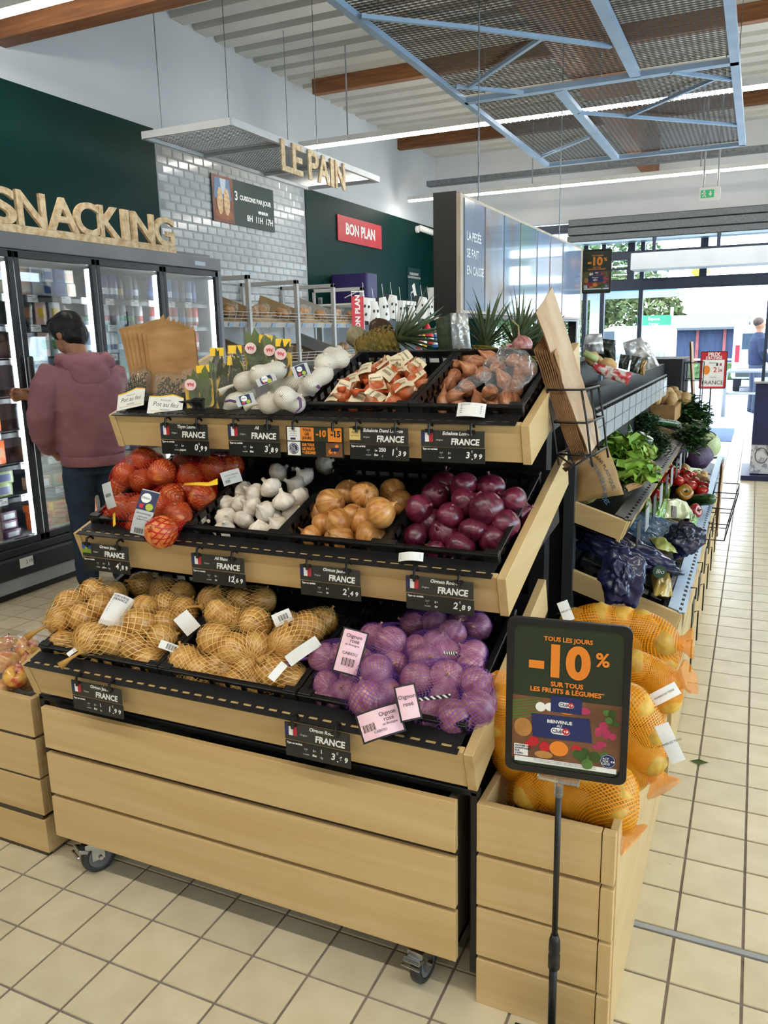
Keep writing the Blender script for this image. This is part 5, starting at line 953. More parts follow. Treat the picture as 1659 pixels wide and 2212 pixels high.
# ============================================================ aisle gondola facing the right
rg = thing('aisle_gondola', 'long gondola of vegetables with maple end panels along the aisle', 'display stand')
YA_, YB_ = 1.25, 4.9
MB().bb((1.05, YA_, 0), (1.13, YB_+.05, 1.3)).build('back_panel', BLKM, rg); MB().bb((1.13, YA_-.02, 0), (1.165, YA_+.03, 1.16)).build('upright', DGREY, rg)
for i, (z0, z1) in enumerate(((.0, .13), (.14, .27), (.28, .41), (.42, .52))):
    for j in range(3): MB().bb((1.485, 1.26+j*1.22, z0+.005), (1.51, 1.26+j*1.22+1.2, z1)).build('base_plank', WY, rg, bevel=.002)
MB().bb((1.13, YA_, .0), (1.48, YB_, .43)).build('base_box', BLKM, rg)
MB().bb((.95, 4.35, 0), (1.24, 4.95, 1.33)).build('end_column', mat('dark_navy_panel', '#14171F', .5, col2='#11141b', scale=4), rg, bevel=.004)
for k, (xl, zl) in enumerate(RTIER[:2]):
    M = Matrix(((RU.x, 0, RV.x, xl), (0, 1, 0, 0), (RU.z, 0, RV.z, zl), (0, 0, 0, 1))); D_ = .40 if k == 0 else .22     # x: up the slope, z: off the deck
    for y in (YA_, 2.46, 3.68): MB(M).bb((-.002, y, -.075), (D_, y+.02, 0)).build('end_panel', WY if k == 9 else WX, rg, bevel=.002)
    MB(M).bb((.01, YA_, -.075), (D_, YB_, -.068)).build('shelf_deck', BLKM, rg); MB(M).bb((-.006, YA_+.02, -.07), (.006, YB_, -.004)).build('front_board', WY, rg)
    s = MB(M); n = 70; st = (YB_-YA_-.04)/n
    s.bb((-.012, YA_+.02, .001), (.0, YB_, .004)); s.bb((.01, YA_+.02, .001), (.045, YB_, .004))
    for i in range(n+1): s.bb((0, YA_+.02+i*st-.012, .001), (.01, YA_+.02+i*st+.012, .004))
    s.build('slotted_lip', mat('pale_blue_lip', '#8FA5BC', .4, .3, col2='#8299b1', scale=5) if k == 0 else BLKM, rg)
    if k == 0:
        for i, y in enumerate((1.55, 1.9, 2.3, 2.65, 3.0, 3.4, 3.8)):
            m = MB(); m.box((xl+.022, y, zl-.09), (.004, .1, .1)); m.tube([(xl+.01, y-.02, zl+.01), (xl+.03, y-.02, zl+.012), (xl+.028, y-.02, zl-.03)], .003, 5); m.build('tag_holder', BLK, rg)
            m = MB(); m.box((xl+.02, y+.1, .30), (.006, .012, .12)); m.tube([(xl, y+.1, .36), (xl+.02, y+.1, .37), (xl+.02, y+.1, .33)], .003, 5); m.build('tag_hook', BLK, rg)
    else:
        for i in range(11):
            y = 1.4+i*.24; MB().box((xl+.022, y, zl-.07), (.003, .1, .085)).build('tag_holder', LGREY if i % 2 else DGREY, rg)
# wire top basket with clear price rail
tb = thing('wire_top_basket', 'black wire basket shelf with clear price rail along the aisle top', 'wire shelf')
xt, zt = 1.21, 1.262; m = MB()
m.tube([(xt, 1.3, zt), (xt, 3.6, zt)], .005, 8); m.tube([(xt-.3, 1.3, zt+.03), (xt-.3, 3.6, zt+.03)], .004, 6); m.tube([(xt, 1.3, zt-.11), (xt, 3.6, zt-.11)], .003, 6)
m.build('long_wire', BLKM, tb)
m = MB()
for i in range(44): y = 1.3+i*2.3/43; m.tube([(xt-.3, y, zt-.02), (xt, y, zt-.06), (xt, y, zt)], .0022, 5)
m.build('cross_wire', BLKM, tb)
MB().bb((xt-.3, 1.3, zt-.065), (xt-.02, 3.6, zt-.06)).build('shelf_sheet', DGREY, tb)
ACR = glassy('clear_price_rail', (.85, .9, .92), .25, .05, .3)
for i in range(12): MB().box((xt+.012, 1.36+i*.19, zt-.06), (.004, .165, .1)).build('price_pocket', ACR, tb); 
m = MB(); m.tube([(xt+.014, 1.3, zt-.06), (xt+.014, 3.6, zt-.06)], .002, 5); m.build('rail_wire', BLKM, tb)
# second and third bag racks on the gondola
def rack(label, P, sz, bags, tilt):
    t = thing('wire_bag_rack', label, 'bag holder'); x, y, z = P; w, d, h = sz
    for f in (0, .33, .66, 1): m = MB(); o = Vector((tilt*f*h, 0, -f*h)); wireloop(m, [Vector(P)+o, Vector(P)+o+Vector((w, 0, 0)), Vector(P)+o+Vector((w, d, 0)), Vector(P)+o+Vector((0, d, 0))], .003, True); m.build('wire_ring', BLKM, t, True)
    for a, b in ((0, 0), (w, 0), (w, d), (0, d)): m = MB(); wireloop(m, [Vector(P)+Vector((a, b, 0)), Vector(P)+Vector((a+tilt*h, b, -h))]); m.build('wire_upright', BLKM, t, True)
    for i in range(bags): bagsheet((x+w*.2+i*.008, y+.02, z+.14), (x+w*.6+i*.008+tilt*h, y+.02, z-h+.01), (x+w*.2+i*.008, y+d-.02, z+.14), (x+w*.6+i*.008+tilt*h, y+d-.02, z-h+.01), .006, 'kraft_bag', 'thin kraft bag in the %s, %s from left' % (label.split(' on ')[0][-28:], ORD[i]), 'kraft bags in the racks', PK if i % 2 else KRAFT)
rack('low wire bag rack on the aisle gondola front', (1.53, 3.1, .67), (.12, .3, .26), 2, -.2)
P = on(0, 1.2, 1482, 740); rack('small wire bag rack on the dark gondola column', (1.245, 4.45, 1.30), (.11, .25, .36), 2, .0)
# ============================================================ vegetables on the aisle gondola
def remesh(mb, name, mt, parent=None, vox=.01, it=6, mats=None):
    me = bpy.data.meshes.new('tmp'); me.from_pydata(mb.v, [], mb.f); o = bpy.data.objects.new('tmp', me); COL.objects.link(o)
    r = o.modifiers.new('r', 'REMESH'); r.mode = 'VOXEL'; r.voxel_size = vox
    if it: s = o.modifiers.new('s', 'SMOOTH'); s.factor = .5; s.iterations = it
    bpy.context.view_layer.update(); dg = bpy.context.evaluated_depsgraph_get(); m2 = bpy.data.meshes.new_from_object(o.evaluated_get(dg))
    bpy.data.objects.remove(o); bpy.data.meshes.remove(me); m2.name = name; m2.materials.clear(); m2.materials.append(mt); m2.polygons.foreach_set('use_smooth', [True]*len(m2.polygons))
    return link(name, m2, parent)
def pillow(name, label, cat, Q, th, mt, seed=0, amp=.3, parent=None, group=None, lines=None, mats=None, nu=14, nv=14):
    TL, TR, BR, BL = map(Vector, Q); n = (TR-BL).cross(TL-BR).normalized()
    if n.dot(CAM-TL) < 0: n = -n
    def f(s): return lambda u, v: BL.lerp(BR, u).lerp(TL.lerp(TR, u), v)+n*s*th/2*max(0, math.sin(math.pi*u)*math.sin(math.pi*v))**.5*(1+amp*2*noise.noise(Vector((u*3+seed, v*3, s))))+n*amp*.02*noise.noise(Vector((u*5, v*5, seed)))
    m = MB(); m.grid(f(1), nu, nv); m.grid(lambda u, v: f(-1)(1-u, v), nu, nv)
    ms = [mt]
    if lines:
        F1 = f(1); m.W = lambda p: F1(p.x, p.y)+n*.002; ms += mats
        for s, x, y, sz, mi, sx, rot in lines: m.text(s, x, y, sz, mi, 0, 'CENTER', .0, 0, sx, rot=rot)
        m.W = None
    o = m.build(name, ms, parent, True)
    if label: tag(o, label, cat, group)
    return o
TOM = veg('tomato', [(.02, -.8), (.35, -.82), (.75, -.6), (1, 0), (.9, .45), (.55, .74), (.25, .74), (.06, .66), (.01, .66)], skinmat('tomato_skin', '#A8160F', '#D32A1C', None, .18, 4, 2, .01, .5), 20, .05)
CAL = mat('calyx_green', '#3E5A22', .6, col2='#2f481a', scale=20)
ts = []
for i, (px, py, h) in enumerate(((1440, 1005, .03), (1446, 1014, .05), (1430, 1019, .05), (1455, 1022, .075), (1472, 1020, .06), (1483, 1027, .06), (1492, 1030, .05), (1464, 1038, .075), (1480, 1038, .05), (1499, 1042, .055), (1491, 1049, .06), (1518, 1050, .05), (1516, 1060, .05), (1432, 1036, .05), (1417, 1030, .04), (1505, 1052, .03), (1450, 1040, .03), (1422, 1022, .03))):
    o = put(TOM, 'tomato', rp(0, px, py, h), .034, rotm(i, .5)); ts.append(o); m = MB()
    for k in range(5): a = k*1.257; m.add([(0, 0, .66), (.2*math.cos(a-.3), .2*math.sin(a-.3), .78), (.5*math.cos(a), .5*math.sin(a), .8), (.2*math.cos(a+.3), .2*math.sin(a+.3), .78)], [(0, 1, 2, 3)])
    m.tube([(0, 0, .66), (.03, .02, .95)], .05, 5); m.build('calyx', CAL, o)
rows_label(ts, lambda o: o.matrix_basis.translation.y, lambda o: o.matrix_basis.translation.x, 4, 'ripe red tomato, %s from left in the %s row of the tomato heap', 'tomato', 'tomatoes on the aisle gondola')
PEP = lambda nm, c1, c2, s: veg('bell_pepper', [(.02, -.95), (.3, -1.02), (.62, -.9), (.8, -.4), (.92, .2), (.98, .6), (.85, .9), (.5, .96), (.2, .84), (.02, .8)], skinmat(nm, c1, c2, None, .15, 6, 1.5, .02, .5), 30, .03, .1, 4, s)
def pepper(me, label, P, r, R=None):
    o = put(me, 'bell_pepper', P, r, R); MB().tube([(0, 0, .78), (.02, 0, 1.0), (.1, .02, 1.25)], [.13, .09, .11], 7).build('stalk', CAL, o, True); return tag(o, label, 'bell pepper', 'bell peppers on the aisle gondola')
pepper(PEP('pepper_green_yellow', '#4E6A1A', '#8A8F1E', 1), 'green and yellow bell pepper beside the orange one', rp(0, 1432, 1062, .05), .042, rotm(3, .4)); PO_ = PEP('pepper_orange_green', '#C4661A', '#6E7A1C', 2)
pepper(PO_, 'orange and green bell pepper with its stalk facing the aisle', rp(0, 1476, 1066, .06), .043, Euler((1.1, .2, .3)).to_matrix()); PR_ = PEP('pepper_red', '#7A1410', '#B0241A', 3)
pepper(PR_, 'dark red bell pepper under the green one', rp(0, 1412, 1076, .04), .04, Euler((.3, 1.2, .3)).to_matrix()); pepper(PR_, 'wrapped red bell pepper next to the bagged endives', rp(0, 1497, 1105, .04), .035, Euler((1.2, .2, 1)).to_matrix()); pepper(PR_, 'red bell pepper half hidden behind the price flag', rp(0, 1422, 1050, .04), .03)
CELN = ('celery_bunch', 'celery', 'celery bunches')
PG_ = PEP('pepper_green', '#16331A', '#2C5A26', 4)
for i, (px, py, h, r) in enumerate(((1319, 906, .07, .045), (1384, 958, .06, .05), (1330, 935, .05, .035), (1352, 930, .06, .034), (1310, 922, .04, .03))): pepper(PG_, ['tall glossy green pepper under the wire basket', 'large dark green pepper beside the parsley', 'small green pepper behind the lettuce', 'bright green pepper next to the parsley', 'shaded green pepper at the gondola back'][i], rp(1, px, py, h), r, Euler((.4, .3*i, i)).to_matrix())
CUC = skinmat('cucumber_skin', '#16311A', '#3A6A34', None, .25, 14, 1, .05, .2); CUM = veg('cucumber', [(.02, -5.3), (.5, -5.2), (.85, -4.8), (1, -3.6), (1.03, 0), (1, 3.6), (.8, 4.8), (.4, 5.3), (.02, 5.35)], CUC, 16, .03)
for i, (a, b, h, r) in enumerate((((1335, 885), (1425, 905), .05, .021), ((1405, 908), (1470, 918), .06, .022), ((1340, 876), (1400, 888), .07, .02), ((1430, 900), (1460, 906), .04, .018))):
    p, q = rp(1, *a, h), rp(1, *b, h); d = q-p; o = put(CUM, 'cucumber', (p+q)/2, r, d.to_track_quat('Z', 'X').to_matrix()); o.scale.z = d.length/10.7; tag(o, ['long ridged cucumber lying across the tray', 'cucumber pointing over the tray front', 'rear cucumber below the carrots', 'short cucumber end by the celery'][i], 'cucumber', 'cucumbers')
zu = put(CUM, 'courgette', rp(0, 1512, 1080, .04), .03, Euler((1.3, .5, .6)).to_matrix()); zu.scale.z = .02; tag(zu, 'dark green courgette end at the tray front below the tomatoes', 'courgette')
CAR = veg('carrot', [(.02, -3.4), (.2, -3.2), (.55, -1.5), (.8, .6), (.95, 1.8), (.9, 2.2), (.4, 2.4), (.02, 2.4)], skinmat('carrot_skin', '#B4471A', '#DD6A2A', None, .4, 3, 12, .1, 0), 14, .04)
for i, (px, py) in enumerate(((1355, 876), (1372, 872), (1385, 872), (1404, 882), (1412, 886), (1395, 876))): tag(put(CAR, 'carrot', rp(1, px, py, .05+.01*(i % 2)), .022, Euler((1.5, .1*i, 1.2+.25*i)).to_matrix()), 'orange carrot, %s from left above the cucumbers' % ORD[i], 'carrot', 'carrots')
def leafy(name, label, cat, group, P, R, n, size, mt, stem, seed, ruffle=.3, spread=1.0, up=.5, stems=True, wd=.5):
    t = thing(name, label, cat, group); rn = random.Random(seed)
    for i in range(n):
        a = rn.uniform(0, 6.28); e = rn.uniform(.1, 1)*spread; d = Vector((math.cos(a)*e, math.sin(a)*e, up*rn.uniform(.6, 1.3))).normalized(); s = d.cross(Vector((0, 0, 1))).normalized(); nn = s.cross(d); L = size*rn.uniform(.7, 1.15); b = P+Vector((math.cos(a), math.sin(a), 0))*R*rn.uniform(0, .5)
        def fn(u, v):
            w = math.sin(math.pi*min(1, .12+v*.88))**.7*wd*L; x = (u-.5)*2
            return b+d*L*v+s*w*x+nn*(-.25*L*v*v+ruffle*L*.2*math.sin(x*5+v*16+i)*abs(x)**1.5*(.3+v)+ruffle*L*.12*noise.noise(Vector((u*4, v*4, i))))
        m = MB(); m.grid(fn, 14, 7); m.build('leaf', mt[i % len(mt)], t, True)
    if stems:
        m = MB(); 
        for i in range(7): a = i*.9; m.tube([P+Vector((math.cos(a), math.sin(a), 0))*R*.2-Vector((0, 0, size*.3)), P+Vector((math.cos(a), math.sin(a), 0))*R*.3+Vector((0, 0, size*.2))], .006, 6)
        m.build('stems', stem, t, True)
    return t
LET = [mat('lettuce_leaf', '#6E9A2A', .5, col2='#94BC46', scale=14, sub=.1), mat('lettuce_leaf_light', '#8FB83E', .5, col2='#B4D068', scale=14, sub=.1)]; PALE = mat('pale_stem', '#B9C88A', .5, col2='#a5b878', scale=9)
leafy('lettuce', 'frilly bright green lettuce in the paper bag', 'lettuce', None, rp(1, 1330, 995, .02), .06, 40, .14, LET, PALE, 3, .9, 1.0, .6)
leafy('lettuce', 'third frilly lettuce leaning on the green peppers', 'lettuce', None, rp(1, 1362, 990, .03), .05, 30, .11, LET, PALE, 18, .9, 1.1, .5)
leafy('lettuce', 'fourth lettuce hanging lowest over the tray lip', 'lettuce', None, rp(1, 1380, 1028, .03), .05, 26, .09, LET, PALE, 28, .9, 1.2, .4)
leafy('lettuce', 'second frilly lettuce spilling over the price rail', 'lettuce', None, rp(1, 1352, 1040, .03), .05, 30, .11, LET, PALE, 8, .9, 1.1, .4)
CEL = [mat('celery_leaf', '#274A22', .55, col2='#3C6630', scale=14)]
PAR = mat('parsley_leaf', '#1E3A1C', .6, col2='#315A2A', scale=25)
def parsley(label, P, r, n, seed, l=.013, PAR=None, nm=('parsley_bunch', 'parsley', 'curly parsley bunches'), sq=1.0):
    PAR = PAR or MATS['parsley_leaf']; t = thing(nm[0], label, nm[1], nm[2]); rn = random.Random(seed); m = MB()
    for i in range(n):
        d = Vector((rn.gauss(0, 1), rn.gauss(0, 1), rn.gauss(.3, 1))).normalized()*r*rn.uniform(.4, 1.1); d.y *= sq; c = P+d
        for k in range(3): a = rn.uniform(0, 6.28); e = Vector((math.cos(a), math.sin(a), rn.uniform(-.6, .6)))*l; s = Vector((-e.y, e.x, rn.uniform(-.005, .005)))*.8; m.add([c, c+e*.6+s*.6, c+e*1.3, c+e*.6-s*.6], [(0, 1, 2, 3)])
    m.build('curly_leaves', PAR, t); m = MB()
    for i in range(9): a = i*.7; m.tube([P+Vector((math.cos(a)*.01, math.sin(a)*.01, -r)), P+Vector((math.cos(a)*r*.6, math.sin(a)*r*.6, r*.3))], .0025, 5)
    m.build('stems', CAL, t)
parsley('thick bunch of curly parsley in the middle of the tray', rp(1, 1393, 925, .06), .085, 700, 1); parsley('curly parsley bunch trailing down over the price rail', rp(1, 1418, 962, .04), .07, 500, 2)
for i, (px, py, h, r, n) in enumerate(((1478, 885, .09, .11, 420), (1505, 905, .06, .10, 380), (1495, 945, .03, .09, 330))): parsley(['bunch of dark celery leaves on top by the potatoes', 'celery leaves hanging over the tray front', 'lower celery leaves above the pale cabbages'][i], rp(1, px, py, h), r, n, 20+i, .026, CEL[0], CELN)
CAB = lambda nm, c1, c2: skinmat(nm, c1, c2, None, .5, 7, 1.2, .3, 0)
def cabbage(label, P, r, mt, lf, seed):
    o = put(veg('cabbage', [(.02, -.8), (.5, -.78), (.85, -.45), (1, 0), (.9, .5), (.6, .82), (.25, .95), (.02, .97)], mt, 24, .05, seed=seed), 'cabbage', P, r, rotm(seed, .4)); tag(o, label, 'cabbage', 'cabbages in the black crate')
    for i in range(4):
        a = i*1.6+seed; m = MB(); m.grid(lambda u, v: Vector((math.cos(a+(u-.5)*1.5)*math.sin(.35+v*1.5), math.sin(a+(u-.5)*1.5)*math.sin(.35+v*1.5), math.cos(.35+v*1.5)))*(1.03+.05*math.sin(u*9)*v), 8, 8); m.build('outer_leaf', lf, o, True)
WC = CAB('white_cabbage', '#A9B478', '#C9CF9C'); RC = CAB('red_cabbage', '#3C2B44', '#5A4560'); WCL = mat('cabbage_leaf_pale', '#B4BE86', .5, col2='#c8d0a0', scale=9); RCL = mat('cabbage_leaf_purple', '#463350', .5, col2='#5d4868', scale=9)
cabbage('large pale green cabbage on top of the black crate', rp(0, 1522, 962, .1), .10, WC, WCL, 1); cabbage('smaller pale cabbage behind, by the price flags', rp(0, 1484, 958, .08), .06, WC, WCL, 2); cabbage('large red cabbage in front in the black crate', rp(0, 1506, 988, .05), .095, RC, RCL, 3); cabbage('red cabbage half hidden at the crate left', rp(0, 1466, 972, .06), .06, RC, RCL, 4)
MR = Matrix(((RU.x, 0, RV.x, RTIER[0][0]), (0, 1, 0, 0), (RU.z, 0, RV.z, RTIER[0][1]), (0, 0, 0, 1)))
crate(-1, .06, .36, 1.34, 1.74, 'black crate of endives nearest the potato sacks', M=MR); crate(-1, .06, .36, 3.3, 3.66, 'black crate of cabbages on the lower aisle tray', M=MR, vt=.06); crate(-1, .06, .36, 2.5, 3.2, 'wide black crate of tomatoes on the lower aisle tray', M=MR, vt=.0)
for i, (a, b) in enumerate((((1395, 1003), (1512, 1018)), ((1400, 1010), (1515, 1024)))):
    p, q = rp(0, *a, .05), rp(0, *b, .05); t = thing('leek', ['white leek shaft lying behind the tomatoes', 'second leek with dry roots behind the tomatoes'][i], 'leek', 'leeks'); MB().tube([p, p.lerp(q, .5), q], [.012, .014, .017], 10).build('shaft', mat('leek_white', '#C9CDB0', .5, col2='#b8bf98', scale=9), t, True); m = MB()
    for k in range(10): m.tube([q, q+(q-p).normalized()*.03+Vector((0, random.uniform(-.02, .02), random.uniform(-.02, .02)))], [.004, .001], 4)
    m.build('roots', STRAW, t)
PT2 = [veg('pale_potato', [(.02, -1.2), (.6, -.95), (1, 0), (.7, .9), (.02, 1.2)], skinmat('pale_potato_skin', '#B08A58', '#CBA873', None, .6, 5, 4, .2, 0), 16, .1, seed=s) for s in (1, 2)]
for i, (px, py, k) in enumerate(((1519, 1029, 0), (1510, 1034, 0), (1478, 1012, 0), (1503, 1028, 0), (1522, 1040, 0), (1445, 852, 1), (1455, 848, 1), (1436, 858, 1), (1465, 857, 1), (1425, 850, 1), (1448, 862, 1), (1480, 862, 1), (1415, 858, 1))):
    tag(put(PT2[i % 2], 'potato', rp(k, px, py, .06 if k == 0 else .16), .03 if k == 0 else .042, rotm(i)), 'pale potato, %s %s' % (ORD[i if k == 0 else i-5], 'from front beside the tomatoes' if k == 0 else 'in the far heap by the dark column'), 'potato', 'loose potatoes')
# bags on the lower tray
GFILM = mat('green_printed_film', '#5FA83A', .25, col2='#8CC456', scale=6, coat=.4); WFILM = mat('endive_white', '#CFD3AE', .4, col2='#B9C48A', scale=8, coat=.5); DKL = mat('brown_label', '#4A4238', .5, col2='#3d362d', scale=9)
Q = lambda k, h, *pp: [rp(k, x, y, h) for x, y in pp]
o = pillow('endive_bag', 'clear and bright green bag of endives, right one by the tray front', 'vegetable bag', Q(0, .06, (1425, 1078), (1470, 1085), (1505, 1120), (1432, 1118)), .07, WFILM, 1, .5); pillow('green_print', None, None, Q(0, .085, (1418, 1080), (1440, 1078), (1436, 1120), (1412, 1118)), .05, GFILM, 3, .4, o); pillow('brown_label', None, None, Q(0, .11, (1450, 1092), (1462, 1094), (1462, 1120), (1449, 1118)), .01, DKL, 3, .1, o); pillow('green_print', None, None, Q(0, .085, (1490, 1105), (1508, 1120), (1500, 1145), (1488, 1140)), .04, GFILM, 5, .4, o)
o = pillow('endive_bag', 'green printed bag of endives, left one', 'vegetable bag', Q(0, .06, (1365, 1078), (1405, 1075), (1410, 1122), (1372, 1118)), .07, WFILM, 2, .5); pillow('green_print', None, None, Q(0, .09, (1380, 1080), (1402, 1078), (1408, 1120), (1388, 1112)), .045, GFILM, 7, .4, o)
BFILM = mat('navy_plastic_film', '#141833', .25, col2='#232A52', scale=5, coat=.5, bump=.4); BLF = glassy('blue_tint_film', (.55, .72, .88), .15, .12, .25, 14, (.25, .45, .7))
for i, (k, px, py, h, w, hh, d, sd, ro) in enumerate(((0, 1335, 1180, .10, .30, .10, .08, 3, -.35), (0, 1480, 1165, .09, .12, .12, .06, 4, .3), (0, 1345, 1248, .10, .11, .16, .05, 6, .15), (0, 1395, 1215, .08, .18, .05, .06, 9, -.2))):
    P = rp(k, px, py, h); filmbag('plastic_liner', ['wide crumpled navy plastic liner across the tray', 'navy plastic liner bunched at the tray front edge', 'navy plastic liner hanging over the near end panel', 'creased navy plastic strip in the tray middle'][i], 'plastic liner', P, cn(P), w, hh, d, sd, BFILM, ro, amp=.6, nu=44, nv=44).data.polygons.foreach_set('use_smooth', [True]*44*44)
P = rp(0, 1410, 1150, .06); filmbag('plastic_liner', 'see-through blue plastic liner under the navy one', 'plastic liner', P, cn(P), .26, .12, .05, 12, BLF, -.2, amp=.5)
en = pillow('vegetable_bag', 'clear bag of pale yellow vegetables showing between the navy liners', 'vegetable bag', Q(0, .05, (1400, 1160), (1430, 1168), (1465, 1195), (1420, 1185)), .05, mat('pale_yellow_veg', '#B7B568', .35, col2='#8f9648', scale=5, coat=.5), 2, .3)
o = pillow('potato_pouch', 'clear pouch of yellow potatoes with a dark green round label', 'vegetable bag', Q(0, .05, (1405, 1215), (1435, 1222), (1455, 1290), (1412, 1285)), .07, mat('yellow_potato_film', '#B59A4A', .28, col2='#93782F', scale=7, coat=.5), 4, .4); P = rp(0, 1425, 1235, .10)
m = MB(frame(P, cn(P))); m.prism(circ(.022, 20), 0, .001, 0); m.text('Bio', 0, 0, .02, 1, .002, shear=.3); m.build('round_label', [mat('label_dark_green', '#1F4A30', .4, col2='#1a4029', scale=9), PAPER], o)
# salad bag
SALB = mat('kraft_salad_bag', '#A88452', .7, col2='#8F6E3F', scale=5, bump=.2)
pillow('salad_paper_bag', 'kraft bag printed SANS PLASTIQUE around the lettuce', 'paper bag', [on(1, 1.30, 1238, 990), on(1, 1.42, 1312, 962), on(1, 1.36, 1348, 1068), on(1, 1.28, 1243, 1085)], .10, SALB, 2, .12, lines=[('SANS PLASTIQUE,', .62, .5, .12, 1, .9, -1.25), ('ON NE TE PAS DE SALADES.', .44, .42, .13, 2, .75, -1.25)], mats=[INK, mat('blue_print', '#2A6A86', .5, col2='#245d77', scale=9)], nu=16, nv=16)
pillow('salad_bag_rim', 'torn kraft bag edge sticking out below the parsley', 'paper bag', [rp(1, 1370, 1005, .05), rp(1, 1410, 992, .05), rp(1, 1412, 1008, .03), rp(1, 1345, 1040, .03)], .02, KRAFT, 5, .5); pillow('salad_bag_rim', 'crumpled kraft bag edge under the second lettuce', 'paper bag', [rp(1, 1350, 1048, .05), rp(1, 1385, 1038, .05), rp(1, 1388, 1050, .03), rp(1, 1358, 1062, .03)], .03, KRAFT, 8, .6)
ab_ = put(veg('gourd', [(.02, -1), (.7, -.8), (1, 0), (.8, .7), (.02, 1)], skinmat('gourd_skin', '#8A8446', '#A89E58', None, .5), 18, .1), 'gourd', on(1, 1.4, 1262, 1062), .05, rotm(2)); tag(ab_, 'olive round root vegetable behind the paper salad bag', 'vegetable')
ptb = thing('potato_carton', 'brown carton under the far heap of pale potatoes', 'carton'); MB().bb((1.06, 3.6, .98), (1.27, 4.32, 1.07)).build('carton_body', KRAFT, ptb); MB().bb((1.06, 3.6, 1.07), (1.27, 3.61, 1.085)).build('carton_flap', KRAFT, ptb)
for i, (px, py) in enumerate(((1352, 1062), (1362, 1070), (1342, 1080))): tag(put(CUM, 'courgette', rp(0, px, py+10, .05), .018, Euler((1.2, .2*i, .4*i)).to_matrix()), 'thin green courgette, %s from top under the salad rail' % ORD[i], 'courgette', 'thin courgettes')
for o in [o for o in bpy.data.objects if o.name.startswith('courgette') and o is not zu]: o.scale.z = .011
# top wire basket: packs
def on_t(px, py, h): return plane(Vector((1.21, 0, 1.21+h)), Vector((0, 0, 1)), px, py)
Qt = lambda Y, *pp: [on(1, Y, x, y) for x, y in pp]
MEAT = mat('red_white_pack', '#D9CFCB', .3, col2='#B5323A', scale=30, coat=.5, lo=.5, hi=.6)
for i, (Y, pp) in enumerate(((1.75, ((1318, 793), (1366, 806), (1356, 832), (1306, 815))), (1.85, ((1285, 782), (1330, 795), (1318, 820), (1278, 800))))): o = pillow('printed_packet', ['red and white printed packet lying at the basket front', 'red and white printed packet at the basket back'][i], 'packet', Qt(Y, *pp), .03, MEAT, i, .15)
DKP = mat('dark_tray_pack', '#2A2E2A', .35, col2='#3d423a', scale=14, coat=.5); SILV = glassy('silver_film', (.75, .78, .8), .45, .15, .35, 18)
for i, (Y, pp, mt) in enumerate(((2.3, ((1265, 722), (1300, 720), (1305, 765), (1258, 760)), SILV), (2.4, ((1290, 730), (1330, 735), (1330, 780), (1292, 775)), DKP), (2.2, ((1340, 765), (1362, 768), (1356, 800), (1335, 795)), DKP), (2.2, ((1365, 768), (1388, 772), (1378, 808), (1360, 802)), DKP), (2.4, ((1345, 740), (1385, 728), (1410, 770), (1355, 780)), SILV), (2.5, ((1380, 735), (1400, 740), (1425, 790), (1390, 800)), SILV), (2.25, ((1384, 775), (1398, 778), (1392, 812), (1376, 806)), mat('ochre_film_pack', '#A5793A', .3, col2='#7d5a2a', scale=14, coat=.6)))): pillow('film_packet', ['silver foil bag with heart print at the back left', 'dark tray with clear film behind the red packets', 'dark striped tray, left of two', 'dark striped tray, right of two', 'silver clear film peak in the middle', 'silver clear film bag by the dark column', 'ochre vegetables in clear film at the basket front'][i], 'packet', Qt(Y, *pp), .08, mt, i, .5)
for i, (px, py, Y) in enumerate(((1315, 788, 2.0), (1280, 775, 2.0), (1290, 782, 2.05))): tag(put(PT2[0], 'turnip', on(1, Y, px, py), .03), 'pale round turnip in the wire basket, %s from right' % ORD[i], 'turnip', 'turnips')
m = MB(); m.tube([on(1, 1.9, 1262, 762), on(1, 1.9, 1290, 778)], .014, 8); tag(m.build('celery_stick', PALE, None, True), 'pale green stalk beside the wire holder', 'vegetable')
# ============================================================ fridge
XF = -2.33
fr = thing('display_fridge', 'dark grey glass-door fridge wall under the SNACKING letters', 'fridge')
FG = mat('fridge_grey', '#6E7276', .45, .3, col2='#64686c', scale=3); FD = mat('fridge_dark', '#24282C', .45, .2, col2='#2b2f33', scale=5); FIN = mat('fridge_inner', '#8B8F92', .5, col2='#7f8386', scale=3)
DB = [.80, 1.47, 2.14, 2.80, 3.47, 4.15]
m = MB(); m.bb((XW+.02, .78, .3), (XW+.06, 4.18, 2.05)); m.bb((XW+.02, .78, .28), (XF, 4.18, .31)); m.bb((XW+.02, .78, 2.03), (XF-.03, 4.18, 2.07)); m.build('inner_shell', FIN, fr)
MB().bb((XW+.02, 4.15, .0), (XF, 4.19, 2.16)).build('side_panel', FG, fr); MB().bb((XW+.02, .76, .0), (XF, .79, 2.16)).build('side_panel', FG, fr)
MB().bb((XF-.1, .76, 2.07), (XF+.005, 4.19, 2.165)).build('header', FG, fr, bevel=.006); MB().bb((XW+.05, .76, 2.165), (XF-.1, 4.19, 2.2)).build('roof', FG, fr)
MB().bb((XF-.02, 3.85, 2.095), (XF+.008, 3.98, 2.125)).build('maker_badge', mat('badge_pale', '#B9C6DA', .4, col2='#a9b8cf', scale=9), fr)
m = MB(); m.bb((XF-.06, .76, .13), (XF+.03, 4.19, .26)); m.build('lower_bumper', FD, fr, bevel=.015); MB().bb((XF-.05, .76, .26), (XF+.01, 4.19, .31)).build('sill', FD, fr, bevel=.006); MB().bb((XF-.05, .76, .05), (XF+.015, 4.19, .13)).build('kick_plate', LGREY, fr); MB().bb((XF-.08, .76, 0), (XF-.02, 4.19, .05)).build('plinth', BLKM, fr)
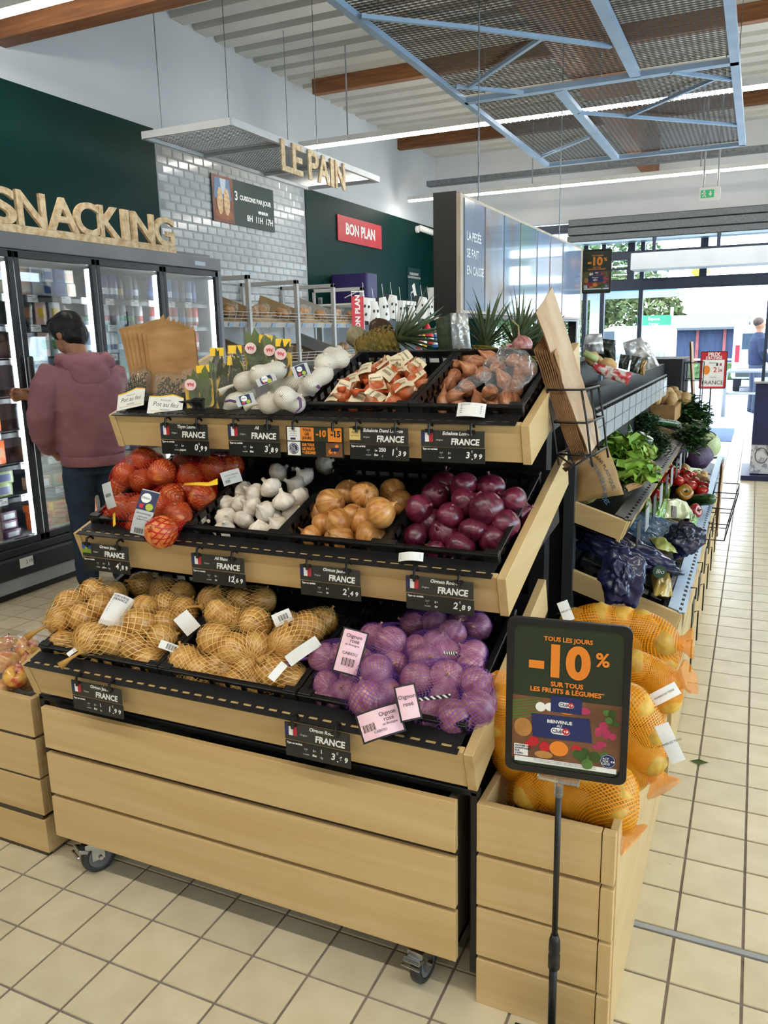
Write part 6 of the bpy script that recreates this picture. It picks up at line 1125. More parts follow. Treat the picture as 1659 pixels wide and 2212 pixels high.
for i in range(5):
    y0, y1 = DB[i]+.004, DB[i+1]-.004; d = MB()
    for y in (y0, y1-.035): d.bb((XF-.03, y, .315), (XF, y+.035, 2.06))
    for z in (.315, 2.02): d.bb((XF-.03, y0, z), (XF, y1, z+.04))
    d = d.build('door', FD, fr, bevel=.003); MB().bb((XF-.018, y0+.03, .35), (XF-.012, y1-.03, 2.03)).build('pane', glassy('door_glass', (.93, .96, .96), .10, .005), d)
    MB().bb((XF, y0+.003, .9), (XF+.035, y0+.035, 1.45)).build('handle', BLKM, d, bevel=.01)
for i in range(1, 6): MB().bb((XF-.065, DB[i]-.02, .35), (XF-.045, DB[i]-.004, 2.0)).build('light_strip', mat('fridge_led', (.92, .97, 1), .5, emit=38.0), fr)
SZ = [.335, .60, .80, 1.0, 1.21, 1.44, 1.64, 1.82]
RNG = random.Random(11)
for s, z in enumerate(SZ):
    MB().bb((XW+.07, .8, z-.012), (XF-.12, 4.14, z)).build('shelf', FD if s else FIN, fr); MB().bb((XF-.125, .8, z-.04), (XF-.12, 4.14, z-.002)).build('price_rail', DGREY, fr)
    for j in range(12):
        y = 1.5+j*.22+RNG.uniform(-.03, .03); m = MB(Matrix(((0, 0, 1, XF-.116), (1, 0, 0, y), (0, 1, 0, z-.022), (0, 0, 0, 1)))); m.prism([(-.04, -.022), (.04, -.022), (.04, .022), (-.04, .022)], 0, .001, 0); m.text('%d.%d9' % (1+j % 5, j % 9), .01, -.004, .02, 1, .0015); m.prism([(-.035, .01), (0, .01), (0, .014), (-.035, .014)], .001, .0015, 1); m.build('price_label', [PAPER, INK], fr)
for j, y in enumerate((1.62, 1.95, 2.55, 3.1)): m = MB(Matrix(((0, 0, 1, XF+.031), (1, 0, 0, y), (0, 1, 0, .215), (0, 0, 0, 1)))); m.prism([(-.05, -.03), (.05, -.03), (.05, .03), (-.05, .03)], 0, .001, 0); m.text('2.%d9' % j, .02, 0, .03, 1, .0015); m.build('price_label', [PAPER, INK], fr)
PAL = {}
def pc_(hx): 
    if hx not in PAL: PAL[hx] = mat('pack_'+hx.strip('#'), hx, .35, col2=hx, scale=9, coat=.3)
    return PAL[hx]
CNM = {'#1B2A6B': 'navy', '#C8242A': 'red', '#E06A2A': 'orange', '#E2B52A': 'yellow', '#3A8A3E': 'green', '#D9D4C2': 'cream', '#B98A6A': 'tan', '#5A1E4A': 'plum', '#17181C': 'black', '#2A5FA8': 'blue', '#C9CED6': 'silver', '#E4B8A8': 'pink', '#7A4A2A': 'brown', '#8A9A5A': 'olive', '#E0E4E8': 'white'}
SHN = ['lowest', 'second lowest', 'third', 'fourth', 'fifth', 'sixth', 'seventh', 'top']
def bottle(P, r, h, c, c2, can):
    t = thing('drink_can' if can else 'drink_bottle', None, 'can' if can else 'bottle', 'drinks in the fridge'); M = Matrix.Translation(P)
    if can: MB(M).lathe([(.01, 0), (r*.85, 0), (r, .01), (r, h-.012), (r*.8, h)], 14).build('can_body', pc_(c), t, True); MB(M).lathe([(r*.8, h), (r*.75, h-.004), (.005, h-.004)], 14).build('can_lid', CHROME, t)
    else: MB(M).lathe([(.01, 0), (r, .004), (r, h*.55), (r*.85, h*.68), (r*.4, h*.85), (r*.38, h*.94)], 14).build('bottle_body', pc_(c), t, True); MB(M).lathe([(r*.42, h*.93), (r*.42, h), (.002, h)], 12).build('cap', pc_(c2), t); 
    MB(M).lathe([(r*1.01, h*.2), (r*1.01, h*.45)], 14).build('label_wrap', pc_(c2), t, True); return t
def packbox(P, d, c, c2, pouch_=False):
    x, y, z = P; t = thing('food_pouch' if pouch_ else 'food_pack', None, 'food pack', 'packed food in the fridge')
    if pouch_: m = MB(); m.grid(lambda u, v: Vector((x+.02*math.sin(math.pi*u)*(1-v*.8), y+(u-.5)*d[1], z+v*d[2])), 6, 5); m.grid(lambda u, v: Vector((x-.02*math.sin(math.pi*u)*(1-v*.8), y+(.5-u)*d[1], z+v*d[2])), 6, 5); m.build('pouch_body', pc_(c), t, True); m = MB(); m.grid(lambda u, v: Vector((x+.003+.02*math.sin(math.pi*(.15+u*.7))*(1-(.3+v*.4)*.8), y+(u-.5)*d[1]*.7, z+(.3+v*.4)*d[2])), 5, 3); m.build('printed_label', pc_(c2), t, True)
    else: MB().bb((x-d[0]/2, y-d[1]/2, z), (x+d[0]/2, y+d[1]/2, z+d[2])).build('pack_body', pc_(c), t, bevel=.004); MB().bb((x+d[0]/2, y-d[1]*.32, z+d[2]*.2), (x+d[0]/2+.001, y+d[1]*.36, z+d[2]*.75)).build('printed_label', pc_(c2), t)
    return t
def fill(door, s, kind, cols, w, h, n=None, r=None, stack=1):
    y0, y1 = DB[door]+.06, DB[door+1]-.05; n = n or int((y1-y0)/w); z = SZ[s]+.001
    for i in range(n):
        for q in range(stack):
            y = y0+(i+.5)*(y1-y0)/n; c, c2 = cols[i % len(cols)]; x = XF-.19+RNG.uniform(-.02, .01); zz = z+q*(h+.001)
            if kind in ('can', 'bottle'): t = bottle((x, y, zz), r, h, c, c2, kind == 'can')
            else: t = packbox((x, y, zz), (.1, w*.92, h), c, c2, kind == 'pouch')
            t['label'] = '%s and %s %s, %s from left, %s shelf, %s glass door%s' % (CNM[c], CNM[c2], {'can': 'can', 'bottle': 'bottle', 'pouch': 'pouch', 'box': 'pack', 'tub': 'tub'}[kind], ORD[i], SHN[s], ['', 'first', 'second', 'third', 'fourth'][door], '' if stack == 1 else ', layer %s' % ['one', 'two', 'three', 'four'][q])
k_, r_, n_, o_, y_, g_, cr, tn, pl, bl, sv, pk, br, ol, wh_, b2 = '#17181C', '#C8242A', '#1B2A6B', '#E06A2A', '#E2B52A', '#3A8A3E', '#D9D4C2', '#B98A6A', '#5A1E4A', '#2A5FA8', '#C9CED6', '#E4B8A8', '#7A4A2A', '#8A9A5A', '#E0E4E8', '#17181C'
fill(1, 0, 'box', [(pl, wh_), (y_, pl), (pl, k_)], .13, .055, 4, stack=3); fill(2, 0, 'box', [(o_, k_), (y_, o_), (o_, wh_)], .13, .055, 4, stack=3)
fill(1, 1, 'box', [(ol, n_), (ol, wh_)], .16, .08, 3, stack=2); fill(2, 1, 'box', [(tn, wh_), (ol, o_)], .16, .08, 3); fill(1, 2, 'pouch', [(br, tn), (o_, tn)], .13, .14); fill(2, 2, 'pouch', [(tn, o_), (br, wh_)], .13, .14)
fill(1, 3, 'pouch', [(o_, wh_), (br, o_), (pk, o_)], .12, .15); fill(2, 3, 'pouch', [(sv, o_), (pk, wh_)], .12, .15); fill(1, 4, 'pouch', [(o_, pk), (sv, wh_), (tn, o_)], .1, .17); fill(2, 4, 'pouch', [(sv, ol), (wh_, pk)], .1, .16)
fill(1, 5, 'pouch', [(r_, br), (br, r_)], .13, .15); fill(2, 5, 'pouch', [(wh_, g_), (sv, pk), (pk, g_)], .1, .15); fill(1, 6, 'pouch', [(sv, bl), (wh_, pk)], .12, .13); fill(2, 6, 'pouch', [(k_, tn), (k_, br), (pk, y_), (wh_, y_)], .1, .15); fill(1, 7, 'bottle', [(o_, r_), (y_, o_)], .1, .18, r=.035); fill(2, 7, 'box', [(cr, pk), (pk, cr), (sv, cr), (wh_, bl), (bl, n_)], .085, .085, 6, stack=2)
for d in (3, 4):
    fill(d, 7, 'can', [(k_, n_), (k_, sv), (n_, wh_), (n_, wh_), (k_, y_)] if d == 3 else [(n_, bl), (k_, n_), (bl, wh_)], .07, .17, 7, .032); fill(d, 6, 'can', [(sv, g_), (k_, g_), (wh_, r_), (k_, pl)] if d == 3 else [(r_, wh_), (k_, bl), (o_, wh_)], .07, .15, 7, .03); fill(d, 5, 'can', [(n_, wh_), (bl, sv), (sv, bl), (wh_, n_)] if d == 3 else [(r_, o_), (r_, wh_), (g_, wh_)], .066, .15, 8, .031); fill(d, 4, 'bottle', [(br, y_), (g_, wh_)], .08, .2, 6, .032); fill(d, 3, 'bottle', [(r_, wh_), (o_, g_)], .08, .18, 6, .032)
# ============================================================ shopper
ps = thing('person', 'person in a dusty pink hoodie and jeans reaching into the fridge', 'person')
BASE = Vector((-1.99, 2.27, 0)); fdir = math.atan2(.53, -.85); PM = Matrix.Translation(BASE) @ Matrix.Rotation(fdir-math.pi/2, 4, 'Z')
HOOD = mat('dusty_pink_fleece', '#9A6A72', .9, col2='#8C5D66', scale=8, bump=.2, bscale=60); JEAN = mat('dark_denim', '#1C2D3F', .85, col2='#26394C', scale=14, bump=.15, bscale=120); SKIN = mat('skin', '#A3765A', .55, col2='#96694E', scale=9, sub=.08); HAIR = mat('black_hair', '#050506', .5, col2='#0D0D0F', scale=40, stretch=(1, 1, .15), bump=.5, spec=.3)
def loft(mb, rings, n=20):
    vs = []; 
    for (cx, cy, z, rx, ry) in rings: vs += [(cx+rx*math.cos(2*math.pi*j/n), cy+ry*math.sin(2*math.pi*j/n), z) for j in range(n)]
    N = len(rings); mb.add(vs, [(i*n+j, i*n+(j+1) % n, (i+1)*n+(j+1) % n, (i+1)*n+j) for i in range(N-1) for j in range(n)]+[tuple(range(n-1, -1, -1)), tuple((N-1)*n+j for j in range(n))])
# body (head, neck, forearms and hands in one surface)
b = MB(PM); HT = Matrix.Translation((-.035, .10, 1.5)) @ Matrix.Rotation(rad(28), 4, 'Z') @ Matrix.Rotation(rad(-14), 4, 'X') @ Matrix.Translation((0, 0, -1.5))
b.tube([(0, .0, 1.34), (-.015, .04, 1.44), (-.035, .085, 1.53)], [.075, .06, .06], 12)
b.M = PM @ HT; b.ell((0, .01, 1.59), (.075, .095, .105)); b.ell((0, .045, 1.535), (.058, .065, .065)); b.ell((0, .108, 1.575), (.013, .02, .026)); b.ell((0, .1, 1.537), (.026, .014, .01)); b.ell((-.076, -.005, 1.575), (.012, .024, .034)); b.ell((.076, -.005, 1.575), (.012, .024, .034)); b.ell((-.035, .085, 1.6), (.02, .012, .012)); b.ell((.035, .085, 1.6), (.02, .012, .012))
b.M = PM
H0 = Vector((-.27, .19, 1.225))
b.tube([(.1, .26, 1.17), (-.06, .25, 1.2), (-.2, .21, 1.215), H0], [.04, .036, .03, .026], 10); b.ell(H0+Vector((-.035, -.005, 0)), (.045, .018, .04))
for i, (dz, L, dy) in enumerate(((.03, .075, 0), (.01, .085, 0), (-.01, .08, 0), (-.028, .065, 0))):
    p = H0+Vector((-.068, 0, dz)); b.tube([p, p+Vector((-L*.5, -.004, .004*(1.5-i))), p+Vector((-L*.75, -.03, -.004)), p+Vector((-L*.7, -.05, -.008))], [.0105, .0095, .0085, .007], 8)
b.tube([H0+Vector((-.02, -.02, .015)), H0+Vector((-.045, -.045, .03)), H0+Vector((-.075, -.05, .03))], [.013, .011, .008], 8)
b.tube([(-.26, .06, 1.0), (-.2, .12, .88), (-.16, .13, .83)], [.04, .034, .036], 10)
b.tube([(0, 0, 1.0), (0, 0, 1.35)], [.12, .1], 14); b.tube([(.1, .26, 1.17), (.17, .1, 1.28), (.1, .0, 1.33)], .045, 10); b.tube([(-.26, .06, 1.0), (-.2, .0, 1.3), (-.08, 0, 1.3)], .045, 10)
remesh(b, 'body', SKIN, ps, .0055, 2)
h = MB(PM); loft(h, [(0, .0, .80, .185, .145), (0, .0, .83, .19, .15), (0, 0, .88, .2, .158), (0, -.01, 1.0, .205, .16), (0, -.015, 1.15, .215, .162), (0, -.02, 1.28, .225, .155), (0, -.015, 1.37, .2, .13), (0, 0, 1.43, .13, .1), (0, .01, 1.47, .085, .085)])
h.tube([(-.17, -.01, 1.37), (-.24, -.03, 1.27), (-.285, -.05, 1.1), (-.275, 0, .99), (-.225, .09, .9)], [.085, .088, .082, .078, .06], 14); h.tube([(.16, -.01, 1.36), (.19, .04, 1.2), (.14, .18, 1.11), (.02, .25, 1.16), (-.1, .25, 1.2)], [.085, .082, .075, .066, .055], 14)
hd = remesh(h, 'hoodie', HOOD, ps, .011, 5)
for v in hd.data.vertices:
    k = noise.noise(v.co*9)*.006+abs(noise.noise(Vector((v.co.x*6, v.co.y*6, v.co.z*22))))*-.010; v.co += v.normal*k
q = MB(PM); q.tube([(-.09, .07, 1.43), (-.13, -.0, 1.425), (-.12, -.09, 1.41), (0, -.14, 1.385), (.12, -.09, 1.41), (.13, 0, 1.425), (.09, .07, 1.43)], [.03, .042, .05, .058, .05, .042, .03], 12); q.ell((0, -.135, 1.345), (.115, .05, .085)); q.ell((0, -.1, 1.40), (.13, .07, .06))
hq = remesh(q, 'hood', HOOD, ps, .010, 4)
for v in hq.data.vertices: v.co += v.normal*(noise.noise(v.co*14)*.008)
MB(PM @ Matrix.Translation((0, 0, .8))).lathe([(.186, -.005), (.19, .0), (.19, .05), (.187, .055)], 30).build('hem_rib', HOOD, ps, True)
for o in KIDS[ps.name]:
    if o.name.startswith('hem_rib'): o.hide_render = False
j = MB(PM); loft(j, [(0, 0, .74, .165, .13), (0, 0, .84, .175, .135), (0, 0, .9, .17, .13)])
for s in (-1, 1): j.tube([(s*.085, 0, .84), (s*.095, 0, .7), (s*.1, .015, .5), (s*.105, -.005, .3), (s*.11, -.02, .06)], [.1, .098, .08, .07, .068], 14)
jn = remesh(j, 'jeans', JEAN, ps, .012, 4)
for v in jn.data.vertices: v.co += v.normal*noise.noise(Vector((v.co.x*8, v.co.y*8, v.co.z*20)))*.006
for s in (-1, 1): f = MB(PM); f.ell((s*.11, .03, .045), (.048, .13, .045)); remesh(f, 'shoe', mat('dark_shoe', '#1A1B1E', .5, col2='#24262a', scale=9), ps, .01, 2)
hr = MB(PM @ HT); hr.ell((0, -.005, 1.615), (.094, .112, .104)); hr.ell((0, -.055, 1.565), (.085, .065, .085)); hr.ell((0, .065, 1.655), (.078, .055, .05)); hr.ell((-.06, .03, 1.62), (.035, .05, .05)); hr.ell((.06, .03, 1.62), (.035, .05, .05))
ho = remesh(hr, 'hair', HAIR, ps, .007, 2)
for v in ho.data.vertices: v.co += v.normal*(.004*noise.noise(v.co*30))
for s in (-1, 1): MB(PM @ HT).ell((s*.034, .099, 1.592), (.012, .006, .005)).build('eye', INK, ps, True)
# ============================================================ bread counter on the left wall
RKW = mat('rack_white', '#B7BABB', .45, col2='#abaeaf', scale=4); RKB = mat('rack_beige_board', '#BFA57E', .6, col2='#b0966f', scale=5); RKD = mat('rack_dark_board', '#5A4633', .6, col2='#4d3b2a', scale=5)
br_ = thing('bread_rack', 'white-framed bread rack with sloping wicker shelves by the tiled wall', 'bread rack')
XB = -2.5
for y in (4.3, 4.85, 5.70, 6.47, 7.18): 
    m = MB(); m.bb((XB-.04, y-.02, 0), (XB, y+.02, 2.09)); m.bb((XW+.03, y-.02, 2.05), (XB, y+.02, 2.09)); m.bb((XW+.03, y-.02, 0), (XW+.06, y+.02, 2.09)); m.build('frame', RKW, br_, bevel=.004)
MB().bb((XW+.03, 4.3, 0), (XW+.045, 7.2, 1.9)).build('back_board', RKW, br_)
bays = [(4.32, 4.83), (4.87, 5.68), (5.72, 6.45), (6.49, 7.16)]
LOAF = [veg('loaf', [(.02, -2.0), (.5, -1.85), (.9, -1.2), (1, 0), (.9, 1.2), (.5, 1.85), (.02, 2.0)], skinmat('bread_crust', '#8A5A2E', '#C79A62', None, .6, 4, 5, .4, 0), 14, .08, seed=s) for s in (1, 2)]
cnt = 0
for bi, (y0, y1) in enumerate(bays):
    for si, (z, dk) in enumerate(((1.68, 0), (1.30, 1))):
        dark = dk and bi in (1, 2); M = Matrix(((.94, 0, -.34, XB-.05), (0, 1, 0, 0), (-.34, 0, -.94, z), (0, 0, 0, 1))); M = Matrix.Translation((XB-.03, 0, z)) @ Matrix.Rotation(rad(20), 4, 'Y')
        MB(M).bb((-.5, y0, -.012), (0, y1, 0)).build('sloping_shelf', RKD if dark else RKB, br_); MB(M).bb((-.003, y0, -.05), (.003, y1, .0)).build('price_rail', RKW, br_)
        MB(M).bb((-.5, y0-.005, 0), (0, y0+.01, .12)).build('divider', RKW if bi in (0, 3) else RKB, br_)
        w = MB(M)
        for h_ in (.03, .06, .09): w.tube([(.0, y0, h_), (.0, y1, h_)], .003, 5)
        for i in range(6): w.tube([(0, y0+i*(y1-y0)/5, 0), (0, y0+i*(y1-y0)/5, .09)], .003, 5)
        w.build('wire_guard', RKW, br_)
        for i in range(3): m = MB(M); m.box((.008, y0+(i+.5)*(y1-y0)/3, -.025), (.004, .07, .035)); m.build('price_clip', mat('pale_blue_clip', '#8FA9CC', .4, col2='#839ec2', scale=9), br_)
        if dark: continue
        n = 4 if bi == 0 else (3 if si == 0 else 2)
        for i in range(n):
            P = M @ Vector((-.1-.08*(i % 2), y0+(i+.5)*(y1-y0)/n, .06)); t = thing('bread_loaf', 'wrapped loaf, %s from left on the %s bread shelf, %s bay' % (ORD[i], ['upper', 'lower'][si], ['first', 'second', 'third', 'fourth'][bi]), 'bread', 'loaves on the bread rack'); put(LOAF[i % 2], 'crust', P, .05, Euler((1.5, 0, .1*i)).to_matrix(), t); filmbag('clear_wrap', None, None, P, (1, 0, .3), .12, .13, .2, cnt, CLEAR, parent=t, amp=.2, nu=14, nv=12); cnt += 1
for y0, y1 in bays[1:3]: MB().bb((XB-.35, y0, .6), (XB-.02, y1, 1.12)).build('drawer_front', RKW, br_, bevel=.004); MB().cyl((XB-.02, (y0+y1)/2, 1.06), (XB+.01, (y0+y1)/2, 1.06), .02, n=12).build('drawer_knob', CHROME, br_)
# wall shelving with hanging masks
ws = thing('wall_shelving', 'white wall shelving bay with rail in front of the green wall', 'shelving')
MB().bb((XW+.02, 7.25, .3), (XW+.04, 10.6, 1.9)).build('back_panel', mat('shelf_back_grey', '#6C7276', .6, col2='#62686c', scale=4), ws)
for y in (7.3, 8.9, 10.5): MB().bb((XW+.04, y-.02, 0), (XW+.08, y+.02, 2.0)).build('upright', LGREY, ws)
MB().bb((XB-.1, 7.25, 1.93), (XB-.06, 10.7, 1.98)).build('front_rail', WHT, ws); MB().bb((XW+.04, 7.25, 1.9), (XB-.08, 10.6, 1.92)).build('top_shelf', WHT, ws)
for z in (1.0, .6): MB().bb((XW+.04, 7.25, z), (XB, 10.7, z+.025)).build('shelf', WHT, ws)
WMK = mat('mask_white', '#DADAD6', .5, col2='#cfcfcb', scale=6)
for i, (px, py, w_, h_) in enumerate(((788, 668, .13, .2), (808, 678, .13, .22), (829, 668, .13, .22), (847, 663, .13, .22), (866, 672, .13, .2), (891, 684, .13, .22), (912, 665, .14, .22), (926, 668, .13, .2), (941, 670, .1, .2))):
    P = on(0, -2.5, px, py); t = thing('novelty_mask', 'white mask with dark eye holes on the hanging string, %s from left' % ORD[i], 'mask', 'hanging masks'); w_ *= 1.35; h_ *= 1.3; M = frame(P, (1, -.6+.1*(i % 3), 0)) @ Matrix.Rotation(.15*(i % 3-1), 4, 'Z')
    m = MB(M); m.grid(lambda u, v: Vector(((u-.5)*w_*(.65+.35*math.sin(math.pi*min(1, .25+v*.75))), (v-.5)*h_, .04*math.sin(math.pi*u)*math.sin(math.pi*(.15+v*.7)))), 10, 10); m.build('face', WMK, t, True)
    m = MB(M); 
    for e in ((-.028, .03), (.028, .03), (0, -.06)): m.prism([(e[0]+.012*math.cos(a*.52), e[1]+.018*math.sin(a*.52)) for a in range(12)], .034, .043)
    m.build('eye_hole', INK, t); M2 = M @ Matrix.Translation((-.05, .01, -.03)); m = MB(M2); m.grid(lambda u, v: Vector(((u-.5)*w_*.8, (v-.5)*h_*.95, .02*math.sin(math.pi*u))), 6, 6); m.build('dark_back', INK, t, True)
    MB().tube([P+Vector((0, 0, h_*.45)), P+Vector((-.02, 0, .3))], .003, 4).build('string', PAPER, t)
def banner(label, X, px, y0, y1, txt):
    P = on(0, X, px, y0); Qb = on(0, X, px, y1); h_ = P.z-Qb.z; t = thing('red_banner', label, 'sign', 'red BON PLAN banners'); M = frame((X, P.y, (P.z+Qb.z)/2), (.8, -.6, 0))
    MB(M).prism([(-.075, -h_/2), (.075, -h_/2), (.075, h_/2), (-.075, h_/2)], -.006, 0).build('panel', RED, t); m = MB(M); m.text(txt, 0, 0, .085, 0, .002, rot=math.pi/2, bold=.003); m.build('lettering', PAPER, t)
    MB(M).tube([(-.075, h_/2, 0), (-.075, h_/2+.05, 0), (.075, h_/2+.05, 0), (.075, h_/2, 0)], .006, 6).build('hanger', WHT, t); MB().tube([(X, P.y, P.z+.05), (XB-.08, P.y, 1.96)], .006, 6).build('hanger_arm', WHT, t)
banner('upright red BON PLAN banner beside the bread rack', -2.42, 772, 640, 716, 'BON PLAN'); banner('upright red banner half hidden by the hanging panel', -2.42, 957, 660, 700, 'AN')
for i, (px, py, hx) in enumerate(((915, 735, '#E2B52A'), (930, 728, '#C8242A'), (940, 735, '#2A5FA8'), (923, 710, '#C8242A'), (945, 712, '#C9CED6'), (905, 738, '#C8242A'))):
    P = on(0, -2.55, px, py); t = bottle((P.x, P.y, P.z-.1), .045, .2, hx, '#E0E4E8', False); t['label'] = 'small colourful bottle far behind the pineapple, %s in order of height' % ORD[i]; t['group'] = 'far bottles behind the pineapple'
# ============================================================ hanging printed panel over the island
hp = thing('hanging_photo_panel', 'long daylight-washed photo panel reading LA PESEE SE FAIT EN CAISSE', 'sign'); XP = .45
MB().bb((XP-.13, 2.13, 1.6), (XP-.02, 4.9, 2.14)).build('casing', mat('panel_black', '#101113', .4, col2='#17181a', scale=6), hp); MB().bb((XP-.02, 2.13, 1.615), (XP, 4.9, 2.13)).build('edge_board', mat('panel_edge', '#C9B9A6', .5, col2='#bba994', scale=9), hp)
edges = [1000, 1045, 1086, 1121, 1158, 1186, 1214, 1255]; cols = [('#5A7496', '#526C8E'), ('#93A9C4', '#8E7E7A'), ('#7F9EC0', '#8E8E92'), ('#86A8A8', '#7596B8'), ('#8FA9CE', '#9DB2D4'), ('#9DB4D4', '#ABB0C6'), ('#A5BAD8', '#98B0D2')]  # reflected daylight's pale blue wash is mixed into these board colours
for i in range(7):
    y0, y1 = on(0, XP, edges[i]+1.5, 560).y, on(0, XP, edges[i+1]-1.5, 560).y; bd = MB().bb((XP, y0, 1.628), (XP+.006, y1, 2.115)).build('photo_board', mat('photo_board_%d' % i, cols[i][0], .12, col2=cols[i][1], scale=3, stretch=(1, 1.5, 1), coat=.9, detail=2), hp)
    if i == 0:
        m = MB(Matrix(((0, 0, 1, XP+.006), (1, 0, 0, (y0+y1)/2), (0, 1, 0, 1.87), (0, 0, 0, 1))))
        for k, s in enumerate(('LA PESÉE', 'SE FAIT', 'EN CAISSE')): m.text(s, -(y1-y0)*.42, .085-.075*k, .055, 0, .001, 'LEFT', .001)
        m.build('lettering', PAPER, hp)
for y in (2.6, 4.4): MB().cyl((XP-.07, y, 2.14), (XP-.07, y, ZC), .004, n=6).build('wire', STEEL, hp)
MB().bb((XP-.1, 4.92, 0), (XP-.04, 4.98, 2.1)).build('post', BLKM, hp)
sg = thing('hanging_promotion_sign', 'small black framed -10% sign on the far end of the photo panel', 'sign'); M = frame((.535, 5.02, 1.97), (.1, -1, 0)); signframe(M, .215, .325, .01, sg); promoprint(M, .197, .3, sg); MB(M).bb((-.11, -.02, -.03), (-.1, .02, -.005)).build('bracket', BLKM, sg)
# ============================================================ pineapples and packs on the island behind
it = thing('island_table', 'black display table behind the onion stand carrying pineapples', 'table'); MB().bb((-.45, 1.28, 1.36), (1.04, 2.6, 1.40)).build('table_top', BLKM, it); MB().bb((-.4, 1.3, 0), (1.0, 2.55, 1.36)).build('table_body', BLKM, it)
PIN = mat('pineapple_skin', '#5E5A24', .6, col2='#8A6F2E', scale=16, lo=.4, hi=.6); PCR = mat('pineapple_leaf', '#4A5A3A', .5, col2='#66765A', scale=9); PEYE = mat('pineapple_eye', '#6F6A2E', .55, col2='#9A7A34', scale=30)
def pineapple(label, P, d, r, L, n=34, seed=0, body=True):
    t = thing('pineapple', label, 'pineapple', 'pineapples'); d = Vector(d).normalized(); Rm = d.to_track_quat('Z', 'X').to_matrix(); M = Matrix.Translation(P) @ Rm.to_4x4(); rn = random.Random(seed)
    MB(M).lathe([(.01, -L/2), (r*.7, -L/2+.006), (r*.95, -L*.3), (r, 0), (r*.9, L*.3), (r*.6, L/2), (.01, L/2)], 20).build('fruit', PIN, t, True)
    m = MB(M)
    for a in range(9):
        z = -L/2+(a+.6)*L/9.3; rr = r*(1-(2*z/L)**4*.35)*1.0
        for b in range(12): an = (b+.5*(a % 2))*2*math.pi/12; c = Vector((rr*math.cos(an), rr*math.sin(an), z)); nn = Vector((math.cos(an), math.sin(an), 0)); s = Vector((-nn.y, nn.x, 0))*r*.27; u = Vector((0, 0, 1))*L*.06; m.add([c+s, c+u, c-s, c-u, c+nn*r*.14+u*.5], [(0, 1, 4), (1, 2, 4), (2, 3, 4), (3, 0, 4)])
    tag(m.build('skin_eyes', PEYE, t), None, kind='stuff')
    for i in range(n):
        f = i/n; a = i*2.4; tl = .55+.9*(1-f) if i > 4 else .6; e = Vector((math.cos(a), math.sin(a), 0)); ln = r*3.6*(.6+.5*f)*rn.uniform(.85, 1.15); b0 = Vector((0, 0, L/2-.005))+e*r*.15; dr = (e*(1-f*.85)+Vector((0, 0, .5+f))).normalized(); s = dr.cross(e).normalized() if dr.cross(e).length > 1e-3 else Vector((1, 0, 0)); s = Vector((-e.y, e.x, 0))
        m = MB(M); m.grid(lambda u, v: b0+dr*ln*v+e*ln*.22*v*v+s*(u-.5)*r*.42*(1-v)**.7+e*-.012*abs(u-.5)*2*(1-v), 2, 5); m.build('crown_leaf', PCR, t, True)
    return t
pineapple('pineapple lying with its spiky crown to the right', on(1, 1.5, 815, 748), (.9, .2, .35), .062, .17, seed=1)
pineapple('pineapple crown upright left of the paper bags', on(1, 1.62, 1045, 775), (.1, .1, 1), .055, .1, 36, 2); pineapple('pineapple crown right behind the shallots', on(1, 1.66, 1105, 775), (.35, .1, .95), .055, .1, 36, 3); pineapple('rear pineapple crown next to the paper bags', on(1, 1.8, 1130, 775), (.6, .1, .8), .05, .1, 30, 4)
t = put(veg('melon', [(.02, -1), (.6, -.8), (1, 0), (.6, .8), (.02, 1)], skinmat('melon_skin', '#8C8262', '#B5AA85', None, .6), 20, .03), 'melon', on(1, 1.75, 770, 728), .05); tag(t, 'pale round melon behind the lying pineapple', 'melon')
t = put(veg('coconut', [(.02, -1), (.6, -.8), (1, 0), (.6, .8), (.02, 1)], skinmat('coconut_husk', '#2E1C12', '#5A3A24', None, .9), 20, .06), 'coconut', on(1, 1.8, 822, 712), .055); tag(t, 'dark brown coconut behind the pineapple crown', 'coconut')
pk_ = thing('leaf_pack', 'dark green leaf carton with silver film front behind the shallots', 'packet'); Qp = [on(1, 1.35, 940, 690), on(1, 1.35, 973, 677), on(1, 1.35, 980, 765), on(1, 1.35, 948, 765)]; pillow('leaf_side', None, None, Qp, .03, mat('dark_leaf_pack', '#24301C', .6, col2='#38462a', scale=20, stretch=(1, 1, 4)), 1, .1, pk_)
pillow('silver_front', None, None, [on(1, 1.33, 972, 676), on(1, 1.33, 1010, 676), on(1, 1.33, 1019, 764), on(1, 1.33, 979, 765)], .03, glassy('pale_silver_film', (.7, .85, .9), .35, .1, .25, 22), 5, .5, pk_)
pillow('red_packet', 'small red and white packet below the right pineapple crown', 'packet', [on(1, 1.3, 1092, 742), on(1, 1.3, 1122, 742), on(1, 1.3, 1120, 756), on(1, 1.3, 1094, 756)], .02, MEAT, 2, .2)
o = put(POM[0], 'onion', on(1, 1.3, 1128, 745), .035, rotm(9)); tag(o, 'single dark onion with long dry stem behind the shallots', 'onion'); MB().tube([(0, 0, 1), (.3, .1, 1.8), (-.2, .1, 2.6)], .07, 5).build('dry_stem', STRAW, o)
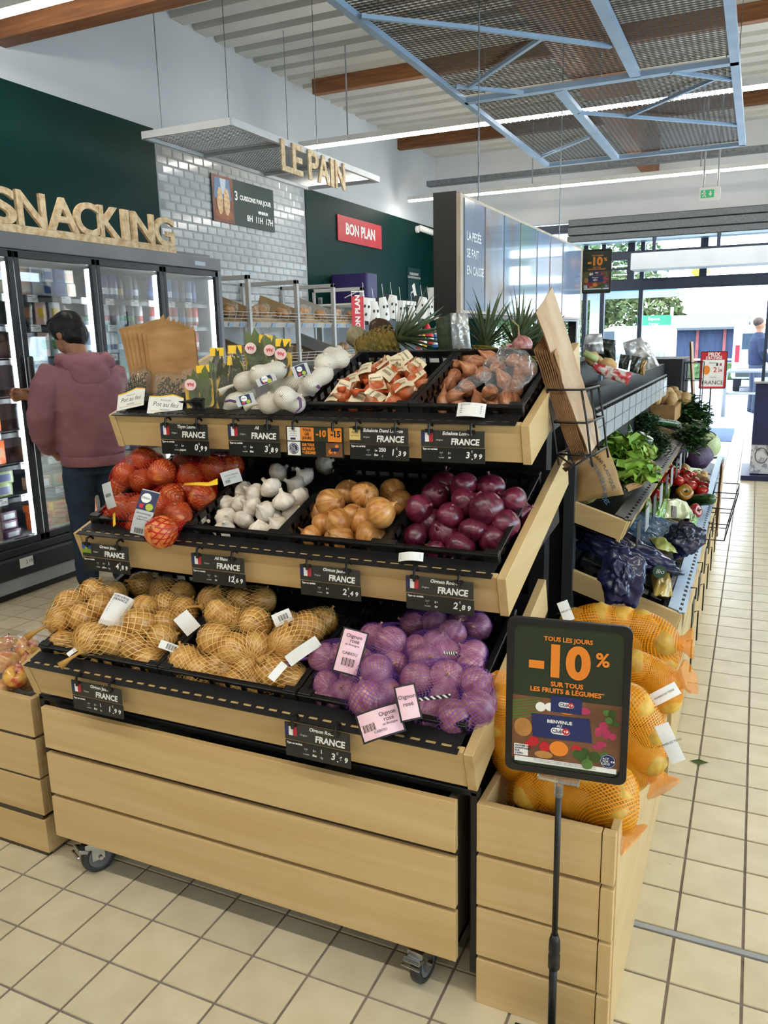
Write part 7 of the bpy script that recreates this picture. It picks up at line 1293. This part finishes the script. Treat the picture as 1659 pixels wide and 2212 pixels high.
# ============================================================ promo stand and signs by the entrance
pr = thing('promo_counter', 'navy promotion counter with cartoon-style drawings at the right edge', 'counter'); MB().bb((1.70, 7.55, .36), (2.6, 8.2, .98)).build('navy_body', NAVY, pr); MB().bb((1.68, 7.52, .98), (2.62, 8.25, 1.0)).build('counter_top', LGREY, pr); MB().bb((1.70, 7.56, .06), (2.6, 8.2, .36)).build('drawn_band', mat('drawn_white', '#D2D4DA', .5, col2='#9a9aa8', scale=18, lo=.52, hi=.56, detail=5), pr); MB().bb((1.62, 7.45, 0), (2.7, 8.3, .05)).build('base', NAVY, pr); MB().bb((1.745, 7.6, 1.0), (1.775, 7.64, 1.95)).build('post', FRM, pr); MB().bb((1.775, 7.605, 1.0), (2.6, 7.615, 1.9)).build('glass_screen', GLASS, pr)
m = MB(frame((2.1, 7.549, .6), (0, -1, 0)))
for i, (x, y) in enumerate(((-.3, -.35), (-.18, -.28), (-.05, -.38), (.1, -.3))): m.tube([(x+.06*math.cos(a*.6), y+.08*math.sin(a*.6), 0) for a in range(11)], .004, 4)
m.build('drawn_faces', INK, pr)
px9 = thing('price_stand', 'red bordered PRIX DECHIRE price board on a thin pole by the door', 'sign'); M = frame((1.225, 9.0, 1.05), (.12, -1, 0)); signframe(M, .30, .44, .008, px9)
m = MB(M); m.prism([(-.142, -.212), (.142, -.212), (.142, .212), (-.142, .212)], -.001, 0, 0); m.prism([(-.12, -.195), (.12, -.195), (.12, .12), (-.12, .12)], 0, .001, 1); m.text('PRIX', 0, .18, .065, 1, .002, bold=.002); m.text('DECHIRÉ', 0, .14, .045, 1, .002, bold=.001); m.text('Butternut', 0, .085, .024, 3, .002); m.text('2', .02, -.0, .085, 2, .002, bold=.001); m.text('€', .06, .02, .03, 2, .002); m.text('29', .075, -.01, .045, 2, .002, bold=.001); m.prism([(-.075+.04*math.cos(a*.35), .0+.055*math.sin(a*.35)) for a in range(18)], .001, .002, 4); m.text('ORIGINE', 0, -.085, .018, 3, .002); m.text('FRANCE', 0, -.15, .065, 3, .002)
for i, mi in enumerate((5, 2)): m.prism([(.03+i*.04, .05), (.05+i*.04, .05), (.05+i*.04, .08), (.03+i*.04, .08)], .001, .002, mi)
m.build('print', [RED, PAPER, RED, INK, ORANGE, NAVY], px9); MB().cyl((1.21, 9.02, .02), (1.21, 9.02, .84), .008, n=8).build('pole', BLKM, px9); MB().cyl((1.21, 9.02, 0), (1.21, 9.02, .02), .14, n=20).build('base', BLKM, px9)
tag(MB().bb((.3, 10.55, 0), (1.45, 12.2, .006)).build('door_mat', mat('blue_grey_mat', '#42577A', .9, col2='#3b4f70', scale=40)), 'blue-grey entrance mat in the open doorway', 'mat')
# fallen leaf on the aisle
m = MB(); c = Vector((1.60, 1.40, .004)); m.add([c+Vector((-.03, 0, 0)), c+Vector((0, .014, .006)), c+Vector((.035, .004, .004)), c+Vector((.005, -.014, 0))], [(0, 3, 2, 1)]); tag(m.build('fallen_leaf', CAL), 'small green leaf dropped on the aisle floor', 'leaf')
# ============================================================ outside
GRD = mat('pale_asphalt', '#8E9298', .9, col2='#A3A7AC', scale=1.2)
gr_ = struct(MB().bb((-60, YE+.1, -.2), (60, 90, -.02)).build('ground', GRD))
MB().bb((-6, 13.6, -.02), (10, 13.75, -.012)).build('road_marking', WHT, gr_); MB().bb((-6, 16.4, -.02), (10, 16.5, -.012)).build('road_marking', WHT, gr_)
sd = thing('barn', 'long low barn with pale ribbed roof beyond the car park', 'building'); DW = mat('dark_slate_wood', '#26324C', .8, col2='#303c58', scale=2, stretch=(6, 1, 1))
MB().bb((-1.6, 30, -.02), (1.25, 36, 1.62)).build('wall', DW, sd); m = MB(); m.prism([(29.6, 1.62), (33, 2.12), (36.4, 1.62), (36.4, 1.54), (33, 2.04), (29.6, 1.54)], -1.7, 1.35, M=Matrix(((0, 0, 1, 0), (1, 0, 0, 0), (0, 1, 0, 0), (0, 0, 0, 1)))); m.build('roof', mat('ribbed_grey_roof', '#434B53', .7, col2='#525B64', scale=3, stretch=(30, 1, 1)), sd)
for x in (-1.3, -.3, .6): MB().bb((x-.05, 29.9, 0), (x+.05, 30, 1.55)).build('post', mat('barn_post', '#8A4A4A', .8, col2='#7a3f3f', scale=5), sd)
hd_ = thing('hedge', 'low clipped hedge behind the white railing', 'hedge'); rn = random.Random(5); HG = mat('hedge_green', '#5E7A4A', .9, col2='#48623a', scale=12); m = MB(); m.bb((-8, 26.2, 0), (9, 26.9, .5))
for i in range(900): c = Vector((rn.uniform(-8, 9), 26.2+rn.uniform(-.08, 0), rn.uniform(.02, .55))); e = Vector((rn.uniform(-1, 1), -.3, rn.uniform(-1, 1)))*.07; s = Vector((-e.z, -.1, e.x)); m.add([c-e, c+s*.5, c+e, c-s*.5], [(0, 1, 2, 3)])
m.build('foliage', HG, hd_); MB().tube([(-8, 26, .62), (9, 26, .62)], .03, 6).build('railing', WHT, hd_)
def tree(label, P, R, h_, seed, mt):
    t = thing('tree', label, 'tree', 'trees across the car park'); rn = random.Random(seed); MB().tube([(P[0], P[1], -.02), (P[0]+.1, P[1], h_*.5), (P[0], P[1], h_*.8)], [.25, .18, .08], 8).build('trunk', mat('tree_bark', '#5A4A3A', .9, col2='#4a3c2e', scale=6), t); m = MB()
    for i in range(2600):
        d = Vector((rn.gauss(0, 1), rn.gauss(0, 1), rn.gauss(0, .8))).normalized()*R*rn.uniform(.6, 1.0); d *= 1+.25*noise.noise(d*.9+Vector((seed, 0, 0))); c = Vector((P[0], P[1], h_))+d; e = Vector((rn.uniform(-1, 1), rn.uniform(-1, 1), rn.uniform(-1, 1)))*.17; s = e.cross(Vector((rn.uniform(-1, 1), rn.uniform(-1, 1), 1))).normalized()*.11; m.add([c-e, c+s, c+e, c-s], [(0, 1, 2, 3)])
    tag(m.build('crown', mt, t), None, kind='stuff')
TG = mat('tree_green', '#4E6038', .9, col2='#6E6E42', scale=1.5); TG2 = mat('tree_green_dark', '#4A6240', .9, col2='#64784e', scale=1.5)
tree('broad autumn-tinged tree left of the barn', (-3.6, 37), 2.3, 2.0, 1, TG); tree('darker tree at the far left of the glazing', (-7.2, 36), 2.6, 2.2, 2, TG2); tree('tall tree seen through the upper transom', (-6.0, 44), 2.8, 4.6, 3, TG2)
def van(label, x, y, L, wd, hh, back):
    t = thing('van', label, 'van', 'white vans outside'); VW = mat('van_white', '#D5DADE', .35, col2='#c9cfd4', scale=3, coat=.4); DKG = mat('van_glass', '#3C4A58', .2, col2='#33404d', scale=4)
    pr_ = [(0, .35), (0, hh*.55), (.05*L, hh*.62), (.2*L, hh*.95), (.3*L, hh), (.97*L, hh), (L, hh*.9), (L, .35)]
    if back: M = Matrix(((0, 0, 1, x), (1, 0, 0, y), (0, 1, 0, 0), (0, 0, 0, 1)))
    else: M = Matrix(((1, 0, 0, x), (0, 0, 1, y), (0, 1, 0, 0), (0, 0, 0, 1)))
    if back: pr_ = [(L-a, b) for a, b in pr_][::-1]
    MB(M).prism(pr_, 0, wd).build('body', VW, t, bevel=.06)
    for a in (.2*L, .8*L):
        for s in (.05, wd-.2): MB(M @ Matrix.Translation((a, .34, s))).lathe([(.01, 0), (.33, 0), (.34, .03), (.34, .15), (.01, .16)], 18).build('wheel', mat('tyre', '#1E2024', .8, col2='#26282c', scale=9), t, True)
    if back:
        MB().bb((x+.2, y-.012, 1.05), (x+wd-.2, y, hh*.88)).build('rear_window', DKG, t)
        for s in (.06, wd-.16): MB().bb((x+s, y-.02, .75), (x+s+.1, y, 1.15)).build('tail_light', RED, t)
        MB().bb((x+.1, y-.05, .4), (x+wd-.1, y, .6)).build('bumper', DGREY, t)
        m = MB(); m.tube([(x-.02, y+.2, hh+.12), (x-.02, y+L*.6, hh+.12)], .03, 6); m.tube([(x+wd*.5, y+.2, hh+.12), (x+wd*.5, y+L*.6, hh+.12)], .03, 6); m.tube([(x+wd, y+.2, hh+.12), (x+wd, y+L*.6, hh+.12)], .03, 6)
        for f in (.3, .9): m.tube([(x-.02, y+L*f*.6, hh), (x-.02, y+L*f*.6, hh+.12), (x+wd, y+L*f*.6, hh+.12), (x+wd, y+L*f*.6, hh)], .025, 6)
        m.build('roof_rack', WHT, t)
    else:
        MB(M).prism([(.09*L, hh*.62), (.21*L, hh*.92), (.34*L, hh*.92), (.34*L, hh*.62)], -.01, .0).build('side_window', DKG, t); m = MB(M @ Matrix.Translation((0, 0, -.012)) @ Matrix.Diagonal((-1, 1, -1, 1))); m.text('LE CAMION', -L*.65, hh*.5, .25, 0, .0, bold=.004); m.build('lettering', mat('van_letter', '#7E93A8', .5, col2='#72879d', scale=9), t)
van('white van seen sideways through the left pane', -2.75, 22, 2.3, 1.6, 1.68, False); van('white van with roof rack and red tail lights behind the man', 1.14, 20, 3.4, 1.7, 1.62, True)
mn = thing('person', 'person in a dark blue jumper standing outside at the right edge', 'person'); MM = Matrix.Translation((1.69, 15.0, 0)) @ Matrix.Rotation(rad(-70), 4, 'Z')
b = MB(MM); b.ell((0, .01, 1.6), (.075, .095, .11)); b.ell((0, .1, 1.59), (.014, .02, .025)); b.tube([(0, 0, 1.3), (0, .01, 1.55)], .06, 10); b.tube([(.24, .05, 1.1), (.2, .16, .9)], .035, 8); b.tube([(-.24, .05, 1.1), (-.2, .16, .9)], .035, 8); b.ell((.19, .18, .87), (.035, .045, .05)); b.ell((-.19, .18, .87), (.035, .045, .05)); b.tube([(0, 0, .9), (0, 0, 1.35)], .12, 12); b.tube([(-.24, .05, 1.1), (-.1, 0, 1.3), (.1, 0, 1.3), (.24, .05, 1.1)], .05, 8); remesh(b, 'body', SKIN, mn, .015, 2)
b = MB(MM); loft(b, [(0, 0, .88, .18, .14), (0, 0, 1.1, .21, .15), (0, 0, 1.3, .215, .14), (0, 0, 1.42, .12, .09), (0, 0, 1.46, .07, .07)]); 
for s in (-1, 1): b.tube([(s*.18, 0, 1.35), (s*.27, -.01, 1.12), (s*.22, .12, .95)], [.075, .07, .055], 10)
remesh(b, 'jumper', mat('navy_jumper', '#1E2740', .9, col2='#263150', scale=9), mn, .015, 3); b = MB(MM); loft(b, [(0, 0, .78, .16, .125), (0, 0, .92, .17, .13)])
for s in (-1, 1): b.tube([(s*.09, 0, .85), (s*.1, .01, .48), (s*.1, -.01, .05)], [.095, .075, .065], 10); b.ell((s*.1, .05, .03), (.05, .13, .045))
remesh(b, 'trousers', mat('grey_trousers', '#3A4254', .9, col2='#434b5e', scale=9), mn, .015, 3); b = MB(MM); b.ell((0, -.02, 1.645), (.085, .1, .09)); remesh(b, 'hair', mat('brown_hair', '#4A382C', .6, col2='#3b2c22', scale=20), mn, .012, 1)
cp = thing('forecourt_canopy', 'pale flat canopy on white posts outside the glazing', 'canopy'); MB().bb((-9, 15.5, 2.3), (.15, 19, 2.42)).build('roof_slab', mat('canopy_white', '#C9D0D2', .6, col2='#bec6c8', scale=2), cp); MB().bb((-9, 15.45, 2.3), (.2, 15.5, 2.5)).build('teal_fascia', mat('teal_band', '#3E9AA0', .5, col2='#368e95', scale=4), cp)
for x in (-1.45, -5): MB().bb((x-.1, 16.0, -.02), (x+.1, 16.2, 2.3)).build('post', mat('canopy_white', '', 0), cp)
gs = thing('green_road_sign', 'small green information sign on a white post by the barn', 'sign'); MB().bb((-2.1, 27.5, 1.65), (-1.0, 27.55, 2.05)).build('panel', mat('sign_green', '#1F7A5A', .5, col2='#1b6e51', scale=4), gs); MB().cyl((-1.0, 27.6, -.02), (-1.0, 27.6, 2.3), .05, n=8).build('post', WHT, gs); m = MB(frame((-1.55, 27.49, 1.85), (0, -1, 0))); m.text('Espace', 0, .08, .14, 0, .002); m.text('Verger', 0, -.08, .12, 0, .002); m.build('lettering', PAPER, gs)
ys = thing('yellow_sign', 'small yellow diamond sign high above the barn', 'sign'); M = frame((-1.0, 40, 4.2), (0, -1, 0)) @ Matrix.Rotation(math.pi/4, 4, 'Z'); MB(M).prism([(-.3, -.3), (.3, -.3), (.3, .3), (-.3, .3)], -.03, 0).build('panel', YEL, ys); MB(M).prism([(-.2, -.2), (.2, -.2), (.2, .2)], 0, .01).build('symbol', ORANGE, ys); MB().cyl((-1.0, 40.05, -.02), (-1.0, 40.05, 4.2), .05, n=8).build('post', WHT, ys)
lp = thing('lamp_post', 'thin white lamp post among the trees', 'lamp post'); MB().tube([(-4.6, 30, -.02), (-4.6, 30, 2.8), (-4.3, 30, 3.0)], .05, 8).build('pole', LGREY, lp); MB().box((-4.1, 30, 3.0), (.5, .2, .08)).build('lamp_head', WHT, lp)
bl_ = thing('bollard_rail', 'bent metal guard rail outside in front of the man', 'railing'); MB().tube([(1.2, 14.3, -.02), (1.2, 14.3, .72), (1.25, 14.3, .8), (1.9, 14.3, .8), (1.95, 14.3, .72), (1.95, 14.3, -.02)], .035, 10).build('hoop', LGREY, bl_, True); MB().tube([(1.22, 14.3, .4), (1.93, 14.3, .4)], .02, 8).build('crossbar', LGREY, bl_, True)
